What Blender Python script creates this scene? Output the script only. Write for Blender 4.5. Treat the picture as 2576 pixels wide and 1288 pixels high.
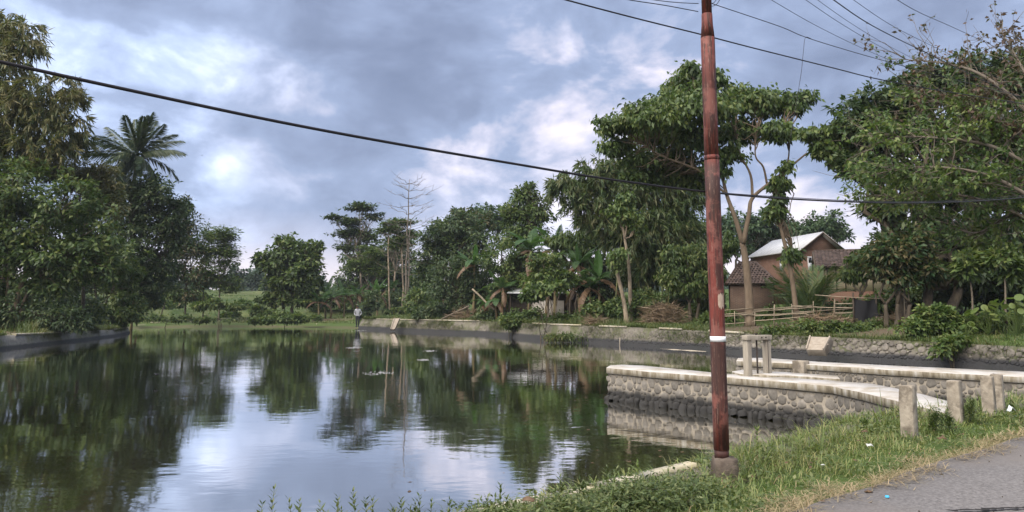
import bpy, math, random
import numpy as np
from mathutils import Vector, Matrix

for o in list(bpy.data.objects):
    bpy.data.objects.remove(o)
SC = bpy.context.scene
COL = SC.collection
R = math.radians

# ------------------------------------------------------------------ camera, sky, sun, exposure
F = 1860.0            # focal length, in units of a 2576 wide picture
PITCH = R(7.0)
HORIZON = 775.0
CAM_H = 1.5
YC = HORIZON - F * math.tan(PITCH)
cam = bpy.data.objects.new('camera', bpy.data.cameras.new('camera'))
COL.objects.link(cam)
cam.location = (0, 0, CAM_H)
cam.rotation_euler = (R(90) + PITCH, 0, 0)
cam.data.sensor_width = 36.0
cam.data.lens = 36.0 * F / 2576.0
cam.data.shift_y = -(644.0 - YC) / 2576.0
cam.data.clip_start = 0.05
cam.data.clip_end = 6000
SC.camera = cam

SUN_AZ, SUN_EL = R(222), R(52)      # clockwise from +Y
W = bpy.data.worlds.new('World')
SC.world = W
W.use_nodes = True
wt = W.node_tree
for n in list(wt.nodes):
    wt.nodes.remove(n)


def N(t, kind, **kw):
    n = t.nodes.new(kind)
    for k, v in kw.items():
        setattr(n, k, v)
    return n


def math_n(t, op, a, b=None, clamp=False):
    n = N(t, 'ShaderNodeMath', operation=op, use_clamp=clamp)
    for i, x in enumerate((a, b)):
        if x is None:
            continue
        if isinstance(x, (int, float)):
            n.inputs[i].default_value = x
        else:
            t.links.new(x, n.inputs[i])
    return n.outputs[0]


def ramp_n(t, fac, stops, interp='LINEAR'):
    n = N(t, 'ShaderNodeValToRGB')
    cr = n.color_ramp
    cr.interpolation = interp
    while len(cr.elements) < len(stops):
        cr.elements.new(0.5)
    for e, (p, c) in zip(cr.elements, stops):
        e.position = p
        e.color = (c, c, c, 1) if isinstance(c, (int, float)) else (*c, 1)
    t.links.new(fac, n.inputs[0])
    return n.outputs[0]


def mixc(t, fac, a, b, blend='MIX'):
    n = N(t, 'ShaderNodeMix', data_type='RGBA', blend_type=blend)
    for sock, x in ((n.inputs[0], fac), (n.inputs[6], a), (n.inputs[7], b)):
        if isinstance(x, (int, float)):
            sock.default_value = x
        elif isinstance(x, tuple):
            sock.default_value = (*x, 1)
        else:
            t.links.new(x, sock)
    return n.outputs[2]


def noise_n(t, vec, scale, detail=4, rough=0.55, dist=0.0):
    n = N(t, 'ShaderNodeTexNoise')
    n.inputs['Scale'].default_value = scale
    n.inputs['Detail'].default_value = detail
    n.inputs['Roughness'].default_value = rough
    n.inputs['Distortion'].default_value = dist
    if vec is not None:
        t.links.new(vec, n.inputs['Vector'])
    return n.outputs[0]


def ray(px, py):
    u, v = (px - 1288) / F, (YC - py) / F
    d = Vector((u, math.cos(PITCH) - v * math.sin(PITCH), math.sin(PITCH) + v * math.cos(PITCH)))
    return d


def build_world():
    t = wt
    tc = N(t, 'ShaderNodeTexCoord')
    sep = N(t, 'ShaderNodeSeparateXYZ')
    t.links.new(tc.outputs['Generated'], sep.inputs[0])
    z = math_n(t, 'MAXIMUM', sep.outputs[2], 0.0)
    stretch = N(t, 'ShaderNodeMapping')
    t.links.new(tc.outputs['Generated'], stretch.inputs[0])
    stretch.inputs['Location'].default_value = (0.35, 1.2, 0.55)
    stretch.inputs['Scale'].default_value = (1.0, 1.0, 1.75)
    q = stretch.outputs[0]
    big = noise_n(t, q, 2.3, 4, 0.5, 0.3)
    fine = noise_n(t, q, 6.5, 7, 0.56, 0.25)
    # relief: the same billows sampled a little towards the light
    off = N(t, 'ShaderNodeVectorMath', operation='ADD')
    t.links.new(q, off.inputs[0]); off.inputs[1].default_value = (-0.012, 0, 0.030)
    fine2 = noise_n(t, off.outputs[0], 6.5, 7, 0.56, 0.25)
    off2 = N(t, 'ShaderNodeVectorMath', operation='ADD')
    t.links.new(q, off2.inputs[0]); off2.inputs[1].default_value = (-0.03, 0, 0.075)
    big2 = noise_n(t, off2.outputs[0], 2.3, 4, 0.5, 0.3)
    n0 = math_n(t, 'ADD', math_n(t, 'MULTIPLY', big, 0.5), math_n(t, 'MULTIPLY', fine, 0.5))
    rel = math_n(t, 'ADD', math_n(t, 'MULTIPLY', math_n(t, 'SUBTRACT', fine2, fine), 0.55), math_n(t, 'MULTIPLY', math_n(t, 'SUBTRACT', big2, big), 0.35))
    n0 = math_n(t, 'ADD', n0, rel)

    def blob(px, py, rad, sx=1.0):
        d = ray(px, py).normalized()
        vm = N(t, 'ShaderNodeVectorMath', operation='SUBTRACT')
        t.links.new(tc.outputs['Generated'], vm.inputs[0]); vm.inputs[1].default_value = d
        vs = N(t, 'ShaderNodeVectorMath', operation='MULTIPLY')
        t.links.new(vm.outputs[0], vs.inputs[0]); vs.inputs[1].default_value = (1 / sx, 1, 1)
        ln = N(t, 'ShaderNodeVectorMath', operation='LENGTH')
        t.links.new(vs.outputs[0], ln.inputs[0])
        mr = N(t, 'ShaderNodeMapRange', interpolation_type='SMOOTHSTEP')
        t.links.new(ln.outputs['Value'], mr.inputs[0])
        mr.inputs[1].default_value = 0; mr.inputs[2].default_value = rad
        mr.inputs[3].default_value = 1; mr.inputs[4].default_value = 0
        return mr.outputs[0]
    # the cloud masses in view: heavier (+) and thinner (-)
    dens = n0
    for px, py, rad, sx, w in ((1330, 70, .28, 1.9, .11), (820, 330, .12, 2.2, .05), (2330, 120, .25, 1.2, .06),
                               (160, 200, .17, 1.0, -.02), (580, 410, .035, 1.8, -.055), (560, 570, .10, 2.5, -.02),
                               (1300, 280, .10, 2.2, -.035), (1650, 190, .09, 1.6, -.06), (2230, 250, .12, 1.3, -.06),
                               (1500, 370, .14, 1.8, -.02), (2250, 600, .12, 1.5, -.08)):
        dens = math_n(t, 'ADD', dens, math_n(t, 'MULTIPLY', blob(px, py, rad, sx), w))
    cl = ramp_n(t, dens, [(0.30, (0.94, 0.96, 1.0)), (0.37, (0.64, 0.73, 0.90)), (0.435, (0.39, 0.475, 0.67)),
                          (0.50, (0.255, 0.315, 0.46)), (0.62, (0.17, 0.21, 0.315)), (0.78, (0.11, 0.14, 0.22))])
    warm = None
    for px, py, rad, sx in ((1350, 270, .24, 2.2), (1700, 200, .18, 1.5), (1080, 340, .18, 2.0), (2050, 480, .2, 1.5), (1550, 400, .2, 1.8)):
        b = blob(px, py, rad, sx)
        warm = b if warm is None else math_n(t, 'MAXIMUM', warm, b)
    thin = ramp_n(t, dens, [(0.37, 0.95), (0.54, 0.0)])
    wf = math_n(t, 'MULTIPLY', warm, thin, True)
    cl = mixc(t, wf, cl, (0.90, 0.74, 0.71))
    # low bright band over the horizon, pinkish
    hz = ramp_n(t, math_n(t, 'ADD', z, math_n(t, 'MULTIPLY', math_n(t, 'SUBTRACT', fine, 0.5), 0.05)),
                [(0.0, 0.9), (0.05, 0.7), (0.085, 0.2), (0.13, 0.0)])
    cl = mixc(t, hz, cl, (0.68, 0.59, 0.60))
    bgc = N(t, 'ShaderNodeBackground')
    t.links.new(cl, bgc.inputs[0])
    bgc.inputs[1].default_value = 0.35
    sky = N(t, 'ShaderNodeTexSky', sky_type='NISHITA')
    sky.sun_disc = False
    sky.sun_elevation = SUN_EL
    sky.sun_rotation = SUN_AZ
    bgs = N(t, 'ShaderNodeBackground')
    t.links.new(sky.outputs[0], bgs.inputs[0])
    bgs.inputs[1].default_value = 0.05
    cover = ramp_n(t, dens, [(0.26, 0.75), (0.40, 0.98)])
    mx = N(t, 'ShaderNodeMixShader')
    t.links.new(cover, mx.inputs[0])
    t.links.new(bgs.outputs[0], mx.inputs[1]); t.links.new(bgc.outputs[0], mx.inputs[2])
    out = N(t, 'ShaderNodeOutputWorld')
    t.links.new(mx.outputs[0], out.inputs[0])


build_world()
sun = bpy.data.objects.new('sun', bpy.data.lights.new('sun', 'SUN'))
COL.objects.link(sun)
sun.data.energy = 1.5
sun.data.angle = R(75)
sun.data.color = (1.0, 0.91, 0.80)
sd_ = Vector((math.sin(SUN_AZ) * math.cos(SUN_EL), math.cos(SUN_AZ) * math.cos(SUN_EL), math.sin(SUN_EL)))
sun.rotation_euler = sd_.to_track_quat('Z', 'Y').to_euler()
SC.view_settings.view_transform = 'Standard'
SC.view_settings.look = 'None'
SC.view_settings.gamma = 1.0
SC.view_settings.exposure = 2.33
SC.cycles.max_bounces = 6
SC.cycles.diffuse_bounces = 2
SC.cycles.glossy_bounces = 3
SC.cycles.transmission_bounces = 3
SC.cycles.transparent_max_bounces = 4
SC.cycles.caustics_reflective = False
SC.cycles.caustics_refractive = False


# ------------------------------------------------------------------ materials
MATS = {}


def base_mat(name):
    m = bpy.data.materials.new(name)
    m.use_nodes = True
    t = m.node_tree
    b = t.nodes['Principled BSDF']
    MATS[name] = m
    return m, t, b


def mat(name, a, b=None, scale=6.0, rough=0.85, stretch=(1, 1, 1), bump=0.0, bscale=None, lo=0.35, hi=0.65,
        c=None, cscale=1.5, coords='Object', obj_rand=0.0, stain=None, metallic=0.0, spec=0.3, detail=5):
    m, t, bs = base_mat(name)
    tc = N(t, 'ShaderNodeTexCoord')
    mp = N(t, 'ShaderNodeMapping')
    if coords == 'World':
        ge = N(t, 'ShaderNodeNewGeometry')
        t.links.new(ge.outputs['Position'], mp.inputs[0])
    else:
        t.links.new(tc.outputs[coords], mp.inputs[0])
    mp.inputs['Scale'].default_value = stretch
    v = mp.outputs[0]
    col = None
    if b is not None:
        col = mixc(t, ramp_n(t, noise_n(t, v, scale, detail, 0.6), [(lo, 0.0), (hi, 1.0)]), a, b)
    if c is not None:
        col = mixc(t, ramp_n(t, noise_n(t, v, cscale, 4, 0.6, 0.4), [(0.46, 0.0), (0.62, 0.85)]), col if col else a, c)
    if obj_rand:
        oi = N(t, 'ShaderNodeObjectInfo')
        k = math_n(t, 'ADD', math_n(t, 'MULTIPLY', oi.outputs['Random'], 2 * obj_rand), 1 - obj_rand)
        cc = N(t, 'ShaderNodeCombineColor')
        for i in range(3):
            t.links.new(k, cc.inputs[i])
        col = mixc(t, 1.0, col if col else a, cc.outputs[0], 'MULTIPLY')
    if stain:      # algae and silt left by the water: (height, depth of the edge, colour)
        ge = N(t, 'ShaderNodeNewGeometry')
        sp = N(t, 'ShaderNodeSeparateXYZ')
        t.links.new(ge.outputs['Position'], sp.inputs[0])
        wob = math_n(t, 'MULTIPLY', math_n(t, 'SUBTRACT', noise_n(t, ge.outputs['Position'], 2.2, 4), 0.5), stain[1] * 1.6)
        hgt = math_n(t, 'ADD', sp.outputs[2], wob)
        mr = N(t, 'ShaderNodeMapRange')
        t.links.new(hgt, mr.inputs[0])
        mr.inputs[1].default_value = stain[0] + stain[1]; mr.inputs[2].default_value = stain[0] - stain[1] * .3
        mr.inputs[3].default_value = 0; mr.inputs[4].default_value = .93
        col = mixc(t, mr.outputs[0], col if col else a, stain[2])
    if col is None:
        bs.inputs['Base Color'].default_value = (*a, 1)
    else:
        t.links.new(col, bs.inputs['Base Color'])
    bs.inputs['Roughness'].default_value = rough
    bs.inputs['Metallic'].default_value = metallic
    bs.inputs['Specular IOR Level'].default_value = spec
    if bump:
        bn = N(t, 'ShaderNodeBump')
        bn.inputs['Strength'].default_value = 1.0
        bn.inputs['Distance'].default_value = bump
        t.links.new(noise_n(t, v, bscale or scale * 3, 5, 0.65), bn.inputs['Height'])
        t.links.new(bn.outputs[0], bs.inputs['Normal'])
    return m


def leaf_mat(name, cols, trans=0.3, rough=0.5, patch=0.35, spec=0.35):
    """cols: list of leaf colours met on one plant (young, old, yellowing)"""
    m, t, bs = base_mat(name)
    ge = N(t, 'ShaderNodeNewGeometry')
    nz = noise_n(t, ge.outputs['Position'], 0.55, 3, 0.6)
    fac = math_n(t, 'ADD', ge.outputs['Random Per Island'], math_n(t, 'MULTIPLY', math_n(t, 'SUBTRACT', nz, 0.5), patch * 5), True)
    k = len(cols)
    col = ramp_n(t, fac, [(i / max(1, k - 1), c) for i, c in enumerate(cols)])
    t.links.new(col, bs.inputs['Base Color'])
    bs.inputs['Roughness'].default_value = rough
    bs.inputs['Specular IOR Level'].default_value = spec
    tr = N(t, 'ShaderNodeBsdfTranslucent')
    t.links.new(mixc(t, 1.0, col, (1.25, 1.35, 0.75), 'MULTIPLY'), tr.inputs[0])
    mx = N(t, 'ShaderNodeMixShader')
    mx.inputs[0].default_value = trans
    t.links.new(bs.outputs[0], mx.inputs[1]); t.links.new(tr.outputs[0], mx.inputs[2])
    t.links.new(mx.outputs[0], t.nodes['Material Output'].inputs[0])
    return m


def setup_materials():
    leaf_mat('leaf_dark', [(0.0349, 0.059, 0.0205), (0.0557, 0.0954, 0.0288), (0.0891, 0.1348, 0.0362), (0.141, 0.1623, 0.0483)])
    leaf_mat('leaf_deep', [(0.028, 0.0485, 0.0228), (0.0439, 0.0746, 0.0303), (0.0669, 0.1019, 0.0387), (0.1058, 0.1283, 0.0515)])
    leaf_mat('leaf_mid', [(0.0356, 0.0613, 0.0199), (0.0619, 0.1015, 0.0273), (0.0899, 0.1355, 0.0348), (0.1393, 0.1641, 0.0464)])
    leaf_mat('leaf_fresh', [(0.0406, 0.0764, 0.0219), (0.0703, 0.1168, 0.0302), (0.1037, 0.1528, 0.0385), (0.1576, 0.1844, 0.0549)])
    leaf_mat('leaf_olive', [(0.0463, 0.0559, 0.0197), (0.0812, 0.0909, 0.0281), (0.122, 0.122, 0.0435), (0.163, 0.1389, 0.0604)])
    leaf_mat('leaf_brownish', [(0.0204, 0.0528, 0.0173), (0.0357, 0.0726, 0.0216), (0.0765, 0.0792, 0.0324), (0.1224, 0.099, 0.0432)])
    leaf_mat('leaf_bamboo', [(0.0342, 0.0593, 0.0216), (0.0573, 0.0925, 0.0296), (0.0925, 0.124, 0.0422), (0.146, 0.146, 0.0644)])
    leaf_mat('leaf_bamboo_warm', [(0.047, 0.0695, 0.0219), (0.0841, 0.0982, 0.0295), (0.1317, 0.1254, 0.0444), (0.1794, 0.1563, 0.0647)])
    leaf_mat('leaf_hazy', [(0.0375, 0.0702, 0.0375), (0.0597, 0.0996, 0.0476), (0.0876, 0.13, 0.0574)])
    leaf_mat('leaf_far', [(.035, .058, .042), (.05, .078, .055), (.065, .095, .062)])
    leaf_mat('leaf_rusty', [(0.07, 0.049, 0.035), (0.105, 0.063, 0.042), (0.063, 0.077, 0.028)])
    leaf_mat('leaf_banana', [(0.0326, 0.0694, 0.022), (0.0484, 0.0984, 0.0299), (0.0636, 0.1162, 0.0372)], trans=.4)
    leaf_mat('leaf_banana_bright', [(0.0628, 0.1392, 0.033), (0.0777, 0.1585, 0.0438)], trans=.4)
    leaf_mat('leaf_dry', [(0.112, 0.063, 0.035), (0.154, 0.098, 0.056), (0.084, 0.049, 0.028)], trans=.2)
    leaf_mat('leaf_orange', [(0.266, 0.112, 0.021), (0.21, 0.091, 0.028)], trans=.2)
    leaf_mat('leaf_palm', [(0.0306, 0.051, 0.0265), (0.051, 0.0765, 0.0357), (0.0867, 0.102, 0.0459)], trans=.2, rough=.4)
    leaf_mat('leaf_palm_dry', [(.13, .10, .05), (.17, .12, .06)], trans=.2)
    leaf_mat('leaf_salak', [(.05, .09, .03), (.08, .13, .04), (.16, .18, .06)], trans=.25)
    leaf_mat('grass_near', [(0.0834, 0.1257, 0.034), (0.1158, 0.1652, 0.0473), (0.1505, 0.1976, 0.0586), (0.2084, 0.2394, 0.0803), (0.3126, 0.2812, 0.1229)], trans=.3, patch=.25)
    leaf_mat('grass_far', [(0.052, 0.0825, 0.0251), (0.0751, 0.11, 0.0334), (0.104, 0.1342, 0.0439), (0.1733, 0.165, 0.0679)], trans=.3)
    leaf_mat('grass_paddy', [(.06, .10, .028), (.085, .13, .038), (.12, .155, .05)], trans=.3)
    leaf_mat('grass_straw', [(0.2376, 0.1793, 0.1015), (0.3216, 0.2438, 0.1402), (0.3854, 0.3012, 0.1846), (0.1963, 0.1704, 0.0797)], trans=.2, patch=.1)
    leaf_mat('weed_leaf', [(0.0526, 0.0783, 0.0261), (0.0797, 0.1108, 0.0375), (0.1117, 0.1411, 0.0489), (0.1652, 0.1786, 0.0695)], trans=.25, rough=.45)
    leaf_mat('brush_twig', [(.16, .11, .065), (.22, .16, .10), (.11, .075, .045)], trans=.0)
    mat('bark_grey', (.11, .092, .07), (.19, .155, .115), 7, .9, (1, 1, .25), .02)
    mat('bark_dark', (.05, .04, .03), (.10, .08, .055), 7, .9, (1, 1, .25), .02)
    mat('bark_pale', (.22, .175, .12), (.33, .27, .19), 6, .9, (1, 1, .4), .02, c=(.14, .11, .08), cscale=2.5)
    mat('bark_warm', (.115, .085, .058), (.18, .135, .092), 6, .9, (1, 1, .3), .02)
    mat('bark_dead', (.115, .095, .075), (.165, .14, .112), 5, .9)
    mat('bamboo_culm', (.10, .12, .045), (.20, .19, .08), 3, .6)
    mat('bamboo_pole', (.19, .155, .11), (.29, .24, .17), 4, .7, obj_rand=.25)
    mat('banana_stem', (.13, .11, .05), (.22, .17, .09), 5, .7, (1, 1, .3), c=(.09, .05, .03), cscale=3)
    mat('concrete_cap', (.37, .35, .325), (.46, .44, .41), 5, .85, bump=.004, c=(.29, .25, .19), cscale=1.7, coords='World')
    cap_sides(MATS['concrete_cap'])
    mat('concrete_worn', (.24, .205, .16), (.37, .325, .26), 7, .9, bump=.01, c=(.115, .095, .072), cscale=4.5, coords='World')
    mat('concrete_pale', (.38, .345, .27), (.47, .43, .35), 6, .9, bump=.006, c=(.35, .31, .2), cscale=1.6, coords='World')
    mat('concrete_tan', (.255, .215, .17), (.33, .285, .23), 5, .9, bump=.006, coords='World')
    mat('footing', (.085, .066, .053), (.14, .112, .09), 9, .95, bump=.012, c=(.05, .047, .03), cscale=4)
    dk = (.022, .022, .022)
    mat('mortar', (.185, .163, .13), (.26, .23, .185), 9, .95, bump=.012, coords='World', stain=(-.57, .10, dk))
    mat('stone', (.125, .114, .098), (.205, .186, .16), 9, .9, bump=.008, coords='World', obj_rand=.25, stain=(-.57, .10, dk))
    mat('bank_mortar', (.12, .108, .088), (.175, .16, .13), 5, .95, bump=.02, coords='World', c=(.085, .095, .042), cscale=.8,
        stain=(-.50, .10, (.03, .031, .034)))
    mat('bank_stone', (.125, .112, .098), (.20, .18, .15), 6, .95, bump=.012, coords='World', obj_rand=.3,
        stain=(-.50, .10, (.03, .031, .034)))
    mat('silt_wall', (.17, .16, .14), (.26, .24, .20), 5, .95, bump=.02, coords='World', c=(.13, .125, .06), cscale=.5,
        stain=(-.66, .08, (.06, .058, .055)))
    mat('asphalt', (.10, .093, .09), (.20, .188, .182), 38, .93, bump=.006, bscale=70, c=(.165, .148, .135), cscale=.6, coords='World', detail=8)
    mat('asphalt_crack', (.02, .018, .017), rough=1)
    mat('pole_paint', (.105, .021, .016), (.155, .036, .028), 6, .62, (5, 5, .35), .002, c=(.06, .026, .021), cscale=1.1, spec=.3)
    m, t, bs = base_mat('pole_shaft')
    ge = N(t, 'ShaderNodeNewGeometry'); sp = N(t, 'ShaderNodeSeparateXYZ'); t.links.new(ge.outputs['Position'], sp.inputs[0])
    mp = N(t, 'ShaderNodeMapping'); t.links.new(ge.outputs['Position'], mp.inputs[0]); mp.inputs['Scale'].default_value = (9, 9, .55)
    streak = noise_n(t, mp.outputs[0], 4.0, 6, .62)
    patch = noise_n(t, ge.outputs['Position'], 4.5, 5, .65)
    zz = math_n(t, 'ADD', math_n(t, 'DIVIDE', sp.outputs[2], 5.0), math_n(t, 'MULTIPLY', math_n(t, 'SUBTRACT', streak, .5), .10))
    red, dr, br = (.15, .033, .024), (.095, .031, .024), (.062, .028, .022)
    colr = ramp_n(t, zz, [(.0, red), (.085, dr), (.14, br), (.228, br), (.246, red), (.42, red), (.50, br), (.575, br), (.60, red), (.72, dr), (.86, red), (1.0, dr)])
    colr = mixc(t, ramp_n(t, streak, [(.45, 0.), (.55, .9)]), colr, (.04, .018, .015))
    colr = mixc(t, ramp_n(t, patch, [(.52, 0.), (.60, .75)]), colr, (.20, .075, .06))
    chip = noise_n(t, mp.outputs[0], 11.0, 5, .7)
    colr = mixc(t, ramp_n(t, chip, [(.60, 0.), (.65, .85)]), colr, (.27, .17, .135))
    bn = N(t, 'ShaderNodeBump'); bn.inputs['Distance'].default_value = .004
    t.links.new(chip, bn.inputs['Height']); t.links.new(bn.outputs[0], bs.inputs['Normal'])
    t.links.new(colr, bs.inputs['Base Color']); bs.inputs['Roughness'].default_value = .6; bs.inputs['Specular IOR Level'].default_value = .3
    mat('pole_dark', (.047, .021, .018), (.072, .030, .024), 5, .65, (3, 3, .3), .002)
    mat('label_white', (.80, .80, .82), rough=.45)
    mat('cable', (.018, .016, .02), rough=.6)
    mat('paper', (.34, .25, .19), (.42, .33, .26), 20, .9)
    mat('gate_timber', (.27, .24, .19), (.36, .32, .26), 8, .9, (4, 4, .5), .004, c=(.24, .21, .17), cscale=2)
    mat('iron', (.03, .024, .02), (.05, .036, .028), 12, .7)
    mat('brick_wall', (.26, .15, .095), (.34, .205, .13), 3, .95)
    brick(MATS['brick_wall'], (.20, .095, .06), (.145, .07, .047), (.20, .15, .115))
    mat('brick_hut', (.26, .165, .11), (.34, .22, .15), 3, .95)
    brick(MATS['brick_hut'], (.15, .09, .062), (.11, .066, .047), (.17, .135, .105))
    mat('roof_tile', (.07, .05, .042), (.11, .077, .062), 4, .9, obj_rand=.3, coords='World')
    mat('roof_metal', (.36, .37, .39), (.44, .45, .46), 1.2, .6, coords='World')
    mat('roof_grey', (.30, .29, .28), (.22, .21, .2), 2, .8)
    mat('plaster', (.50, .46, .40), (.58, .54, .48), 3, .9)
    mat('bamboo_mat', (.42, .34, .24), (.52, .43, .31), 8, .9, (8, 8, 1))
    mat('window_dark', (.02, .02, .022), rough=.2, spec=.5)
    mat('frame_white', (.70, .70, .70), rough=.5)
    mat('timber_dark', (.06, .045, .035), (.09, .07, .05), 5, .9)
    mat('net_black', (.014, .014, .016), rough=.9)
    mat('white_sheet', (.62, .63, .64), (.52, .53, .54), 2, .6)
    mat('plastic_bag', (.62, .66, .66), (.52, .56, .57), 9, .4)
    mat('plastic_white', (.45, .45, .43), rough=.4)
    mat('bottle_cap', (.06, .38, .62), rough=.4)
    mat('ripple_glint', (.24, .24, .24), (.15, .15, .145), 14, .9)
    mat('jacket', (.42, .42, .45), (.34, .34, .37), 9, .9)
    mat('trousers', (.02, .02, .028), rough=.9)
    mat('skin', (.20, .11, .07), rough=.6)
    mat('hair', (.012, .01, .009), rough=.6)
    mat('bird', (.03, .03, .035), rough=.7)
    mat('mud', (.105, .088, .068), (.17, .145, .11), 2, .9, bump=.04, coords='World')
    mat('driftwood', (.30, .26, .20), (.40, .35, .28), 5, .9, obj_rand=.3)
    mat('soil_black', (.05, .045, .045), (.09, .08, .075), 9, .95)
    # ground: soil and low green growth
    m, t, bs = base_mat('ground')
    ge = N(t, 'ShaderNodeNewGeometry')
    at = N(t, 'ShaderNodeAttribute', attribute_name='bare')
    p = ge.outputs['Position']
    soil = mixc(t, noise_n(t, p, 1.7, 6, .65), (.07, .05, .036), (.125, .092, .065))
    soil = mixc(t, ramp_n(t, noise_n(t, p, 9, 4), [(.5, 0.), (.7, .6)]), soil, (.17, .135, .1))
    green = mixc(t, noise_n(t, p, 1.1, 6, .65), (.035, .062, .018), (.085, .125, .03))
    pad = N(t, 'ShaderNodeAttribute', attribute_name='field')
    green = mixc(t, pad.outputs['Fac'], green, mixc(t, ramp_n(t, noise_n(t, p, .22, 6, .62), [(.36, 0.), (.64, 1.)]), (.036, .062, .02), (.105, .12, .048)))
    f = math_n(t, 'ADD', at.outputs['Fac'], math_n(t, 'MULTIPLY', math_n(t, 'SUBTRACT', noise_n(t, p, .8, 5, .65), .5), 1.5), True)
    t.links.new(mixc(t, f, green, soil), bs.inputs['Base Color'])
    bs.inputs['Roughness'].default_value = .95
    bs.inputs['Specular IOR Level'].default_value = .15
    bn = N(t, 'ShaderNodeBump'); bn.inputs['Distance'].default_value = .05
    t.links.new(noise_n(t, p, 6, 6, .7), bn.inputs['Height']); t.links.new(bn.outputs[0], bs.inputs['Normal'])
    # water
    m, t, bs = base_mat('water')
    ge = N(t, 'ShaderNodeNewGeometry')
    p = ge.outputs['Position']
    mp = N(t, 'ShaderNodeMapping'); t.links.new(p, mp.inputs[0])
    mp.inputs['Rotation'].default_value = (0, 0, R(8)); mp.inputs['Scale'].default_value = (.55, 1.0, 1)
    n1 = noise_n(t, mp.outputs[0], 3.2, 3, .5, .3)
    n2 = noise_n(t, mp.outputs[0], .55, 3, .5, .2)
    area = ramp_n(t, noise_n(t, p, .11, 3, .5), [(.40, .25), (.62, 1.)])
    h = math_n(t, 'MULTIPLY', math_n(t, 'ADD', math_n(t, 'MULTIPLY', n1, .0045), math_n(t, 'MULTIPLY', n2, .012)), area)
    bn = N(t, 'ShaderNodeBump')
    bn.inputs['Strength'].default_value = 1.0; bn.inputs['Distance'].default_value = 1.0
    t.links.new(h, bn.inputs['Height'])
    t.nodes.remove(bs)
    df = N(t, 'ShaderNodeBsdfDiffuse'); df.inputs[0].default_value = (.033, .031, .011, 1)
    gl = N(t, 'ShaderNodeBsdfGlossy'); gl.inputs['Roughness'].default_value = .035
    gl.inputs[0].default_value = (1, 1, 1, 1)
    fr = N(t, 'ShaderNodeFresnel'); fr.inputs['IOR'].default_value = 1.33
    mx = N(t, 'ShaderNodeMixShader')
    for n in (df, gl, fr):
        t.links.new(bn.outputs[0], n.inputs['Normal'])
    rf = math_n(t, 'SUBTRACT', 1.0, math_n(t, 'POWER', math_n(t, 'SUBTRACT', 1.0, fr.outputs[0], True), 4.5), True)
    t.links.new(rf, mx.inputs[0]); t.links.new(df.outputs[0], mx.inputs[1]); t.links.new(gl.outputs[0], mx.inputs[2])
    t.links.new(mx.outputs[0], t.nodes['Material Output'].inputs[0])


def cap_sides(m):
    """upright sides of the coping: dirty streaks plus shade painted into their colour"""
    t = m.node_tree
    bs = t.nodes['Principled BSDF']
    src = bs.inputs['Base Color'].links[0].from_socket
    ge = N(t, 'ShaderNodeNewGeometry')
    sp = N(t, 'ShaderNodeSeparateXYZ'); t.links.new(ge.outputs['True Normal'], sp.inputs[0])
    up = math_n(t, 'LESS_THAN', math_n(t, 'ABSOLUTE', sp.outputs[2]), .5)
    mp = N(t, 'ShaderNodeMapping'); t.links.new(ge.outputs['Position'], mp.inputs[0]); mp.inputs['Scale'].default_value = (3, 3, .6)
    st = noise_n(t, mp.outputs[0], 2.6, 6, .65)
    dirt_shade = ramp_n(t, st, [(.34, (.10, .085, .06)), (.46, (.19, .16, .11)), (.56, (.27, .245, .195)), (.68, (.36, .34, .30))])  # streaks, and upright faces tinted darker to paint in their shade
    t.links.new(mixc(t, up, src, dirt_shade), bs.inputs['Base Color'])


def brick(m, c1, c2, mo):
    t = m.node_tree
    bs = t.nodes['Principled BSDF']
    tc = N(t, 'ShaderNodeTexCoord')
    bt = N(t, 'ShaderNodeTexBrick')
    t.links.new(tc.outputs['UV'], bt.inputs['Vector'])
    bt.inputs['Scale'].default_value = 1.0
    bt.inputs['Brick Width'].default_value = .23; bt.inputs['Row Height'].default_value = .075
    bt.inputs['Mortar Size'].default_value = .012
    bt.inputs['Color1'].default_value = (*c1, 1); bt.inputs['Color2'].default_value = (*c2, 1); bt.inputs['Mortar'].default_value = (*mo, 1)
    nz = noise_n(t, tc.outputs['UV'], 1.3, 5, .6)
    t.links.new(mixc(t, ramp_n(t, nz, [(.4, 0.), (.7, .6)]), bt.outputs[0], (c1[0] * .55, c1[1] * .6, c1[2] * .65)), bs.inputs['Base Color'])
    bn = N(t, 'ShaderNodeBump'); bn.inputs['Distance'].default_value = .008; bn.invert = True
    t.links.new(bt.outputs['Fac'], bn.inputs['Height']); t.links.new(bn.outputs[0], bs.inputs['Normal'])


setup_materials()


# ------------------------------------------------------------------ mesh helpers
def norm(a):
    a = np.asarray(a, float)
    return a / np.maximum(np.linalg.norm(a, axis=-1, keepdims=True), 1e-9)


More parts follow.
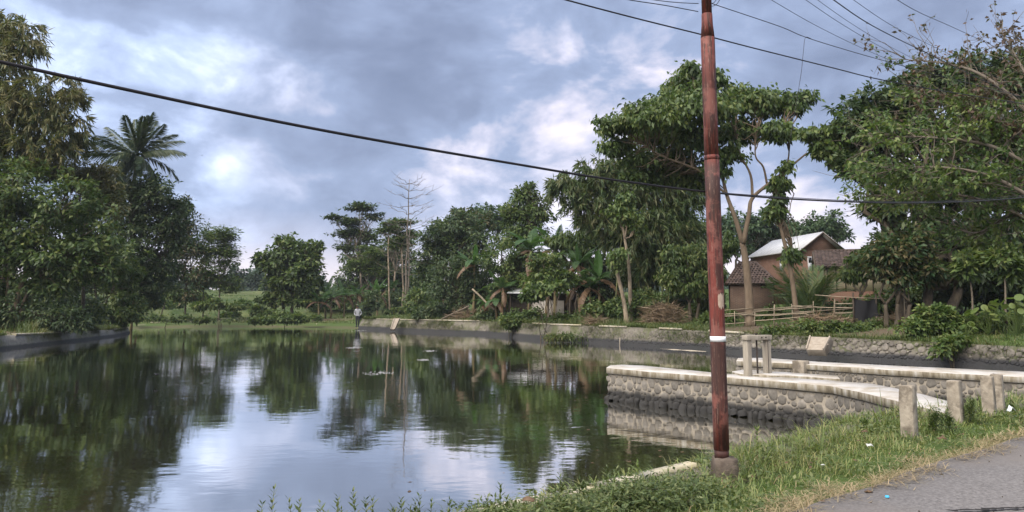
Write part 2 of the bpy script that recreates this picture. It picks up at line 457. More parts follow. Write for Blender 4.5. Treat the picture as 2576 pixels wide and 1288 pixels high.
class MB:
    """collects vertices and faces, then links them as ONE mesh object"""

    def __init__(self):
        self.v, self.q, self.t, self.n = [], [], [], 0

    def add(self, v, quads=None, tris=None):
        v = np.asarray(v, float).reshape(-1, 3)
        if quads is not None and len(quads):
            self.q.append(np.asarray(quads, int) + self.n)
        if tris is not None and len(tris):
            self.t.append(np.asarray(tris, int) + self.n)
        self.v.append(v)
        self.n += len(v)
        return self

    def quads(self, v):          # v (n,4,3)
        v = np.asarray(v, float)
        k = len(v)
        return self.add(v.reshape(-1, 3), np.arange(k * 4).reshape(-1, 4))

    def tube(self, pts, rad, n=6, cap=True):
        pts = np.asarray(pts, float)
        k = len(pts)
        rad = np.broadcast_to(np.asarray(rad, float), (k,))
        tan = norm(np.gradient(pts, axis=0))
        ref = np.array([0, 0, 1.]) if abs(tan[:, 2]).mean() < .8 else np.array([1., 0, 0])
        s = norm(np.cross(tan, ref)); u = np.cross(s, tan)
        a = np.arange(n) * 2 * math.pi / n
        ring = (np.cos(a)[None, :, None] * s[:, None, :] + np.sin(a)[None, :, None] * u[:, None, :]) * rad[:, None, None] + pts[:, None, :]
        i = np.arange(k - 1)[:, None] * n; j = np.arange(n)[None, :]; j2 = (j + 1) % n
        q = np.stack([i + j, i + j2, i + n + j2, i + n + j], -1).reshape(-1, 4)
        tr = []
        if cap:
            for b, o in ((0, 1), ((k - 1) * n, 0)):
                for m_ in range(1, n - 1):
                    tr.append((b, b + m_ + 1, b + m_) if o else (b, b + m_, b + m_ + 1))
        return self.add(ring.reshape(-1, 3), q, tr)

    def box(self, c, size, rz=0.0, M=None):
        x, y, z = np.asarray(size, float) / 2
        v = np.array([(-x, -y, -z), (x, -y, -z), (x, y, -z), (-x, y, -z), (-x, -y, z), (x, -y, z), (x, y, z), (-x, y, z)])
        if M is not None:
            v = v @ np.asarray(M, float).T
        elif rz:
            c_, s_ = math.cos(rz), math.sin(rz)
            v = v @ np.array([(c_, s_, 0), (-s_, c_, 0), (0, 0, 1)])
        return self.add(v + np.asarray(c, float), [(0, 3, 2, 1), (4, 5, 6, 7), (0, 1, 5, 4), (1, 2, 6, 5), (2, 3, 7, 6), (3, 0, 4, 7)])

    def prism(self, poly, z0, z1):
        """vertical prism over a polygon (strip fan), poly (n,2) counter-clockwise; z may be arrays"""
        p = np.asarray(poly, float); n = len(p)
        z0 = np.broadcast_to(z0, (n,)); z1 = np.broadcast_to(z1, (n,))
        v = np.concatenate([np.c_[p, z0], np.c_[p, z1]])
        q = [(i, (i + 1) % n, n + (i + 1) % n, n + i) for i in range(n)]
        from mathutils.geometry import tessellate_polygon
        tr = []
        for a, b, c in tessellate_polygon([[Vector((*x, 0)) for x in p]]):
            ar = np.cross(p[b] - p[a], p[c] - p[a])
            if ar < 0:
                b, c = c, b
            tr += [(n + a, n + b, n + c), (a, c, b)]
        return self.add(v, q, tr)

    def build(self, name, material, parent=None, org=None, smooth=False, uv=None):
        if org is None:
            org = parent.matrix_world.translation if parent is not None else (0, 0, 0)
            if parent is not None:
                org = parent_origin(parent)
        v = np.concatenate(self.v) - np.asarray(org, float)
        me = mesh_of(name, v, np.concatenate(self.q) if self.q else None, np.concatenate(self.t) if self.t else None, smooth)
        if uv == 'wall':
            box_uv(me)
        return link(name, me, material, parent, None if parent is not None else org)


def mesh_of(name, v, q=None, t=None, smooth=False):
    me = bpy.data.meshes.new(name)
    nq = 0 if q is None else len(q); nt = 0 if t is None else len(t)
    me.vertices.add(len(v)); me.vertices.foreach_set('co', np.ascontiguousarray(v, np.float32).ravel())
    loops = np.concatenate([x.ravel() for x in (q, t) if x is not None])
    me.loops.add(len(loops)); me.loops.foreach_set('vertex_index', loops.astype(np.int32))
    starts = np.concatenate([np.arange(nq) * 4, nq * 4 + np.arange(nt) * 3]).astype(np.int32)
    me.polygons.add(nq + nt); me.polygons.foreach_set('loop_start', starts)
    if smooth:
        me.polygons.foreach_set('use_smooth', np.ones(nq + nt, bool))
    me.update(calc_edges=True)
    return me


def box_uv(me):
    """metres on the dominant horizontal axis and height: for brick courses"""
    uv = me.uv_layers.new(name='UVMap')
    for p in me.polygons:
        n = p.normal
        d = Vector((-n.y, n.x, 0))
        d = d.normalized() if d.length > .01 else Vector((1, 0, 0))
        for li in p.loop_indices:
            co = me.vertices[me.loops[li].vertex_index].co
            uv.data[li].uv = (co.dot(d), co.z)


def parent_origin(p):
    o = Vector(p.location)
    if p.parent is not None:
        o = o + Vector(p.parent.location)
    return o


def link(name, me, material, parent=None, loc=None):
    o = bpy.data.objects.new(name, me)
    if material is not None and len(me.materials) == 0:
        me.materials.append(MATS[material])
    COL.objects.link(o)
    if parent is not None:
        o.parent = parent
    elif loc is not None:
        o.location = loc
    return o


def tag(o, label=None, cat=None, group=None, kind=None):
    for k, v in (('label', label), ('category', cat), ('group', group), ('kind', kind)):
        if v:
            o[k] = v
    return o


def thing(name, label, cat, loc, group=None):
    o = bpy.data.objects.new(name, None)
    o.empty_display_size = .2
    COL.objects.link(o)
    o.location = loc
    return tag(o, label, cat, group)


def bevel(o, w=.012, seg=2):
    m = o.modifiers.new('bevel', 'BEVEL'); m.width = w; m.segments = seg; m.limit_method = 'ANGLE'
    return o


def P(px, py, Y):
    d = ray(px, py)
    return np.array(Vector((0, 0, CAM_H)) + d * (Y / d.y))


def G(px, py, z=0.0):
    d = ray(px, py)
    return np.array(Vector((0, 0, CAM_H)) + d * ((z - CAM_H) / d.z))


def M2(px, Y):               # metres per picture unit at depth Y
    return Y / F


# ------------------------------------------------------------------ terrain
WATER = -0.8
# shore, counter-clockwise from the near left: x, y, bank top, slope near, slope far, walled
def _s(px, py):
    g = G(px, py, WATER)
    return g[0], g[1]


SHORE = [(-30, -18, -.12, .012, .01, 1), (-7.0, .6, -.12, .012, .01, 1)]
for px, py, zt in ((1200, 1283, -.12), (1480, 1225, -.12), (1740, 1165, -.12), (1960, 1112, -.12), (2060, 1085, -.12)):
    g = G(px, py, zt); SHORE.append((g[0], g[1], zt, .012, .01, 1))
SHORE += [(5.1, 11.3, -.12, .012, .01, 1), (7.2, 12.2, -.1, .012, .01, 1), (9.6, 13.9, -.1, .012, .01, 1), (13.2, 16.7, -.1, .012, .01, 1),
          (17.0, 19.6, -.1, .012, .01, 1), (21.5, 23.4, 0, .02, .05, 1)]
for px, py, zt, s1, s2, w in ((2576, 930, .02, .09, .16, 1), (2300, 913, .08, .09, .16, 1), (2050, 899, .15, .09, .16, 1), (1850, 888, .18, .09, .16, 1),
                              (1769, 879, .2, .07, .15, 1), (1587, 869, .3, .05, .10, 1), (1372, 856, .32, .04, .06, 1), (1214, 842, .35, .04, .05, 1),
                              (1100, 838, .35, .04, .05, 1), (1000, 833, .33, .05, .05, 1), (900, 828, .3, .05, .05, 1), (840, 825, .1, .05, .06, 0),
                              (700, 823, -.35, .03, .105, 0), (500, 822.5, -.4, .03, .115, 0), (360, 825, -.4, .03, .115, 0)):
    x, y = _s(px, py); SHORE.append((x, y, zt, s1, s2, w))
for px, py, zt in ((328, 838, -.32), (290, 846, -.25), (200, 857, -.16), (100, 868, -.1), (0, 880, -.04)):
    x, y = _s(px, py); SHORE.append((x, y, zt, .03, .03, 1))
SHORE += [(-26.5, 32, 0, .03, .03, 1), (-27, 18, 0, .03, .03, 1), (-34, -2, 0, .03, .03, 1)]
SH = np.array(SHORE)


def shore_dist(x, y):
    """distance to the shore (positive on land) and the bank values blended along it"""
    x = np.asarray(x, float); y = np.asarray(y, float)
    n = len(SH)
    best = np.full(x.shape, 1e9)
    acc = np.zeros(x.shape + (4,)); ws = np.zeros(x.shape)
    inside = np.zeros(x.shape, bool)
    for i in range(n):
        a, b = SH[i], SH[(i + 1) % n]
        ex, ey = b[0] - a[0], b[1] - a[1]
        tt = np.clip(((x - a[0]) * ex + (y - a[1]) * ey) / (ex * ex + ey * ey), 0, 1)
        d = np.hypot(x - a[0] - tt * ex, y - a[1] - tt * ey)
        best = np.minimum(best, d)
        w = (math.hypot(ex, ey) + 1) / (d * d + .15) ** 2.2
        wall = np.full(x.shape, a[5] * b[5]) if a[5] != b[5] else np.full(x.shape, a[5])
        vals = np.stack([a[2] + (b[2] - a[2]) * tt, a[3] + (b[3] - a[3]) * tt, a[4] + (b[4] - a[4]) * tt, wall], -1)
        acc += vals * w[..., None]; ws += w
        c = ((a[1] > y) != (b[1] > y)) & (x < (b[0] - a[0]) * (y - a[1]) / (b[1] - a[1] + 1e-12) + a[0])
        inside ^= c
    return np.where(inside, -best, best), acc / ws[..., None]


# road edge (towards the pond) and its direction
_e0, _e1 = G(2020, 1275, 0.0), G(2576, 1096, 0.0)
RD = (_e1 - _e0)[:2] / np.linalg.norm((_e1 - _e0)[:2])
RN = np.array([-RD[1], RD[0]])      # towards the pond
E0 = _e0[:2]


def lump(x, y, s, a, seed=0.0):
    return a * (np.sin(x * s + seed) * np.cos(y * s * 1.13 + seed * 2.1) + .5 * np.sin(x * s * 2.3 + y * s * 1.9 + seed))


def ground(x, y):
    x = np.asarray(x, float); y = np.asarray(y, float)
    sd, v = shore_dist(x, y)
    d = np.maximum(sd, 0)
    z = v[..., 0] + v[..., 1] * np.minimum(d, 7) + v[..., 2] * np.clip(d - 7, 0, 62)
    far = np.clip((d - 8) / 20, 0, 1)
    z = z + lump(x, y, .35, .05) * np.clip(d / 3, 0, 1) + lump(x, y, .09, .25, 1.3) * far
    fld = np.clip((y - 92) / 8, 0, 1) * np.clip((-x - 8) / 10, 0, 1) * np.clip((d - 6) / 6, 0, 1)
    st = 1.25
    zz = z + lump(x, y, .05, .3, 4.0)
    fr = zz / st - np.floor(zz / st)
    terr = (np.floor(zz / st) + np.clip((fr - .75) / .25, 0, 1)) * st
    z = np.where(fld > 0, z * (1 - fld) + terr * fld, z)
    walled = v[..., 3] > .5
    cliff = np.where(sd < .72, -1.7, z)
    beach = np.where(sd < 9, np.minimum(z, WATER - .05 + np.maximum(sd, -3) * .085), z)
    z = np.where(walled, cliff, beach)
    rs = (x - E0[0]) * RN[0] + (y - E0[1]) * RN[1]      # under the road and beyond it
    near = rs < .25
    z = np.where(near & (y < 40), np.minimum(z, -.045), z)
    return z


def gz(x, y):
    return float(ground(np.array([x]), np.array([y]))[0])


def axis(lo, hi, step, far, grow=1.16):
    a = list(np.arange(lo, hi + 1e-6, step))
    s = step; p = hi
    while p < far:
        s *= grow; p += s; a.append(p)
    s = step; p = lo
    b = []
    while p > -far:
        s *= grow; p -= s; b.append(p)
    return np.array(b[::-1] + a)


def bare_at(x, y):
    """how much bare soil shows (0 to 1): trodden bank on the right, under the trees"""
    def e(px, Y, rx, ry):
        c = P(px, 800, Y)
        return np.clip(1.35 - np.hypot((x - c[0]) / rx, (y - c[1]) / ry), 0, 1)
    b = np.maximum.reduce([e(1905, 40.8, 6.0, 3.6), e(2230, 35.5, 3.2, 1.6), e(1500, 52, 2.0, 1.4), e(1380, 62, 9, 3.5), e(900, 100, 14, 3),
                           e(2400, 38, 5, 3.5), e(60, 46, 9, 5)])
    sd, v = shore_dist(x, y)
    b = np.maximum(b, np.where((v[..., 3] < .5) & (sd < 2.4), .55, 0))
    return b


def build_ground():
    xs = axis(-60, 40, .42, 2600); ys = axis(-8, 125, .42, 2600)
    X, Y = np.meshgrid(xs, ys)
    Z = ground(X, Y)
    nx, ny = len(xs), len(ys)
    i = np.arange(ny - 1)[:, None] * nx + np.arange(nx - 1)[None, :]
    q = np.stack([i, i + 1, i + nx + 1, i + nx], -1).reshape(-1, 4)
    me = mesh_of('ground', np.stack([X, Y, Z], -1).reshape(-1, 3), q, None, True)
    at = me.attributes.new('bare', 'FLOAT', 'POINT')
    at.data.foreach_set('value', bare_at(X, Y).astype(np.float32).ravel())
    fl = np.clip((Y - 92) / 8, 0, 1) * np.clip((-X - 8) / 10, 0, 1)
    at = me.attributes.new('field', 'FLOAT', 'POINT')
    at.data.foreach_set('value', fl.astype(np.float32).ravel())
    tag(link('ground', me, 'ground'), kind='structure')


build_ground()

# water sheet over the whole pond, tucked under the walls
def build_water():
    c = SH[:, :2]
    m = MB()
    nrm = np.roll(c, -1, 0) - np.roll(c, 1, 0)
    nrm = norm(np.c_[nrm[:, 1], -nrm[:, 0]])
    p = c + nrm * .4
    p = np.where((SH[:, 5] < .5)[:, None], c + nrm * 1.2, p)
    from mathutils.geometry import tessellate_polygon
    tr = []
    for a, b, d in tessellate_polygon([[Vector((*x, 0)) for x in p]]):
        if np.cross(p[b] - p[a], p[d] - p[a]) < 0:
            b, d = d, b
        tr.append((a, b, d))
    m.add(np.c_[p, np.full(len(p), WATER)], None, tr)
    tag(m.build('water', 'water'), kind='structure')


build_water()


def build_road():
    m = MB()
    rng = np.random.default_rng(3)
    s = np.arange(-14, 60, .35)
    wob = np.interp(s, s, np.convolve(rng.normal(0, .05, len(s)), np.ones(3) / 3, 'same'))
    rows = []
    for off, z in ((None, -.06), (None, 0.0), (-.8, .012), (-2.2, .025), (-3.6, .012), (-4.6, 0.0), (-4.62, -.06)):
        o = wob if off is None else np.full(len(s), off)
        pts = E0[None] + RD[None] * s[:, None] + RN[None] * (o if off is not None else o + (.02 if z < 0 else 0))[:, None]
        rows.append(np.c_[pts, np.full(len(s), z)])
    v = np.concatenate(rows); n = len(s)
    q = [(r * n + i, (r + 1) * n + i, (r + 1) * n + i + 1, r * n + i + 1) for r in range(len(rows) - 1) for i in range(n - 1)]
    m.add(v, q)
    road = m.build('road', 'asphalt', smooth=True)
    tag(road, kind='structure')
    # crack and worn edge of an older layer
    a, b = G(2390, 1288, .02), G(2576, 1268, .02)
    k = 40
    tt = np.linspace(0, 1.3, k)
    c = a[None, :2] + (b - a)[None, :2] * tt[:, None] + RN[None] * (np.cumsum(rng.normal(0, .012, k)) - .0)[:, None]
    w = rng.uniform(.008, .035, k)
    v = np.concatenate([np.c_[c - RN * w[:, None], np.full(k, .03)], np.c_[c + RN * w[:, None], np.full(k, .03)]])
    m = MB().add(v, [(i, i + 1, k + i + 1, k + i) for i in range(k - 1)])
    m.build('crack', 'asphalt_crack', road)


build_road()


# ------------------------------------------------------------------ stone walls
def stone_meshes(tag_, mat_, k=7, seed=1):
    out = []
    rng = np.random.default_rng(seed)
    for i in range(k):
        n = 9
        a = np.sort(np.arange(n) * 2 * math.pi / n + rng.uniform(-.22, .22, n))
        r = 1 + rng.uniform(-.16, .13, n)
        rings = []
        for s, h in ((1.0, -.5), (.97, .12), (.80, .33), (.38, .42)):
            rings.append(np.c_[np.cos(a) * r * s, np.sin(a) * r * s, np.full(n, h) + rng.uniform(-.05, .05, n)])
        v = np.concatenate(rings + [np.array([[0, 0, .43]])])
        q = [(j * n + x, j * n + (x + 1) % n, (j + 1) * n + (x + 1) % n, (j + 1) * n + x) for j in range(3) for x in range(n)]
        t = [(3 * n + x, 3 * n + (x + 1) % n, 4 * n) for x in range(n)]
        me = mesh_of('stone', v, np.array(q), np.array(t), True)
        me.materials.append(MATS[mat_])
        out.append((me, v, q, t))
    return out


STONES = stone_meshes('a', 'stone')
BSTONES = stone_meshes('b', 'bank_stone', 7, 5)


def lay_stones(parent, path, zlo, zhi, row, batter, rng, variants, limit=300, depth=.045, order=None, mat_='stone', density=1.0):
    """path: (n,2) waterline points; face leans back by `batter` metres over its height towards the left of the path"""
    path = np.asarray(path, float)
    seg = np.diff(path, axis=0); L = np.hypot(seg[:, 0], seg[:, 1]); cum = np.r_[0, np.cumsum(L)]
    tot = cum[-1]
    zlo = np.asarray(zlo, float); zhi = np.asarray(zhi, float)
    places = []
    area = tot * float(np.max(zhi - zlo))
    got = np.zeros((0, 3))
    for rad, tries in ((row * .66, 5), (row * .52, 9), (row * .40, 16), (row * .28, 30), (row * .19, 40)):
        nt = int(tries * area / (row * row))
        cs = np.c_[rng.random(nt) * tot, rng.random(nt), rad * rng.uniform(.88, 1.12, nt)]
        for s_, u_, r_ in cs:
            zl = np.interp(s_, cum, np.broadcast_to(zlo, cum.shape)); zh = np.interp(s_, cum, np.broadcast_to(zhi, cum.shape))
            if zh - zl < 2 * r_:
                continue
            z_ = zl + r_ * .85 + (zh - zl - 1.75 * r_) * u_
            if len(got):
                if np.any((got[:, 0] - s_) ** 2 + (got[:, 1] - z_) ** 2 < ((got[:, 2] + r_) * .95) ** 2):
                    continue
            got = np.concatenate([got, [[s_, z_, r_]]])
            if rng.random() < density:
                e = rng.uniform(.9, 1.12)
                places.append((s_, z_, 2.06 * r_ * e, 2.06 * r_ / e, zl, zh))
    rest = MB()
    if order is not None:
        places.sort(key=lambda p: order(p[0] / tot))
    org = np.array(parent_origin(parent))
    for k, (s, z, w, h, zl, zh) in enumerate(places):
        i = min(len(seg) - 1, int(np.searchsorted(cum, min(s, tot - 1e-6), side='right') - 1))
        t = seg[i] / L[i]
        p = path[i] + t * (min(s, tot) - cum[i])
        nl = np.array([-t[1], t[0]])
        back = batter * (z - WATER) / 1.1
        up = norm(np.array([nl[0] * batter / 1.1, nl[1] * batter / 1.1, 1.0]))
        tv = np.array([t[0], t[1], 0]); nr = np.cross(tv, up)
        a = rng.uniform(-.35, .35)
        tv2 = tv * math.cos(a) + up * math.sin(a); up2 = -tv * math.sin(a) + up * math.cos(a)
        c = np.array([p[0] + nl[0] * back, p[1] + nl[1] * back, z]) - org
        me, v, q, tr = variants[rng.integers(len(variants))]
        sx, sy, sz = w * .49, h * .49, depth * rng.uniform(1.0, 1.9)
        B = np.stack([tv2 * sx, up2 * sy, nr * sz], 1)
        if k < limit:
            o = bpy.data.objects.new('stone', me)
            COL.objects.link(o); o.parent = parent
            M = Matrix.Identity(4)
            for ii in range(3):
                for jj in range(3):
                    M[ii][jj] = B[ii, jj]
                M[ii][3] = c[ii]
            o.matrix_local = M
        else:
            rest.add(v @ B.T + c + org, q, tr)
    if rest.n:
        tag(rest.build('stone_facing', mat_, parent, smooth=True), kind='stuff')
    return len(places)


def miter(path):
    path = np.asarray(path, float)
    d = norm(np.diff(path, axis=0))
    nl = np.c_[-d[:, 1], d[:, 0]]
    n = np.concatenate([nl[:1], norm(nl[:-1] + nl[1:]), nl[-1:]])
    return n


def resample(path, vals, step):
    path = np.asarray(path, float); vals = np.asarray(vals, float)
    L = np.r_[0, np.cumsum(np.hypot(*np.diff(path, axis=0).T))]
    k = max(2, int(L[-1] / step) + 1)
    s = np.linspace(0, L[-1], k)
    return np.c_[np.interp(s, L, path[:, 0]), np.interp(s, L, path[:, 1])], np.interp(s, L, vals), s / L[-1]


def bank_wall(label, idx, body_mat, cap_mat, batter=.45, caps=((0, 1),), name='retaining_wall', cap_h=.07, step=1.0, cap_w=.42):
    """a wall along the shore points idx (land on the right of the path), with coping pieces"""
    pts = np.array([SH[i, :2] for i in idx]); zt = np.array([SH[i, 2] for i in idx])
    p, z, f = resample(pts, zt, step)
    n = -miter(p)                     # towards land
    t = thing(name, label, 'wall', (p[len(p) // 2][0], p[len(p) // 2][1], WATER - .9))
    rng = np.random.default_rng(len(p))
    jit = rng.normal(0, .018, len(p))
    rows = []
    for off, zz in ((-.12, np.full(len(p), WATER - .9)), (0, np.full(len(p), WATER)), (batter * .5, (z + WATER) / 2 + 0), (batter, z), (batter + .3, z), (batter + .3, z - 1.4)):
        rows.append(np.c_[p + n * (off + jit * (off > 0))[:, None], zz])
    v = np.concatenate(rows); k = len(p)
    q = [(r * k + i, r * k + i + 1, (r + 1) * k + i + 1, (r + 1) * k + i) for r in range(len(rows) - 1) for i in range(k - 1)]
    q = [a[::-1] for a in q]
    MB().add(v, q).build('wall_body', body_mat, t)
    for a, b in caps:
        sel = np.where((f >= a - 1e-6) & (f <= b + 1e-6))[0]
        i0 = sel[0]
        while i0 < sel[-1]:
            i1 = min(sel[-1], i0 + int(rng.integers(2, 5)))
            m = MB(); rr = []
            dz = rng.uniform(-.012, .012)
            for off, up in ((batter - .06, -.03), (batter - .06, cap_h), (batter - .06 + cap_w, cap_h), (batter - .06 + cap_w, -.03)):
                e = np.c_[p[i0:i1 + 1] + n[i0:i1 + 1] * off, z[i0:i1 + 1] + up + dz]
                e[0, :2] += (e[1, :2] - e[0, :2]) * .012; e[-1, :2] -= (e[-1, :2] - e[-2, :2]) * .012
                rr.append(e)
            kk = i1 - i0 + 1
            q = [((r % 4) * kk + j + 1, (r % 4) * kk + j, ((r + 1) % 4) * kk + j, ((r + 1) % 4) * kk + j + 1) for r in range(4) for j in range(kk - 1)]
            q += [(0, kk, 2 * kk, 3 * kk), (4 * kk - 1, 3 * kk - 1, 2 * kk - 1, kk - 1)]
            m.add(np.concatenate(rr), q).build('coping', cap_mat, t)
            i0 = i1
    return t, p, z


NS = len(SH)
# indices in SHORE: 0..12 near bank, 13.. right and far bank
i_r = 13
# the path runs with land on its right for the far bank (counter-clockwise shore has land on the right)
w_right, p_r, z_r = bank_wall('grey stone wall of the right bank with a dark wet foot', [i_r - 1] + list(range(i_r, i_r + 7)), 'bank_mortar', 'concrete_pale', .45,
                              ((.50, .60), (.64, .72), (.76, .85), (.90, 1.0)), step=.9)
w_far, p_f, z_f = bank_wall('long overgrown stone wall across the pond below the person', list(range(i_r + 6, i_r + 11)), 'bank_mortar', 'concrete_pale', .55, ((0, .12), (.2, .30), (.34, .95)), step=1.6)
w_left, p_l, z_l = bank_wall('low dark wall of the left bank under the big trees', list(range(i_r + 15, i_r + 22)), 'silt_wall', 'concrete_pale', .22, ((.0, .16), (.33, .50)), step=1.0, cap_w=.5)
_l = np.r_[0, np.cumsum(np.hypot(*np.diff(SH[1:9, :2], axis=0).T))]
w_near, p_n, z_n = bank_wall('pale kerb of the near bank beside grass and red pole', list(range(1, 9)), 'bank_mortar', 'concrete_pale', .08, ((0, _l[3] / _l[-1]),), step=.3, cap_h=.03, cap_w=.15)
w_nr, _, _ = bank_wall('near bank wall between the two piers and the road', list(range(8, 13)), 'bank_mortar', 'concrete_pale', .12, (), step=.8)

def lay_right():
    # walk along the wall with the water on the left so that the faces look at the pond
    p, z = p_r, z_r
    lay_stones_flip(w_right, p, -.68, z - .04, .235, .45, 300)


def lay_stones_flip(parent, p, zlo, zhi, row, batter, limit):
    rng = np.random.default_rng(21)
    pr = p[::-1]; zh = np.asarray(zhi)[::-1]
    # reversed path: land is on the left, so batter leans left
    lay_stones(parent, pr, np.full(len(pr), zlo), zh, row, batter * 1.1 / 1.0, rng, BSTONES, limit, .05, lambda f: abs(f - .62), 'bank_stone', .92)


lay_right()
lay_stones_flip(w_far, p_f, -.55, z_f - .05, .30, .55, 180)


def footing_row(parent, path, rng, k0, variants, z=-.74, out=.10, size=.15):
    """rough stones of the footing at the waterline, standing proud of the wall"""
    path = np.asarray(path, float)
    seg = np.diff(path, axis=0); L = np.hypot(seg[:, 0], seg[:, 1]); cum = np.r_[0, np.cumsum(L)]
    s = .05
    org = np.array(parent_origin(parent))
    while s < cum[-1]:
        i = min(len(seg) - 1, int(np.searchsorted(cum, s, side='right') - 1))
        t = seg[i] / L[i]; nl = np.array([-t[1], t[0]])
        p = path[i] + t * (s - cum[i]) - nl * (out * .35)
        w = size * rng.uniform(.7, 1.25)
        me = variants[rng.integers(len(variants))][0]
        o = bpy.data.objects.new('footing_stone', me); COL.objects.link(o); o.parent = parent
        o.location = np.array([p[0], p[1], z + rng.uniform(-.04, .03)]) - org
        o.scale = (w * .62, w * .55, .16 * rng.uniform(.8, 1.25))
        o.rotation_euler = (rng.uniform(-.4, .4), rng.uniform(-.4, .4), rng.uniform(0, 6))
        s += w * 1.12


# ------------------------------------------------------------------ the two piers of the sluice
def pier(name, label, near_px, far_px, cap_t, z, seed, faces, zlo=-.70):
    ne = np.array([G(x, y, z)[:2] for x, y in near_px]); fe = np.array([G(x, y, z)[:2] for x, y in far_px])
    poly = np.concatenate([ne, fe[::-1]])
    area = .5 * np.sum(poly[:, 0] * np.roll(poly[:, 1], -1) - np.roll(poly[:, 0], -1) * poly[:, 1])
    c = poly.mean(0)
    t = thing(name, label, 'pier', (c[0], c[1], WATER - .8))
    if area < 0:
        poly = poly[::-1]
    d = np.roll(poly, -1, 0) - np.roll(poly, 1, 0)
    nn = norm(np.c_[d[:, 1], -d[:, 0]])
    body = poly - nn * .055
    bevel(MB().prism(poly, z - cap_t, z).build('coping', 'concrete_cap', t), .008, 1)
    MB().prism(body, WATER - .8, z - cap_t + .01).build('wall_body', 'mortar', t)
    rng = np.random.default_rng(seed)
    for path, limit in faces(ne, fe):
        # inset path towards the pier
        m = miter(path)
        pth = path + m * .055
        lay_stones(t, pth, np.full(len(pth), zlo), np.full(len(pth), z - cap_t - .005), .17, 0.0, rng, STONES, limit, .03)
    return t, ne, fe


NE1 = [(1525, 924.5), (1632, 934.6), (1781, 945.5), (1981, 961), (2092, 971), (2170, 987), (2260, 1009), (2375, 1037)]
FE1 = [(1534, 919), (1563, 917), (1617, 919.3), (1725, 930), (1820, 939.6), (1943, 947.8), (2114, 958.6), (2200, 966), (2300, 986), (2390, 1010)]
pier1, ne1, fe1 = pier('sluice_pier', 'near stone pier with pale coping, jutting into the pond behind the red pole', NE1, FE1, .145, 0.0, 4,
                       lambda ne, fe: [(ne, 260), (np.array([fe[1], fe[0], ne[0]]), 12)])
footing_row(pier1, ne1 + miter(ne1) * .03, np.random.default_rng(6), 0, STONES)
NE2 = [(1852, 907.5), (1999, 914.5), (2236, 930), (2400, 939), (2576, 948), (2800, 960)]
FE2 = [(1856, 900.5), (1924, 900), (2062, 910), (2236, 919), (2576, 935), (2800, 944)]
pier2, ne2, fe2 = pier('sluice_pier', 'far stone pier with long pale coping beyond the sluice frame', NE2, FE2, .14, 0.0, 9,
                       lambda ne, fe: [(ne, 280)])
# buttress on the far pier
_c = P(2020, 925, ne2[1][1] + .1)
bevel(MB().box(((ne2[1][0] + ne2[2][0] * .08 + ne2[1][0] * -.08), ne2[1][1] - .12, -.12), (.34, .30, .42), math.atan2(*(ne2[2] - ne2[1])[::-1])).build('buttress', 'concrete_worn', pier2), .02)

# platform slab with the gate frame
SL = [(1841, 934.5), (1868, 929.7), (1940, 933.6), (2106, 945), (2113, 952), (1985, 943.5), (1940, 943.5), (1862, 939.5)]
sl = np.array([G(x, y, .05)[:2] for x, y in SL])
_a = .5 * np.sum(sl[:, 0] * np.roll(sl[:, 1], -1) - np.roll(sl[:, 0], -1) * sl[:, 1])
slab = MB().prism(sl if _a > 0 else sl[::-1], -.10, .05).build('sluice_platform', 'concrete_cap', org=(sl[:, 0].mean(), sl[:, 1].mean(), -.10))
tag(bevel(slab, .01, 1), 'thin pale concrete slab behind the near pier, at the sluice frame', 'slab')


def gate_frame():
    a, b = G(1882, 943, .03), G(1931, 940.5, .03)
    c = (a + b) / 2
    t = thing('sluice_gate_frame', 'weathered sluice gate frame with two posts and an iron spindle', 'gate frame', (c[0], c[1], -.02))
    H = .83
    rz = math.atan2(b[1] - a[1], b[0] - a[0])
    ex = np.array([math.cos(rz), math.sin(rz)])
    for s, pt in ((-1, a), (1, b)):
        m = MB().box((pt[0], pt[1], H / 2 - .03), (.125, .15, H + .02), rz)
        post = bevel(m.build('post', 'gate_timber', t), .008)
        MB().box((pt[0] - .0665 * math.sin(-rz) * 0 + .002, pt[1] - .078, H / 2 - .03), (.018, .012, H - .05), rz).build('guide_groove', 'iron', post) if s > 0 else None
    L = np.hypot(*(b - a)[:2])
    bevel(MB().box((c[0], c[1] - .03, H + .015), (L + .17, .17, .105), rz).build('crossbeam', 'gate_timber', t), .008)
    MB().tube([(c[0] - .01, c[1] - .02, -.6), (c[0] - .01, c[1] - .02, H + .10)], .02, 10).build('spindle', 'iron', t, smooth=True)
    for k in (-.16, -.05, .09, .19):
        MB().tube([(c[0] + ex[0] * k, c[1] - .11, H + .02), (c[0] + ex[0] * k, c[1] - .128, H + .02)], .017, 8).build('bolt', 'iron', t)
    MB().box((c[0] - .03, c[1] - .03, H + .10), (.10, .05, .02), rz).build('spindle_nut', 'iron', t)


gate_frame()


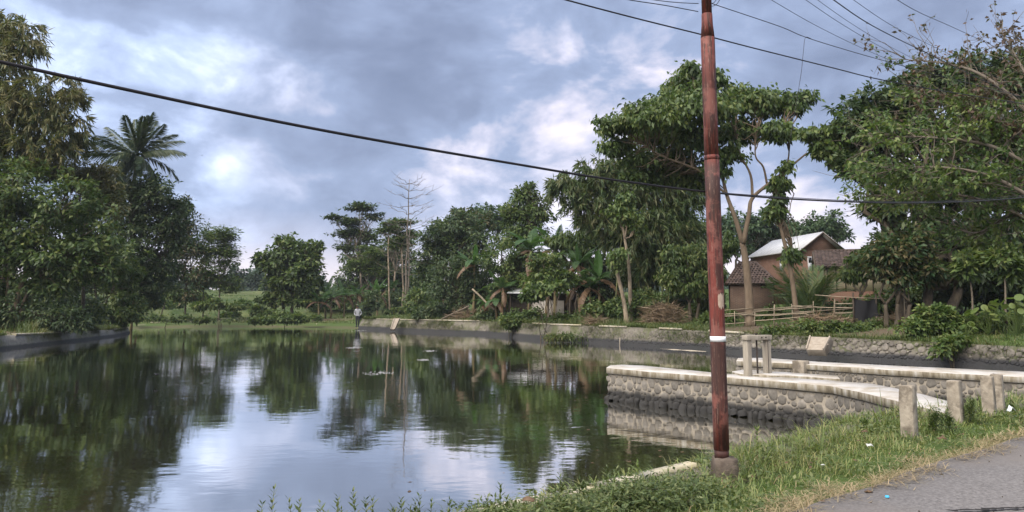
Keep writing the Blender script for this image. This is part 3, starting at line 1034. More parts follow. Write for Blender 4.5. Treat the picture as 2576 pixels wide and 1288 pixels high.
# ------------------------------------------------------------------ concrete guide posts on the verge
def guide_post(px, py, label, h, w, rz, lean, seed):
    g = G(px, py, -.1)
    rng = np.random.default_rng(seed)
    t = thing('guide_post', label, 'post', (g[0], g[1], -.14), 'concrete guide posts on the verge')
    # tapering shaft with chipped top corners
    ks = [(-.25, 1.0), (.0, 1.0), (.35, .985), (.7, .97), (.97, .955), (1.0, .90)]
    v = []
    for k, s in ks:
        z = max(k * h, -.25)
        for sx, sy in ((-1, -1), (1, -1), (1, 1), (-1, 1)):
            v.append((sx * w / 2 * s + rng.normal(0, .003) + lean * z, sy * w / 2 * s + rng.normal(0, .003), z + (rng.normal(0, .006) if k > .9 else 0)))
    q = [(r * 4 + i, r * 4 + (i + 1) % 4, r * 4 + 4 + (i + 1) % 4, r * 4 + 4 + i) for r in range(5) for i in range(4)] + [(20, 21, 22, 23)]
    o = MB().add(np.array(v) @ np.array([(math.cos(rz), math.sin(rz), 0), (-math.sin(rz), math.cos(rz), 0), (0, 0, 1)]) + np.array(t.location), q).build('shaft', 'concrete_worn', t)
    bevel(o, .007, 1)


ra = math.atan2(RD[1], RD[0])
guide_post(2288, 1094, 'concrete guide post in the grass nearest the red pole', .66, .165, ra - 1.50, .02, 1)
guide_post(2407, 1063, 'second concrete guide post from the red pole, beside a leafy weed', .62, .165, ra - 1.55, .0, 2)
guide_post(2490, 1047, 'third concrete guide post from the red pole with a pale patch', .62, .16, ra - 1.48, .0, 3)
guide_post(2514, 1032, 'concrete guide post farthest right, half hidden behind another post', .60, .15, ra - 1.5, .0, 4)


# ------------------------------------------------------------------ utility pole and cables
def pole():
    g = G(1817, 1192, -.10)
    x, y = g[0], g[1]
    t = thing('utility_pole', 'tall red-brown painted steel utility pole with a blank white plate', 'utility pole', (x, y, -.12))
    rng = np.random.default_rng(2)
    n = 20
    a = np.arange(n) * 2 * math.pi / n + .1
    # squarish worn concrete foot
    sup = (np.abs(np.cos(a)) ** 7 + np.abs(np.sin(a)) ** 7) ** (-1 / 7)
    v = []
    for z, r in ((-.25, .116), (.10, .114), (.163, .110), (.174, .102), (.18, .07)):
        v.append(np.c_[x + .03 + np.cos(a) * sup * r + rng.normal(0, .004, n), y + np.sin(a) * sup * r, np.full(n, -.12 + z) + rng.normal(0, .004, n)])
    q = [(r * n + i, r * n + (i + 1) % n, (r + 1) * n + (i + 1) % n, (r + 1) * n + i) for r in range(4) for i in range(n)]
    MB().add(np.concatenate(v), q, [(4 * n, 4 * n + i, 4 * n + i + 1) for i in range(1, n - 1)]).build('concrete_foot', 'footing', t, smooth=False)
    px = x
    def seg(name, z0, z1, r0, r1, m_, k=2):
        zs = np.linspace(z0, z1, k)
        return MB().tube(np.c_[np.full(k, px), np.full(k, y), zs], np.linspace(r0, r1, k), 28).build(name, m_, t, smooth=True)
    seg('collar', .05, .135, .069, .069, 'pole_dark')
    seg('lower_shaft', .13, 3.03, .0750, .0752, 'pole_shaft', 8)
    seg('middle_shaft', 3.028, 4.30, .0725, .0715, 'pole_shaft', 4)
    MB().tube([(px, y, 3.00), (px, y, 3.028), (px, y, 3.05)], [.0755, .0775, .074], 28).build('ring', 'pole_shaft', t, smooth=True)
    MB().tube([(px, y, 4.298), (px, y, 4.45), (px, y, 4.56)], [.0715, .058, .055], 28).build('reducer', 'pole_shaft', t, smooth=True)
    seg('upper_shaft', 4.55, 8.2, .052, .05, 'pole_shaft', 4)
    # blank white plate bent round the shaft
    aa = np.linspace(R(180), R(360), 19)
    z0, z1 = 1.17, 1.222
    v = np.concatenate([np.c_[px + np.cos(aa) * .0785, y + np.sin(aa) * .0785, np.full(19, z)] for z in (z0, z1)])
    o = MB().add(v, [(i, i + 1, 20 + i, 19 + i) for i in range(18)]).build('white_plate', 'label_white', t, smooth=True)
    so = o.modifiers.new('solid', 'SOLIDIFY'); so.thickness = .0025
    # torn paper left on the paint
    aa = np.linspace(R(265), R(318), 8)
    zt = 1.62 + np.array([0, .02, .012, .03, .02, .0, .03, .01]); zb = 1.50 + np.array([.03, .0, .01, -.02, .0, .02, -.01, .02])
    v = np.concatenate([np.c_[px + np.cos(aa) * .0768, y + np.sin(aa) * .0768, zb], np.c_[px + np.cos(aa) * .0768, y + np.sin(aa) * .0768, zt]])
    MB().add(v, [(i, i + 1, 9 + i, 8 + i) for i in range(7)]).build('torn_paper', 'paper', t, smooth=True)
    # cable loops at the top
    for s, r_, zc in ((1, .07, 4.83), (1, .10, 4.80), (-1, .05, 4.9)):
        th = np.linspace(-1.7, 1.7, 14)
        pts = np.c_[px + s * (.05 + r_ * np.cos(th)), np.full(14, y - .02), zc + .16 * np.sin(th)]
        MB().tube(pts, .0035, 5).build('cable_loop', 'cable', t, smooth=True)
    return x, y


POLE_X, POLE_Y = pole()


def crom(pts, k=10):
    pts = np.asarray(pts, float)
    e = np.concatenate([[2 * pts[0] - pts[1]], pts, [2 * pts[-1] - pts[-2]]])
    out = []
    for i in range(1, len(e) - 2):
        a, b, c, d = e[i - 1:i + 3]
        for t in np.linspace(0, 1, k, endpoint=False):
            out.append(.5 * ((2 * b) + (c - a) * t + (2 * a - 5 * b + 4 * c - d) * t * t + (3 * b - a - 3 * c + d) * t ** 3))
    out.append(pts[-1])
    return np.array(out)


def lineY(px, off=0.0):
    """depth at picture column px of a line along the road through the pole, off metres further"""
    u = (px - 1288) / F
    a = np.array([POLE_X, POLE_Y + .12 + off]); d = RD
    t = (u * a[1] - a[0]) / (d[0] - u * d[1])
    return a[1] + d[1] * t


def cable(label, px, r, off=None, depth=None, name='overhead_cable', k=10, ext=(12, 12)):
    pts = []
    for i, (x, y) in enumerate(px):
        Y = lineY(x, off) if depth is None else depth[i]
        pts.append(P(x, y, Y))
    c = crom(pts, k)
    # the span goes on out of the picture
    if ext[0]:
        c = np.concatenate([[c[0] + norm(c[0] - c[2]) * ext[0]], c])
    if ext[1]:
        c = np.concatenate([c, [c[-1] + norm(c[-1] - c[-3]) * ext[1]]])
    o = MB().tube(c, r, 7).build(name, 'cable', org=tuple(c[0]), smooth=True)
    return tag(o, label, 'cable', 'overhead cables along the road')


cable('thick black cable sagging right across the picture behind the red pole',
      [(-260, 90), (0, 155), (350, 232), (700, 306), (1000, 362), (1288, 411), (1520, 449), (1765, 481), (1950, 498), (2150, 508), (2300, 510.5), (2450, 506), (2576, 497), (2760, 480)], .0105, .0)
cable('thinner strand running beside the thick low cable right of the pole',
      [(1790, 483), (1950, 494.5), (2150, 505), (2300, 507), (2450, 502), (2576, 492), (2760, 474)], .004, .05, ext=(0, 12))
cable('black cable crossing behind the pole top and sloping down to the right trees',
      [(1330, -28), (1425, 0), (1600, 46), (1765, 87), (1900, 122), (2100, 172), (2200, 197), (2330, 222), (2480, 246)], .0075, .25)
cable('upper left service wire fixed to the pole top',
      [(1500, -18), (1585, 0), (1670, 13), (1756, 29)], .0045, .0, ext=(12, 0))
cable('short service wire touching the pole at the top picture edge', [(1560, -14), (1640, -1), (1700, 6), (1757, 9)], .004, .0, ext=(12, 0))
cable('thin wire from the pole top to the bare branches, with a strand hanging from it',
      [(1770, 0), (1800, 12), (1960, 66), (2025, 93), (2130, 126), (2250, 160), (2330, 182), (2420, 205)], .0045, .1, ext=(0, 10))
cable('loose thin strand hanging in a curve from the wire right of the pole',
      [(2040, 97), (2026, 95), (2021, 130), (2016, 180), (2008, 230), (1997, 300), (1988, 345)], .0028, None, [8.9, 8.85, 8.8, 8.8, 8.8, 8.75, 8.7], k=8, ext=(0, 0))
for lab, a, b, c, d, r in (
        ('leftmost of the bundle of wires fanning out at the upper right', (1920, -12), (2060, 68), (2200, 135), (2330, 188), .004),
        ('second wire from the left in the upper right fan', (2010, -12), (2120, 62), (2230, 125), (2350, 180), .004),
        ('third wire from the left in the upper right fan', (2040, -12), (2140, 58), (2240, 118), (2360, 178), .0035),
        ('thickest black wire of the upper right fan', (2080, -12), (2190, 62), (2320, 128), (2500, 215), .008),
        ('thin wire just right of the thickest one in the upper right fan', (2130, -12), (2240, 62), (2350, 118), (2480, 180), .004),
        ('rightmost wire of the upper right fan', (2235, -14), (2310, 30), (2400, 70), (2530, 130), .005)):
    cable(lab, [a, b, c, d], r, None, [9.5, 11.5, 14, 18])


# ------------------------------------------------------------------ chutes, pipe and blocks on the banks
def slab_between(name, label, cat, corners, th, m_, lip=0):
    """sloping slab through four corners (top-left, top-right, bottom-right, bottom-left)"""
    c = np.array(corners, float)
    n = norm(np.cross(c[1] - c[0], c[3] - c[0]))
    if n[1] > 0:
        n = -n
    o = thing(name, label, cat, tuple(c[2:].mean(0)))
    v = np.concatenate([c + n * .04, c - n * th])
    q = [(3, 2, 1, 0), (4, 5, 6, 7), (0, 1, 5, 4), (1, 2, 6, 5), (2, 3, 7, 6), (3, 0, 4, 7)]
    bevel(MB().add(v, q).build('bed', m_, o), .02)
    for a, b in ((0, 3), (1, 2)):
        e = norm(c[1] - c[0]) * lip
        s = 1 if a == 0 else -1
        v = np.array([c[a], c[a] + e * s, c[b] + e * s, c[b]])
        v = np.concatenate([v + n * .12, v - n * (th + .02)])
        bevel(MB().add(v, q).build('side_lip', m_, o), .015)
    return o


ch = slab_between('drain_chute', 'tan concrete drain chute let into the right bank wall', 'chute',
                  [P(2038, 848, 34.4), P(2091, 850, 33.6), P(2074, 882, 32.9), P(2028, 881, 33.7)], .3, 'concrete_tan', .07)
a_, b_ = P(2035, 866, 34.0), P(2083, 867, 33.2)
MB().tube([a_ + [0, -.05, .0], b_ + [0, -.05, .0]], .035, 6).build('step', 'concrete_tan', ch)
slab_between('drain_chute', 'long pale chute slanting down the far wall beside the person', 'chute',
             [P(991, 801.5, 74.6), P(1006, 801.5, 74.6), P(994, 829, 73.6), P(982, 829, 73.6)], .12, 'concrete_tan', .09)


# ------------------------------------------------------------------ vegetation
def kites(p, d, up, L, Wd, droop=.15):
    """leaf blades: base points p, directions d, side from cross(d, up); a kite of four corners each"""
    d = norm(d); s = norm(np.cross(d, up))
    L = np.asarray(L, float).reshape(-1, 1); Wd = np.asarray(Wd, float).reshape(-1, 1)
    z = np.array([0, 0, 1.0])
    a = p; b = p + d * L * .42 + s * Wd * .5; t = p + d * L - z * L * droop; c = p + d * L * .42 - s * Wd * .5
    return np.stack([a, b, t, c], 1)


def rand_dirs(rng, n):
    return norm(rng.normal(size=(n, 3)))


def crown_points(rng, blobs, nclump, shell=2.4, flat=.25):
    """clump centres through ellipsoids (x,y,z,rx,ry,rz)"""
    B = np.array(blobs)
    w = B[:, 3] * B[:, 5] + .3 * B[:, 3] * B[:, 4]
    k = rng.choice(len(B), nclump, p=w / w.sum())
    d = rand_dirs(rng, nclump)
    d[:, 2] = np.where(d[:, 2] < 0, d[:, 2] * (1 - flat), d[:, 2])
    r = rng.random(nclump) ** (1 / shell)
    r *= 1 + .16 * np.sin(d[:, 0] * 5 + k * 1.7) * np.cos(d[:, 2] * 6 + k)      # lobed outline
    r *= np.where(rng.random(nclump) < .07, rng.uniform(1.1, 1.35, nclump), 1.0)      # stray sprigs
    C = B[k, :3] + d * r[:, None] * B[k, 3:6]
    # gaps between the boughs
    sz = np.clip((B[k, 3] + B[k, 5]) * .5, .8, 4)
    g = np.sin(C[:, 0] * 2.6 / sz + k) * np.sin(C[:, 1] * 2.9 / sz + 1.3 * k) + np.sin(C[:, 2] * 3.4 / sz + C[:, 0] * 1.1 / sz + k * .7)
    ok = (g > -.75) | (rng.random(nclump) < .2)
    return C[ok], d[ok], k[ok]


def foliage(rng, blobs, n, leaf, style='broad', per=26, cr=.16, shell=2.4, flat=.25):
    nclump = max(6, n // per)
    C, D, k = crown_points(rng, blobs, int(nclump * 1.25), shell, flat)
    nclump = len(C)
    B = np.array(blobs)
    size = (B[k, 3] + B[k, 5]) * .5
    i = np.repeat(np.arange(nclump), per)
    n = len(i)
    L = leaf[0] * rng.uniform(.65, 1.3, n); Wd = leaf[1] * rng.uniform(.7, 1.25, n)
    csize = np.clip(size[i] * cr * rng.uniform(.7, 1.5, nclump)[i], .25, 2.2)
    if style == 'bamboo':
        # drooping sprays: leaves hang along a twig that arches out and down
        t = rng.random(n)
        out = norm(D * [1, 1, .35] + rng.normal(0, .35, (nclump, 3)))[i]
        ln = csize * 2.0
        p = C[i] + out * (t * ln)[:, None] * .8 - np.array([0, 0, 1.0]) * (t * t * ln)[:, None] * .75 + rng.normal(0, .09, (n, 3)) * csize[:, None]
        d = out * .55 + np.array([0, 0, -1.0]) * rng.uniform(.3, 1.1, n)[:, None] + rng.normal(0, .33, (n, 3))
        up = rand_dirs(rng, n)
        return kites(p, d, up, L, Wd, .05), C, D
    g = rng.normal(0, .55, (n, 3)) * [1, 1, .62]
    p = C[i] + g * csize[:, None]
    if style == 'hang':
        d = norm(g) * .55 + rng.normal(0, .35, (n, 3)) + np.array([0, 0, -.75])
        up = norm(rng.normal(0, 1, (n, 3)) + D[i])
        return kites(p, d, up, L, Wd, .12), C, D
    if style == 'layer':
        p = C[i] + g * csize[:, None] * [1.5, 1.5, .32]
        d = norm(g * [1, 1, .2]) + rng.normal(0, .3, (n, 3))
        up = norm(np.array([0, 0, 1.0]) + rng.normal(0, .35, (n, 3)))
        return kites(p, d, up, L, Wd, .1), C, D
    d = norm(g) * .6 + D[i] * .35 + rng.normal(0, .45, (n, 3)) + np.array([0, 0, -.18])
    up = norm(D[i] * .5 + np.array([0, 0, .8]) + rng.normal(0, .34, (n, 3)))
    return kites(p, d, up, L, Wd, .18), C, D


def bend(a, b, rng, k=5, amp=.06, sag=0.0):
    a = np.asarray(a, float); b = np.asarray(b, float)
    t = np.linspace(0, 1, k)
    L = np.linalg.norm(b - a)
    off = rng.normal(0, amp * L, (k, 3)) * np.sin(t * math.pi)[:, None]
    p = a + (b - a) * t[:, None] + off
    p[:, 2] += sag * L * np.sin(t * math.pi)
    return p


def px_blobs(bl, Y):
    out = []
    for b in bl:
        px, py, rx, ry = b[:4]
        dy = b[4] if len(b) > 4 else 0
        c = P(px, py, Y + dy); m = (Y + dy) / F
        out.append((*c, rx * m, min(rx, ry * 1.2) * m * .85, ry * m))
    return out


NTREE = 0


def tree(label, base, Y, blobs, n, leaf=(.32, .17), lm='leaf_dark', bark='bark_dark', r=.2, style='broad', fork=.35, name='tree', cat='tree',
         trunks=1, per=26, cr=.16, twigs=.35, shell=2.4, flat=.25, group=None, lean=0.0, limbs=True, skel=None, drop=0):
    """base: picture column of the trunk foot at depth Y; blobs: (px, py, rx, ry[, depth offset]) of the crown"""
    global NTREE
    NTREE += 1
    rng = np.random.default_rng(1000 + NTREE)
    bx = (base - 1288) / F
    b0 = P(base, 700, Y); x, y = b0[0], Y
    z = gz(x, y) - .08
    t = thing(name, label, cat, (x, y, z), group)
    B = px_blobs(blobs, Y)
    if drop:
        gap = min(b[2] - b[5] for b in B) - z
        if .15 < gap < drop and z > -.6:
            B = [(b[0], b[1], b[2] - gap - .1, *b[3:]) for b in B]
    q, C, D = foliage(rng, B, n, leaf, style, per, cr, shell, flat)
    MB().quads(q).build('crown', lm, t)
    Bc = np.array(B)
    low = min(b[2] - b[5] * .5 for b in B)
    m = MB()
    cen = np.average(Bc[:, :3], axis=0, weights=Bc[:, 3] * Bc[:, 5])
    if skel:
        allp = []
        for path, r0, r1 in skel:
            dd = np.cumsum(rng.normal(0, .12, len(path))) * (0 if path is skel[0][0] else 1)
            pts = np.array([P(a, c_, Y + e_) for (a, c_), e_ in zip(path, dd)])
            if path[0][1] > 760:
                pts[0, 2] = z
            c_ = crom(pts, 5)
            rr = np.linspace(r0, r1, len(c_))
            if path[0][1] > 760:
                rr[:3] *= [1.35, 1.15, 1.05]
            m.tube(c_, rr, 9)
            allp.append(c_[len(c_) // 3:])
        allp = np.concatenate(allp)
        order = rng.permutation(len(C))[:int(len(C) * twigs)][:220]
        for ci in order:
            j = np.argmin(np.linalg.norm(allp - C[ci] - [0, 0, -.6], axis=1))
            s0 = allp[max(0, j - rng.integers(0, 3))]
            if np.linalg.norm(s0 - C[ci]) < 5:
                m.tube(bend(s0, C[ci], rng, 5, .07, .05), np.array([.045, .035, .026, .018, .008]), 4, False)
        trunks = 0
    for k in range(trunks):
        ox = (k - (trunks - 1) / 2) * r * 3.2
        f0 = np.array([x + ox, y + rng.normal(0, r), z])
        fk = np.array([x + ox * 1.6 + (cen[0] - x) * fork * .8 + lean, y + (cen[1] - y) * fork, z + max(.6, (cen[2] - z) * fork)])
        tp = bend(f0, fk, rng, 6, .018)
        rr = r * np.linspace(1, .72, 6); rr[0] *= 1.3
        m.tube(tp, rr, 9)
        if limbs:
            for j, b in enumerate(B):
                if j % trunks != k:
                    continue
                c = np.array(b[:3])
                lp = bend(fk, c + [0, 0, b[5] * .2], rng, 6, .07, .04)
                m.tube(lp, r * np.linspace(.62, .14, 6), 6)
                near = np.where(np.linalg.norm((C - c) / np.array(b[3:6]), axis=1) < 1.15)[0]
                rng.shuffle(near)
                for ci in near[:int(len(near) * twigs)][:26]:
                    s0 = lp[rng.integers(2, 6)]
                    m.tube(bend(s0, C[ci], rng, 4, .08), r * np.array([.2, .15, .1, .05]), 4, False)
    m.build('trunk', bark, t, smooth=True)
    return t


def bush(label, base, Y, blobs, n, leaf=(.16, .09), lm='leaf_mid', name='bush', cat='bush', **kw):
    return tree(label, base, Y, blobs, n, leaf, lm, kw.pop('bark', 'bark_dark'), kw.pop('r', .05), kw.pop('style', 'broad'), kw.pop('fork', .3), name, cat,
                kw.pop('trunks', 3), per=kw.pop('per', 18), drop=kw.pop('drop', 2.6), **kw)


def bamboo(label, base, Y, blobs, n, culms, lm='leaf_bamboo', leaf=(.42, .075), per=22, cr=.22, spread=1.6, shell=2.0, bow=.6):
    global NTREE
    NTREE += 1
    rng = np.random.default_rng(1000 + NTREE)
    x = P(base, 700, Y)[0]
    z = gz(x, Y) - .05
    t = thing('bamboo_clump', label, 'bamboo', (x, Y, z))
    B = px_blobs(blobs, Y)
    q, C, D = foliage(rng, B, n, leaf, 'bamboo', per, cr, shell, .1)
    MB().quads(q).build('foliage', lm, t)
    tops = C[np.argsort(-C[:, 2] + rng.normal(0, 2.0, len(C)))]
    for k in range(culms):
        f = np.array([x + rng.normal(0, spread * .5), Y + rng.normal(0, spread * .4), z])
        e = tops[(k * 7) % len(tops)]
        mid = f + (e - f) * [.35, .35, .72]
        tt = np.linspace(0, 1, 8)[:, None]
        pts = (1 - tt) ** 2 * f + 2 * tt * (1 - tt) * mid + tt ** 2 * e
        MB().tube(pts, np.linspace(.05, .012, 8), 6).build('culm', 'bamboo_culm', t, smooth=True)
    return t


# ---- palms and bananas: leaves made once, shared
def frond_mesh(name, L, width, n, droop, m_, seed, stem=.12, ang=.75, hang=.45, lw=.05):
    """a feather frond along +X from the origin, arching by droop"""
    rng = np.random.default_rng(seed)
    s = np.linspace(0, 1, 12)
    x = L * (s - .18 * droop * s ** 3); z = L * (.10 * s - droop * .62 * s ** 2.2)
    sp = np.c_[x, np.zeros(12), z]
    m = MB().tube(sp, np.linspace(.035, .006, 12) * L / 3.5, 5)
    u = np.repeat(np.linspace(stem, .99, n), 2); sg = np.tile([-1, 1], n)
    p = np.c_[np.interp(u, s, sp[:, 0]), np.zeros(2 * n), np.interp(u, s, sp[:, 2])]
    ln = width * np.sin(np.clip((u - stem) / (1 - stem) * .93 + .07, 0, 1) * math.pi) ** .6 * rng.uniform(.8, 1.1, 2 * n) + .12
    d = np.c_[np.full(2 * n, math.cos(ang)) + u * .25, sg * math.sin(ang), rng.uniform(-hang * 1.3, -hang * .4, 2 * n)]
    mid = norm(d)
    v = kites(p, mid, np.tile([0, 0, 1.0], (2 * n, 1)) + rng.normal(0, .25, (2 * n, 3)), ln, np.full(2 * n, lw), .35)
    m.quads(v)
    v = np.concatenate(m.v)
    me = mesh_of(name, v, np.concatenate(m.q), np.concatenate(m.t) if m.t else None)
    me.materials.append(MATS[m_])
    return me


def banana_leaf_mesh(L, Wd, droop, m_, seed, tatter=.35, fold=.35):
    rng = np.random.default_rng(seed)
    n = 22
    s = np.linspace(0, 1, n + 1)
    x = L * (s - .22 * droop * s ** 2.5); z = L * (.18 * s - droop * .75 * s ** 2.3)
    w = Wd * .5 * np.clip(np.sin(np.clip(s * 1.02 + .02, 0, 1) * math.pi) ** .5, .05, 1) * np.where(s < .1, s / .1, 1)
    m = MB().tube(np.c_[x, 0 * x, z], np.linspace(.035, .006, n + 1), 5)
    for sg in (-1, 1):
        off = 0.0
        for i in range(1, n):
            if rng.random() < tatter:
                off = rng.uniform(-.25, .05)
            a = rng.uniform(-.03, .03)
            ya, yb = w[i], w[i + 1]
            fz = -fold + off
            v = [(x[i], 0, z[i]), (x[i + 1], 0, z[i + 1]),
                 (x[i + 1] + .10 * Wd - .01, sg * yb, z[i + 1] + fz * yb + a), (x[i] + .10 * Wd + .01, sg * ya, z[i] + fz * ya + a)]
            m.quads([v if sg > 0 else v[::-1]])
    me = mesh_of('leaf', np.concatenate(m.v), np.concatenate(m.q), np.concatenate(m.t))
    me.materials.append(MATS[m_])
    return me


BAN = [banana_leaf_mesh(2.3, .62, dr, 'leaf_banana', 40 + i, ta) for i, (dr, ta) in enumerate(((.45, .4), (.8, .55), (1.15, .6), (.3, .35)))]
BAN_BRIGHT = banana_leaf_mesh(2.2, .66, .12, 'leaf_banana_bright', 50, .12, .2)
BAN_DRY = banana_leaf_mesh(2.4, .5, 1.0, 'leaf_dry', 51, .6, .9)
BAN_ORANGE = banana_leaf_mesh(1.8, .5, .8, 'leaf_orange', 52, .3)


def banana(label, px, Y, h, leaves=7, bright=0, dry=2, scale=1.0, seed=0, stems=1, orange=0, spread=1.0):
    rng = np.random.default_rng(seed + int(px))
    x = P(px, 700, Y)[0]; z = gz(x, Y) - .05
    t = thing('banana_plant', label, 'banana plant', (x, Y, z))
    for s in range(stems):
        ox = np.array([rng.normal(0, .5), rng.normal(0, .4), 0]) * (s > 0)
        hh = h * (1 if s == 0 else rng.uniform(.6, .9))
        top = ox + [rng.normal(0, .12), rng.normal(0, .1), hh]
        MB().tube(bend(ox + [x, Y, z], top + [x, Y, z], rng, 6, .015), np.array([.13, .12, .105, .095, .08, .05]) * scale ** .5, 9).build('pseudostem', 'banana_stem', t, smooth=True)
        a0 = rng.uniform(0, 6)
        specs = [(BAN[rng.integers(4)], rng.uniform(.15, 1.15)) for _ in range(leaves)]
        specs += [(BAN_BRIGHT, 1.38)] * (bright if s == 0 else 0) + [(BAN_DRY, rng.uniform(-.5, .1)) for _ in range(dry)] + [(BAN_ORANGE, .1)] * (orange if s == 0 else 0)
        for k, (me, el) in enumerate(specs):
            o = bpy.data.objects.new('leaf', me); COL.objects.link(o); o.parent = t
            az = a0 + k * 2.4
            o.location = top + [0, 0, -.05 * k * .4]
            o.rotation_euler = Matrix.Rotation(az, 3, 'Z').to_4x4().to_3x3().to_euler()
            o.rotation_euler = (Matrix.Rotation(az, 3, 'Z') @ Matrix.Rotation(-el, 3, 'Y')).to_euler()
            k_ = scale * rng.uniform(.68, 1.0)
            o.scale = (k_, k_, k_)
    return t


FR = [frond_mesh('frond', 4.6, 1.05, 58, dr, 'leaf_palm', 60 + i, hang=hg, lw=.11) for i, (dr, hg) in enumerate(((.25, .5), (.55, .7), (.85, .9), (1.25, .9)))]
FR_DRY = frond_mesh('frond', 4.3, .7, 34, 1.35, 'leaf_palm_dry', 66, hang=.9)
SAL = [frond_mesh('frond', 3.2, .55, 30, dr, 'leaf_salak', 70 + i, lw=.06, hang=.15) for i, dr in enumerate((.15, .4, .7))]


def put(me, t, loc, az, el, sc=1.0, name='frond', roll=0.0):
    o = bpy.data.objects.new(name, me); COL.objects.link(o); o.parent = t
    o.location = loc
    o.rotation_euler = (Matrix.Rotation(az, 3, 'Z') @ Matrix.Rotation(-el, 3, 'Y') @ Matrix.Rotation(roll, 3, 'X')).to_euler()
    o.scale = (sc, sc, sc)
    return o


def coconut():
    Y = 72
    c = P(345, 393, Y)
    x = P(310, 700, Y)[0]; z = gz(x, Y)
    t = thing('coconut_palm', 'tall coconut palm rising above the left trees', 'palm tree', (x, Y, z))
    rng = np.random.default_rng(8)
    MB().tube(bend((x, Y, z), c, rng, 9, .012), np.linspace(.22, .15, 9), 10).build('trunk', 'bark_grey', t, smooth=True)
    loc = c - np.array(t.location)
    specs = [(0, 1.35, 0, 1.0), (2.4, 1.28, 0, .92), (1.0, 1.2, 0, .95), (-.9, 1.1, 0, .9), (3.0, .75, 0, 1.05), (3.5, .45, 1, 1.1), (3.25, .2, 1, 1.1), (2.9, -.15, 2, 1.0),
             (.1, .62, 1, 1.0), (-.25, .25, 1, 1.12), (.3, -.1, 2, 1.0), (-.7, -.2, 2, .95), (-1.5, .1, 2, .95), (-2.2, -.1, 2, 1.0), (-1.1, -.55, 3, .9), (-1.8, -.6, 3, .9),
             (1.4, .5, 1, 1), (2.0, .2, 2, 1), (4.0, -.45, 3, .9), (.5, -.5, 3, .9), (-1.6, .95, 0, .95), (.8, .9, 1, 1), (2.6, 1.0, 0, 1), (-.3, .8, 0, .95), (3.3, -.5, 3, 1), (-.1, -.45, 3, 1), (-1.3, .45, 1, .9), (-2.4, .5, 1, .95), (1.9, 1.25, 0, .9), (-.6, 1.3, 0, .9), (-2.0, -.3, 3, 1)]
    for az, el, k, s in specs:
        put(FR[k], t, loc, az, el, s * 1.04, roll=rng.normal(0, .3))
    put(FR_DRY, t, loc, -1.35, -.75, .75); put(FR_DRY, t, loc, -2.6, -.8, .7)
    for k in range(5):
        a = k * 1.26
        v = MB()
        th = np.linspace(0, math.pi, 5)
        v.tube(np.c_[np.zeros(5) + c[0] + .35 * math.cos(a), np.zeros(5) + c[1] + .35 * math.sin(a), c[2] - .35 - .15 * np.cos(th)], .15 * np.sin(th) + .005, 8)
        v.build('coconut', 'bamboo_culm', t, smooth=True)


coconut()

# ---- left bank
bamboo('tall bamboo clump drooping at the far left edge', 20, 53,
       [(10, 130, 75, 110), (-60, 60, 60, 70), (60, 90, 52, 60), (110, 250, 85, 75), (20, 270, 100, 90), (165, 230, 50, 45), (120, 350, 90, 70), (190, 330, 32, 90), (30, 380, 90, 60), (-70, 250, 70, 150)], 21000, 12,
       'leaf_bamboo_warm', (.62, .11), per=24, cr=.22, spread=2.2)
tree('dense dark tree with leaning forked trunk on the left bank', 60, 51,
     [(40, 480, 110, 80), (170, 520, 90, 80), (20, 600, 110, 90), (150, 640, 110, 70), (230, 590, 70, 70), (250, 680, 60, 60), (-60, 520, 90, 110), (90, 720, 120, 40), (-40, 700, 90, 60)], 22000,
     (.38, .19), 'leaf_dark', 'bark_warm', .2, fork=.3, per=28, cr=.17,
     skel=[([(28, 800), (48, 735), (66, 680), (80, 620), (110, 555)], .2, .08), ([(40, 790), (78, 715), (110, 690), (165, 645)], .13, .05), ([(10, 790), (22, 700), (20, 600), (40, 500)], .12, .05)])
tree('olive brown leafy tree in the middle of the left group', 215, 56, [(215, 450, 75, 60), (150, 420, 60, 45), (260, 510, 60, 65), (180, 530, 75, 50), (255, 440, 40, 40)], 9000,
     (.30, .15), 'leaf_olive', 'bark_dark', .16, per=24, cr=.18)
tree('tall dark green tree just right of the coconut palm base', 305, 72,
     [(390, 490, 65, 60), (345, 470, 55, 42), (300, 480, 50, 45), (330, 540, 70, 70), (420, 560, 45, 60), (330, 620, 85, 70), (400, 650, 60, 60), (300, 690, 80, 60), (370, 720, 60, 45), (445, 520, 30, 35), (440, 600, 30, 50)], 20000,
     (.42, .2), 'leaf_deep', 'bark_dark', .25, per=28, cr=.17)
tree('bright edged shrubby tree low on the left bank', 280, 66, [(250, 620, 55, 45), (310, 660, 60, 50), (200, 700, 70, 45), (290, 735, 60, 35), (120, 740, 70, 35)], 7000, (.34, .19), 'leaf_mid', 'bark_dark', .1, trunks=3, per=22)
bush('shaded thicket under the dense tree at the left edge', 40, 50, [(30, 760, 70, 45), (110, 770, 70, 40), (-50, 740, 60, 70), (180, 775, 50, 35)], 6000, (.28, .13), 'leaf_deep')
bush('dark undergrowth on the left bank near its far corner', 260, 66, [(230, 770, 55, 35), (290, 775, 45, 32), (330, 760, 35, 40)], 4200, (.30, .15), 'leaf_dark')
tree('slender open tree left of the gap, thin straight trunk', 470, 97, [(470, 560, 30, 40), (450, 620, 32, 40), (490, 620, 30, 45), (440, 680, 34, 40), (500, 690, 34, 40), (465, 520, 18, 30), (470, 740, 40, 26)], 8500,
     (.42, .2), 'leaf_brownish', 'bark_dark', .13, per=14, cr=.3, fork=.55, twigs=.8)
tree('slender feathery tree at the right end of the left group', 556, 98, [(560, 590, 34, 22), (545, 630, 44, 30), (575, 650, 26, 34), (540, 690, 40, 40), (565, 600, 24, 30), (580, 720, 26, 26)], 8500,
     (.5, .16), 'leaf_mid', 'bark_grey', .12, per=16, cr=.3, fork=.55, style='layer', twigs=.8)
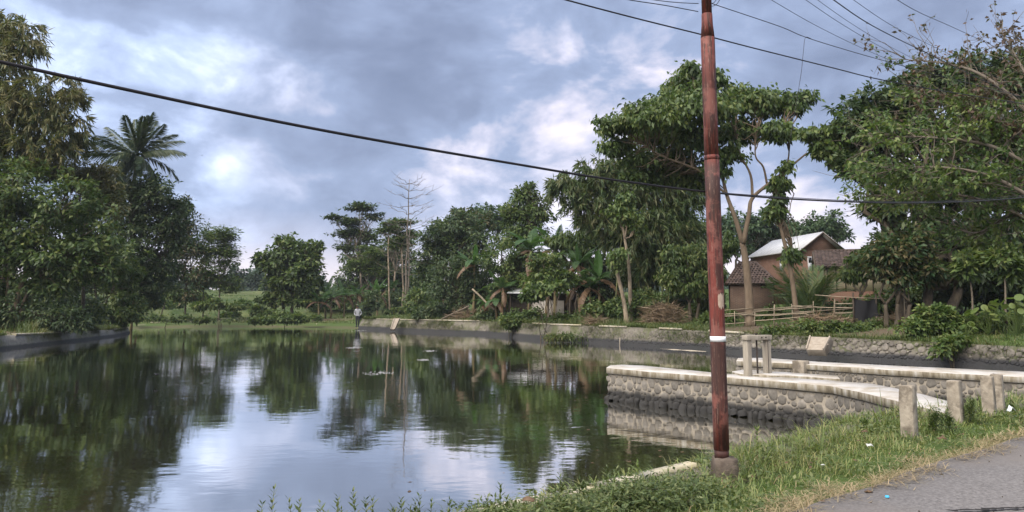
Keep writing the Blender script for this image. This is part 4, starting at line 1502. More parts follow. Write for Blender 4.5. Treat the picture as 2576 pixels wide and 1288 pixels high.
tree('thin young tree standing between the two slender trees', 515, 101, [(515, 640, 26, 34), (505, 700, 30, 34), (525, 590, 16, 26)], 1700, (.4, .18), 'leaf_dark', 'bark_dark', .09, per=14, cr=.3, fork=.5, twigs=.8)
tree('small leaning tree on the near side of the terraces', 405, 96, [(410, 690, 34, 30), (435, 735, 26, 24), (395, 740, 24, 20)], 1800, (.4, .2), 'leaf_mid', 'bark_dark', .09, per=14, cr=.28, fork=.5, lean=.5)
banana('banana plant on the left bank beside the far corner', 322, 73, 2.2, 7, 0, 2, 1.1, 3)
banana('drooping banana plant high in front of the left trees', 338, 78, 4.4, 8, 0, 2, 1.1, 4)

# ---- far side beyond the terraces
far_specs = [(332, 690, 20, 30), (362, 700, 18, 24), (395, 700, 16, 22), (420, 706, 16, 20), (585, 690, 16, 30), (612, 697, 15, 22), (636, 703, 13, 18), (652, 700, 12, 24), (670, 706, 13, 16), (545, 706, 14, 16)]
far_words = ['leftmost hazy tree on the skyline behind the terraces', 'second hazy tree from the left on the terrace skyline', 'third hazy tree from the left on the terrace skyline',
             'fourth hazy tree from the left on the terrace skyline', 'tallest hazy tree on the skyline left of the round tree', 'hazy tree just right of the tallest skyline tree',
             'small hazy tree in the middle of the skyline gap', 'thin hazy tree on the skyline beside the round tree', 'rightmost small hazy tree on the skyline gap', 'hazy tree seen between the slender trunks']
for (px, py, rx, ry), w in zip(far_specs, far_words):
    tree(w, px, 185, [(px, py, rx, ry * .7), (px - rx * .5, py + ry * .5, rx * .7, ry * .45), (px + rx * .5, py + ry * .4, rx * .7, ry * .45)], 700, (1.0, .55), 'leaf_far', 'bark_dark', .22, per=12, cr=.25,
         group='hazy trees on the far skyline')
for px, Y, bl, lab in ((430, 118, [(430, 728, 14, 9)], 'small round bush on the terraces behind the leaning tree'), (600, 120, [(600, 727, 16, 9), (612, 732, 10, 6)], 'bush on the upper terrace left of the round tree'),
                       (645, 112, [(645, 735, 10, 14)], 'slim bush on the terrace beside the round tree'), (500, 126, [(500, 722, 18, 8)], 'bush on the upper terrace between the slender trunks'),
                       (575, 108, [(575, 745, 18, 7)], 'low bush on the middle terrace'), (400, 110, [(395, 742, 20, 8)], 'low bush at the left end of the middle terrace')):
    bush(lab, px, Y, bl + [(bl[0][0] + 14, bl[0][1] - 2, bl[0][2], bl[0][3] * 1.4)], 1300, (.6, .3), 'leaf_dark', per=12, cr=.3, trunks=1, r=.08, drop=9)
tree('far tree closing the skyline left of the palms', 290, 150, [(270, 680, 60, 60), (330, 700, 40, 40), (200, 690, 60, 50)], 2500, (.8, .45), 'leaf_far', 'bark_dark', .3, per=14)

# ---- middle distance
tree('round broad-leaved tree standing alone beyond the far shore', 725, 100,
     [(725, 630, 46, 36), (690, 660, 42, 36), (770, 660, 42, 36), (740, 690, 60, 42), (700, 720, 42, 36), (775, 710, 36, 36), (655, 655, 16, 14), (790, 625, 24, 20), (715, 600, 20, 14), (690, 755, 36, 20), (760, 750, 40, 22)], 12000,
     (.62, .34), 'leaf_mid', 'bark_dark', .25, trunks=2, per=20, cr=.2, fork=.4)
tree('flat layered tree with grey limbs left of the bare tree', 918, 112, [(905, 522, 42, 12), (870, 560, 48, 14), (935, 545, 28, 12), (860, 590, 36, 12), (900, 585, 40, 14), (845, 545, 24, 9), (880, 620, 40, 14), (925, 600, 30, 14)], 6500,
     (.55, .26), 'leaf_deep', 'bark_grey', .2, style='layer', per=18, cr=.22, fork=.45, twigs=.6)
tree('layered tree behind the bare tree trunk', 990, 118, [(1005, 560, 40, 12), (985, 580, 40, 14), (1030, 590, 30, 14), (990, 615, 40, 16)], 3600, (.55, .26), 'leaf_dark', 'bark_pale', .18, style='layer', per=18, cr=.22, fork=.5, twigs=.6)
tree('dense dark wood edge tree behind the banana row', 950, 125, [(945, 640, 50, 42), (900, 660, 46, 40), (1000, 640, 46, 45), (960, 700, 70, 45), (880, 715, 50, 40), (1030, 700, 50, 50)], 9000, (.65, .34), 'leaf_deep', 'bark_dark', .3, per=22, trunks=2)
tree('light green feathery tree in front of the layered tree', 930, 108, [(930, 640, 34, 26), (905, 670, 30, 24), (950, 680, 34, 26)], 3200, (.5, .2), 'leaf_mid', 'bark_grey', .12, style='layer', per=18, cr=.25)
for px, lab, top, rr in ((975, 'pale slender trunk left of the bare tree', 565, .13), (1008, 'pale slender leaning trunk right beside the bare tree', 600, .13)):
    tree(lab, px + 8, 104, [(px, top, 20, 9), (px - 12, top + 16, 18, 8), (px + 14, top + 12, 16, 8)], 900, (.5, .24), 'leaf_dark', 'bark_pale', rr, style='layer', per=14, cr=.3, fork=.9)


def bare_tree():
    Y = 103
    rng = np.random.default_rng(77)
    x = P(1022, 700, Y)[0]; z = gz(x, Y)
    t = thing('bare_tree', 'tall leafless tree with whorls of bare branches', 'tree', (x, Y, z))
    top = P(1030, 452, Y)
    tr = bend((x, Y, z), top, rng, 9, .008)
    m = MB().tube(tr, np.linspace(.21, .04, 9), 8)
    t2 = bend(tr[1] + [.25, 0, 0], P(1033, 560, Y), rng, 6, .01); m.tube(t2, np.linspace(.13, .05, 6), 7)
    m.build('trunk', 'bark_dead', t, smooth=True)
    lv = np.linspace(.30, .97, 13)
    for i, f in enumerate(lv):
        b = tr[0] + (tr[-1] - tr[0]) * f
        for k in range(4):
            a = i * .9 + k * 1.57 + rng.normal(0, .25)
            L = (5.2 * (1 - abs(f - .55) * 1.15) + .4) * rng.uniform(.65, 1.1)
            e = b + np.array([math.cos(a) * L, math.sin(a) * L, L * rng.uniform(.05, .4)])
            bp = bend(b, e, rng, 6, .05, -.06)
            mb = MB().tube(bp, np.linspace(.042, .014, 6), 5, False)
            for j in range(5):
                s = bp[rng.integers(2, 6)]
                mb.tube(bend(s, s + np.array([math.cos(a + rng.normal(0, .8)), math.sin(a + rng.normal(0, .8)), rng.uniform(.1, .8)]) * rng.uniform(.4, 1.3), rng, 3, .05), [.022, .016, .01], 3, False)
            mb.build('branch', 'bark_dead', t)


bare_tree()
for i, (px, Y, h, lv, br, dry, lab) in enumerate((
        (805, 99, 2.6, 9, 0, 2, 'banana plant at the left end of the far banana row'), (835, 101, 3.0, 9, 0, 3, 'second banana plant from the left in the far row'),
        (868, 103, 3.4, 8, 0, 3, 'banana plant with brown skirts behind the person'), (822, 106, 3.8, 8, 0, 2, 'taller banana plant at the back of the far row'),
        (900, 105, 3.6, 8, 0, 3, 'banana plant right above the person'), (950, 101, 3.6, 8, 1, 2, 'banana plant with one bright new leaf near the bare tree'),
        (985, 108, 3.4, 7, 0, 2, 'small banana plant beneath the bare tree'))):
    banana(lab, px, Y, h, lv, br, dry, 1.25, i)
bush('low dark bush beside the person on the far bank', 930, 97, [(935, 735, 26, 30), (915, 755, 18, 20)], 1500, (.42, .22), 'leaf_deep')
bush('bushy hedge plant at the foot of the bare tree', 990, 99, [(990, 765, 30, 14), (1030, 760, 24, 14)], 1200, (.4, .2), 'leaf_dark')
bush('low green bushes at the foot of the round tree', 700, 97, [(690, 760, 34, 16), (735, 765, 34, 14), (655, 768, 24, 10)], 2200, (.42, .22), 'leaf_mid')
bush('dark shrub on the terrace edge left of the round tree', 560, 92, [(545, 765, 30, 14), (590, 770, 26, 10), (500, 770, 24, 10)], 1800, (.42, .2), 'leaf_dark')
bush('creeping green plants on the mud at the far shore', 720, 89, [(720, 803, 70, 7), (660, 806, 40, 5), (770, 800, 40, 7)], 2600, (.34, .24), 'leaf_mid', trunks=1, twigs=.0)
bush('low scrub on the mud beside the left corner', 420, 88, [(430, 800, 60, 7), (370, 798, 40, 8), (520, 805, 50, 5)], 2200, (.34, .18), 'leaf_dark', trunks=1, twigs=0.)

tree('dark dense tree in the middle of the far bank', 1130, 86, [(1110, 600, 60, 50), (1160, 570, 55, 45), (1090, 660, 50, 50), (1150, 640, 60, 55), (1200, 620, 55, 55), (1180, 690, 60, 50), (1075, 715, 40, 40)], 12000, (.46, .23), 'leaf_deep', 'bark_dark', .3, per=26, trunks=2)
tree('brown tinged round tree behind the middle of the bank', 1165, 96, [(1165, 550, 42, 28), (1125, 575, 38, 30), (1205, 560, 40, 34), (1095, 578, 18, 14)], 4500, (.5, .26), 'leaf_brownish', 'bark_dark', .2, per=22)
tree('pale green tree behind the brown tinged one', 1220, 108, [(1225, 545, 50, 32), (1265, 560, 40, 30), (1200, 560, 30, 24)], 3800, (.55, .28), 'leaf_hazy', 'bark_dark', .2, per=20)
tree('tall pointed tree with light leaf sprays left of the bamboo', 1330, 78, [(1325, 490, 34, 32), (1300, 530, 40, 36), (1355, 530, 36, 40), (1320, 580, 56, 40), (1290, 600, 40, 40), (1335, 465, 16, 16)], 6500,
     (.46, .2), 'leaf_mid', 'bark_dark', .2, per=18, cr=.22, fork=.5)
tree('dark mango tree over the far bank left of the bananas', 1180, 71, [(1140, 680, 60, 34), (1190, 700, 60, 40), (1120, 725, 50, 38), (1215, 740, 40, 34), (1155, 750, 60, 30), (1170, 660, 40, 24)], 10000,
     (.30, .13), 'leaf_deep', 'bark_dark', .16, per=26, trunks=3, cr=.17)
tree('dense bushy tree between the banana clumps', 1290, 68, [(1260, 650, 50, 50), (1300, 690, 50, 50), (1340, 650, 50, 44), (1270, 720, 44, 34)], 6500, (.34, .17), 'leaf_dark', 'bark_dark', .15, per=24, trunks=2)
banana('banana plant with one upright bright green leaf', 1192, 70, 5.2, 8, 1, 2, 1.2, 21)
banana('tall banana plant with hanging dry leaves', 1395, 64, 6.0, 9, 0, 4, 1.55, 22, 2)
banana('banana plant with broad arching brown leaf', 1330, 66, 6.2, 8, 0, 3, 1.55, 23)
banana('banana plant with an orange dying leaf', 1455, 60, 4.6, 8, 1, 4, 1.2, 24, 2, 1)
banana('banana plant left of the pale roofed shed', 1262, 66, 3.0, 7, 0, 4, 1.1, 25, 2)
banana('banana plant with tall fresh leaf right of the shed', 1505, 57, 3.4, 7, 1, 3, 1.15, 26, 2)
banana('small banana plant at the foot of the dark mango tree', 1226, 68.5, 1.6, 6, 0, 4, .9, 27)
tree('cassava like shrub tree in front of the shed', 1390, 57, [(1380, 690, 50, 24), (1350, 710, 36, 24), (1420, 700, 36, 24), (1370, 655, 40, 20)], 3200, (.34, .17), 'leaf_mid', 'bark_grey', .07, per=20, cr=.25, trunks=3)
tree('loose leafed small tree above the white shed', 1440, 62, [(1440, 620, 60, 30), (1480, 600, 50, 30), (1410, 600, 40, 24), (1460, 650, 50, 24)], 4500, (.42, .12), 'leaf_mid', 'bark_dark', .12, style='hang', per=22, cr=.24, trunks=2)
bush('large leaved shrub before the shed', 1370, 53.5, [(1350, 735, 30, 18), (1390, 722, 36, 16), (1330, 745, 20, 14)], 1200, (.34, .24), 'leaf_mid', per=12, cr=.3)
bush('round green shrub growing out of the far wall', 1288, 59.2, [(1285, 815, 20, 14), (1300, 806, 18, 12), (1275, 803, 14, 10)], 1300, (.26, .14), 'leaf_mid', cr=.3)
bush('grassy tuft on the far wall at the waterline', 1425, 50.2, [(1430, 846, 30, 6), (1400, 849, 26, 5), (1455, 850, 24, 5)], 1500, (.26, .06), 'grass_far', trunks=1, twigs=0., cr=.3)

bamboo('big drooping bamboo clump in the middle of the far bank', 1600, 57,
       [(1440, 455, 60, 42), (1500, 430, 56, 40), (1560, 470, 70, 60), (1640, 440, 70, 70), (1720, 470, 60, 70), (1480, 500, 60, 40), (1600, 560, 90, 70), (1700, 570, 80, 80), (1500, 550, 50, 40), (1740, 640, 50, 60), (1640, 650, 80, 60), (1400, 470, 24, 26), (1550, 420, 40, 30)],
       32000, 16, 'leaf_bamboo', (.6, .11), per=22, cr=.20, spread=3.0)
tree('dark filler tree behind the bamboo clump', 1580, 66, [(1560, 580, 70, 60), (1640, 620, 80, 70), (1720, 600, 70, 80), (1500, 650, 60, 50), (1590, 690, 90, 40)], 9000, (.46, .22), 'leaf_deep', 'bark_dark', .3, per=24, trunks=3)
for bpx, Y, lab, bl, sk in ((1578, 51.5, 'shorter pollarded pale trunk with a leaf tuft', [(1549, 655, 12, 22), (1556, 640, 14, 12)], [([(1578, 806), (1568, 750), (1556, 700), (1550, 665)], .16, .11)]),
                            (1592, 52.5, 'taller pollarded pale trunk with leaf tufts at its forks', [(1560, 530, 30, 16), (1578, 545, 30, 18), (1605, 570, 20, 14), (1570, 500, 20, 18)],
                             [([(1586, 812), (1585, 730), (1582, 670), (1572, 600), (1564, 545)], .16, .07), ([(1574, 600), (1590, 592), (1598, 565)], .05, .03), ([(1572, 600), (1578, 560), (1576, 535)], .06, .03)])):
    tree(lab, bpx, Y, bl, 1700, (.30, .2), 'leaf_fresh', 'bark_pale', .15, style='hang', per=14, cr=.35, twigs=.5, skel=sk)
tree('fresh green mango tree left of the red pole', 1740, 51, [(1740, 650, 50, 36), (1700, 690, 45, 36), (1780, 690, 45, 40), (1745, 720, 60, 30), (1690, 640, 26, 24), (1810, 650, 30, 40), (1830, 610, 24, 40)], 8500, (.32, .13), 'leaf_mid', 'bark_dark', .13, style='hang', per=24, trunks=2)
bush('leafy undergrowth below the bamboo', 1640, 53, [(1620, 710, 50, 34), (1560, 730, 40, 30), (1670, 740, 36, 24), (1500, 740, 40, 26)], 4500, (.3, .15), 'leaf_dark')

# ---- right bank
R1 = tree('tall open crowned tree with forked pale trunk behind the pole', 1885, 43,
          [(1745, 210, 60, 45, 1), (1680, 265, 60, 40, 0), (1600, 290, 60, 36, -1), (1540, 315, 45, 30, 0), (1760, 275, 90, 55, -2), (1850, 250, 60, 40, 1), (1910, 260, 60, 40, 0), (1980, 265, 50, 36, 0),
           (1640, 340, 70, 40, 2), (1760, 345, 90, 36, 0), (1870, 330, 80, 36, 1), (1960, 330, 50, 30, -1), (1600, 400, 60, 30, 1), (1700, 400, 60, 34, 2), (1740, 175, 28, 20, 0), (2020, 245, 30, 24, 0), (1560, 365, 36, 24, 1), (1830, 385, 50, 24, 0), (1700, 330, 60, 40, 1), (1660, 300, 60, 30, -2), (1660, 440, 60, 34, 2), (1740, 450, 50, 36, 2), (1590, 440, 36, 22, 1), (1800, 420, 40, 30, 0), (1530, 370, 26, 20, 0), (1700, 225, 40, 30, 2), (1790, 200, 40, 30, -1)], 32000,
          (.31, .165), 'leaf_mid', 'bark_warm', .26, style='hang', fork=.34, per=13, cr=.30, twigs=.6, shell=1.9,
          skel=[([(1886, 800), (1884, 740), (1876, 660), (1868, 610)], .27, .17), ([(1868, 612), (1850, 550), (1828, 490), (1812, 430), (1770, 350), (1700, 300)], .15, .04),
                ([(1870, 612), (1884, 540), (1892, 500), (1930, 465), (1975, 430), (2030, 385)], .15, .05), ([(1893, 500), (1888, 440), (1860, 380), (1850, 300)], .09, .03),
                ([(1930, 465), (1920, 420), (1900, 390), (1905, 320)], .07, .03), ([(1975, 430), (1985, 380), (1975, 300)], .06, .02), ([(1815, 440), (1790, 380), (1760, 300), (1745, 200)], .09, .03), ([(1828, 490), (1760, 430), (1660, 390), (1590, 340)], .08, .025)])
tree('bough of dark green leaves reaching left from the right hand tree', 2290, 39,
     [(2100, 330, 50, 30), (2160, 340, 60, 40), (2080, 375, 40, 26), (2140, 400, 50, 30), (2190, 300, 50, 36), (2040, 330, 30, 20)], 6500, (.33, .19), 'leaf_mid', 'bark_warm', .16, style='hang', fork=.6, per=20, cr=.22)
tree('slim pollarded tree with tufts in front of the brick house', 2006, 42,
     [(1962, 460, 24, 22), (1950, 530, 20, 26), (1990, 640, 22, 20), (1975, 420, 14, 18), (1958, 500, 14, 14)], 2000, (.32, .17), 'leaf_mid', 'bark_warm', .14, style='hang', per=14, cr=.35, twigs=.7,
     skel=[([(2006, 790), (1992, 700), (1978, 630), (1962, 560), (1956, 500), (1966, 430)], .15, .05), ([(1985, 665), (1996, 640), (1992, 625)], .05, .03), ([(1962, 560), (1950, 540), (1947, 520)], .05, .03)])
tree('huge dark dense tree filling the right side', 2310, 38,
     [(2200, 260, 60, 45), (2150, 300, 55, 45), (2280, 240, 70, 50), (2370, 230, 80, 60), (2470, 230, 80, 70), (2560, 230, 70, 80), (2210, 340, 70, 50), (2300, 330, 90, 60), (2420, 340, 100, 70), (2540, 350, 80, 80),
      (2160, 420, 50, 40), (2240, 430, 70, 50), (2340, 450, 90, 60), (2460, 470, 100, 70), (2580, 470, 70, 80), (2230, 520, 60, 45), (2320, 560, 80, 55), (2440, 590, 90, 60), (2550, 600, 70, 70), (2260, 600, 60, 40), (2640, 300, 60, 120), (2340, 195, 60, 34), (2440, 180, 70, 44), (2550, 165, 70, 50), (2480, 680, 100, 50), (2580, 700, 60, 50)], 44000,
     (.34, .17), 'leaf_deep', 'bark_dark', .3, per=28, cr=.19, trunks=3, fork=.22, twigs=.25)
tree('reddish brown leafed tree low on the right bank', 2245, 37, [(2240, 640, 60, 50), (2300, 620, 60, 50), (2215, 668, 36, 28), (2330, 680, 60, 36), (2260, 690, 60, 30)], 7000, (.30, .14), 'leaf_brownish', 'bark_dark', .12, per=22, cr=.2, trunks=3)
tree('small mango tree with yellow green rim near the tiled roof', 2152, 44, [(2180, 650, 34, 28), (2190, 675, 34, 26), (2140, 688, 26, 16), (2205, 632, 26, 22)], 3600, (.34, .15), 'leaf_mid', 'bark_grey', .1, style='hang', per=20, cr=.25)
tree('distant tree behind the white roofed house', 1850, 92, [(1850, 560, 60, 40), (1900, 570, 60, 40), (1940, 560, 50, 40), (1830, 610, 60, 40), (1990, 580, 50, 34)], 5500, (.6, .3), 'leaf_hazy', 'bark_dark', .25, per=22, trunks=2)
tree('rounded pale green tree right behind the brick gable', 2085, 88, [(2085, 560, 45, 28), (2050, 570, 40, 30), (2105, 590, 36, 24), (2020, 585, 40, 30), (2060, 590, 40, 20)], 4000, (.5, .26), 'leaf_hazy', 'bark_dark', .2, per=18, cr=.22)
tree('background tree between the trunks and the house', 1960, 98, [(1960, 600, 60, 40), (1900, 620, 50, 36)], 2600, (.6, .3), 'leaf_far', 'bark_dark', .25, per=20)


def salak(label, px, Y, n, seed, sc=1.0):
    rng = np.random.default_rng(seed)
    x = P(px, 700, Y)[0]; z = gz(x, Y)
    t = thing('palm_clump', label, 'palm', (x, Y, z))
    for k in range(n):
        put(SAL[rng.integers(3)], t, (rng.normal(0, .5), rng.normal(0, .4), .1), rng.uniform(0, 6.28), rng.uniform(.75, 1.45), sc * rng.uniform(.75, 1.15), roll=rng.normal(0, .4))
    for k in range(4):
        MB().tube(bend((x + rng.normal(0, .3), Y, z), (x + rng.normal(0, .4), Y, z + 1.0), rng, 4, .05), .05, 6).build('stem', 'bark_dark', t, smooth=True)
    return t


salak('dense feathery palm clump in front of the brick house', 2030, 46, 30, 5, 1.1)
salak('smaller feathery palm clump left of the big one', 2000, 47.5, 16, 6, .85)


def limb_tree():
    """tree on the verge right of the picture: long thin branches reach in over the pond"""
    Y0 = 20.5
    x, y = 20.5, 19.9
    z = gz(x, y)
    t = thing('roadside_tree', 'light barked tree whose thin twiggy branches reach in from the right edge', 'tree', (x, y, z))
    rng = np.random.default_rng(91)
    crown_q = []; rust_q = []
    m = MB()
    fk = np.array([x - .3, y + .4, z + 3.2])
    m.tube(bend((x, y, z), fk, rng, 6, .02), np.linspace(.32, .22, 6), 10)
    limbs = [([(2760, 520), (2600, 300), (2480, 195), (2380, 160), (2280, 150)], .10, 'rust'), ([(2760, 500), (2620, 260), (2560, 150), (2520, 80)], .08, 'rust'),
             ([(2760, 480), (2640, 200), (2600, 100)], .07, 'rust'), ([(2760, 540), (2590, 380), (2470, 300), (2370, 260), (2300, 230)], .09, 'mix'),
             ([(2760, 570), (2620, 440), (2500, 370), (2380, 350), (2270, 345), (2200, 360)], .09, 'green'), ([(2760, 600), (2600, 500), (2480, 440), (2350, 420), (2240, 430)], .09, 'green'),
             ([(2760, 640), (2620, 570), (2520, 520), (2400, 490), (2300, 500), (2200, 490)], .08, 'green'), ([(2770, 660), (2640, 560), (2540, 545), (2460, 585), (2390, 570)], .07, 'green'),
             ([(2770, 580), (2640, 400), (2560, 330), (2500, 300), (2440, 260)], .07, 'mix')]
    for path, r, kind in limbs:
        Ys = np.linspace(Y0, 22.5 + rng.uniform(-1.2, 1.2), len(path))
        pts = np.array([fk] + [P(a, b, yy) for (a, b), yy in zip(path, Ys)])
        c = crom(pts, 6)
        m.tube(c, np.linspace(r, .014, len(c)), 7)
        for s in range(len(c) // 3, len(c)):
            for _ in range(2):
                L = rng.uniform(.5, 1.7)
                d = norm(norm(c[min(s + 1, len(c) - 1)] - c[max(0, s - 2)]) * .7 + rng.normal(0, .55, 3) + [0, 0, .25 if kind == 'rust' else .08])
                tw = bend(c[s], c[s] + d * L, rng, 4, .08, -.03)
                m.tube(tw, [.016, .012, .009, .005], 4, False)
                for _k in range(3):
                    s2 = tw[rng.integers(1, 4)]
                    d2 = norm(d + rng.normal(0, .7, 3))
                    e2 = s2 + d2 * rng.uniform(.2, .7)
                    m.tube([s2, e2], [.007, .004], 3, False)
                    nl = rng.integers(11, 24) if kind != 'rust' else rng.integers(3, 7)
                    if rng.random() < .15:
                        continue
                    tt = rng.random(nl)[:, None]
                    pp = s2 + (e2 - s2) * tt + rng.normal(0, .05, (nl, 3))
                    dd = d2 * .5 + rng.normal(0, .6, (nl, 3)) + [0, 0, -.35]
                    q = kites(pp, dd, rand_dirs(rng, nl) + [0, 0, .6], rng.uniform(.10, .2, nl), rng.uniform(.06, .11, nl), .15)
                    (rust_q if kind == 'rust' or (kind == 'mix' and rng.random() < .4) else crown_q).append(q)
    m.build('trunk', 'bark_dead', t, smooth=True)
    MB().quads(np.concatenate(crown_q)).build('crown', 'leaf_fresh', t)
    tag(MB().quads(np.concatenate(rust_q)).build('young_foliage', 'leaf_rusty', t), label='reddish young leaves on the topmost twigs')


limb_tree()

# taro and other large leaved plants on the right bank
def heart_leaf(m_, seed):
    a = np.linspace(0, 2 * math.pi, 13)[:-1]
    r = .5 * (1 - .35 * np.cos(a)) * (1 + .12 * np.cos(2 * a))
    v = np.c_[np.cos(a + math.pi) * r + .35, np.sin(a) * r * .95, -.18 * r * r]
    v = np.concatenate([v, [[.18, 0, .03]]])
    me = mesh_of('leaf', v, None, np.array([(i, (i + 1) % 12, 12) for i in range(12)]), True)
    me.materials.append(MATS[m_])
    return me


HEART = [heart_leaf('leaf_fresh', 1), heart_leaf('leaf_mid', 2)]


def taro(label, px, py, Y, n, size, seed):
    rng = np.random.default_rng(seed)
    c = P(px, py, Y); z = gz(c[0], Y)
    t = thing('taro_plant', label, 'plant', (c[0], Y, z))
    for k in range(n):
        a = rng.uniform(0, 6.28); h = rng.uniform(.35, 1.0) * (c[2] - z + .3)
        e = np.array([math.cos(a) * rng.uniform(.1, .7), math.sin(a) * rng.uniform(.1, .5), max(.2, h)])
        MB().tube(bend(np.array([c[0], Y, z]), e + [c[0], Y, z], rng, 4, .05), np.array([.02, .016, .013, .01]), 5, False).build('stalk', 'leaf_mid', t)
        put(HEART[rng.integers(2)], t, e, a + rng.normal(0, .4), rng.uniform(-.9, .05), size * rng.uniform(.6, 1.25), 'leaf', rng.normal(0, .3))


for i, (px, py, Y, n, s, lab) in enumerate((
        (2390, 790, 33.5, 14, .32, 'leafy taro clump at the bank foot under the dark tree'), (2340, 800, 34, 12, .3, 'taro clump left of the larger one on the right bank'),
        (2480, 770, 32, 18, .34, 'tall large leaved plant near the right picture edge'), (2550, 745, 31, 18, .36, 'large leaved plant at the very right edge of the bank'),
        (2430, 820, 31.5, 12, .28, 'low taro clump just above the right stone wall'))):
    taro(lab, px, py, Y, n, s, 200 + i)
for px, Y, bl, lab in ((2440, 35, [(2440, 660, 26, 22), (2430, 680, 20, 14)], 'papaya like plant with a round head under the dark tree'), (2520, 34, [(2520, 650, 36, 24), (2545, 680, 24, 18)], 'second papaya like plant near the right edge')):
    tree(lab, px, Y, bl, 1200, (.34, .16), 'leaf_mid', 'bark_grey', .05, fork=.85, per=14, cr=.3)
bush('tangled green climber over the right bank foot', 2400, 33, [(2330, 815, 45, 18), (2400, 820, 50, 18), (2470, 815, 45, 20), (2540, 810, 45, 26), (2360, 790, 40, 18), (2300, 828, 40, 12), (2430, 845, 60, 12), (2530, 845, 50, 14)], 13000, (.20, .12), 'leaf_fresh', trunks=1, twigs=.0)
bush('leafy climber hanging over the right stone wall', 2385, 30.3, [(2390, 868, 22, 12), (2370, 880, 14, 12), (2405, 855, 26, 8)], 1000, (.22, .13), 'leaf_fresh', trunks=1, twigs=0.)
bush('upright bamboo like shrub right of the taro plants', 2510, 32.5, [(2500, 720, 30, 24), (2530, 740, 30, 24)], 1600, (.34, .06), 'leaf_mid', style='bamboo', cr=.35)
bush('broad green bank shrub left of the bare soil', 2090, 36.5, [(2070, 822, 50, 12), (2120, 828, 50, 12), (2030, 818, 30, 10), (2160, 836, 40, 10)], 3600, (.18, .10), 'leaf_mid', trunks=1, twigs=0.)

# ---- undergrowth that closes the foot of the woods
for i, (px, Y, bl, n, lf, m_, lab) in enumerate((
        (1060, 80, [(1050, 735, 40, 34), (1085, 755, 34, 24)], 2600, (.4, .2), 'leaf_dark', 'dark thicket at the left foot of the middle trees'),
        (1120, 73, [(1110, 770, 44, 22), (1075, 775, 34, 18)], 2400, (.34, .17), 'leaf_deep', 'low dark shrub at the edge of the far bank meadow'),
        (1250, 71, [(1240, 745, 40, 34), (1290, 750, 40, 30)], 2800, (.36, .18), 'leaf_dark', 'thicket behind the leaning bamboo pole'),
        (1420, 69, [(1400, 690, 50, 40), (1450, 700, 50, 40), (1360, 680, 40, 40)], 4200, (.4, .2), 'leaf_deep', 'dark thicket over the roof of the white shed'),
        (1540, 58, [(1520, 720, 40, 46), (1560, 745, 36, 34), (1490, 690, 40, 40)], 3800, (.34, .16), 'leaf_deep', 'dark thicket behind the pollarded trunks'),
        (1640, 60, [(1620, 745, 50, 30), (1690, 745, 40, 30), (1730, 740, 40, 36)], 3600, (.34, .16), 'leaf_dark', 'thicket behind the heap of brushwood'),
        (1800, 53, [(1790, 735, 34, 34), (1760, 760, 34, 20)], 2400, (.3, .14), 'leaf_mid', 'shrub behind the red pole'),
        (2130, 55, [(2120, 715, 50, 14), (2190, 715, 50, 16), (2230, 700, 40, 20)], 2600, (.3, .15), 'leaf_mid', 'green hedge below the tiled house'),
        (2290, 42, [(2260, 735, 40, 34), (2320, 730, 40, 40), (2210, 740, 30, 24)], 3000, (.3, .15), 'leaf_mid', 'green thicket between the trunks of the right trees'),
        (2420, 40, [(2380, 740, 50, 40), (2450, 740, 50, 40), (2530, 750, 50, 40)], 4500, (.3, .15), 'leaf_deep', 'deep shade thicket under the huge right tree'),
        (318, 78, [(330, 740, 40, 40), (380, 750, 34, 30)], 2600, (.36, .18), 'leaf_dark', 'thicket closing the right end of the left bank'),
        (150, 57, [(140, 720, 80, 50), (60, 700, 80, 60), (220, 730, 50, 40), (-30, 720, 60, 60)], 7000, (.34, .16), 'leaf_deep', 'wall of shaded leaves behind the forked trunk'),
        (860, 112, [(840, 735, 40, 30), (890, 740, 40, 28), (800, 750, 30, 20)], 2600, (.5, .26), 'leaf_dark', 'thicket behind the far banana row'),
        (1010, 106, [(1000, 735, 50, 30), (1050, 730, 40, 36)], 2600, (.5, .26), 'leaf_deep', 'thicket behind the trunk of the bare tree'))):
    bush(lab, px, Y, bl, n, lf, m_, cr=.22)


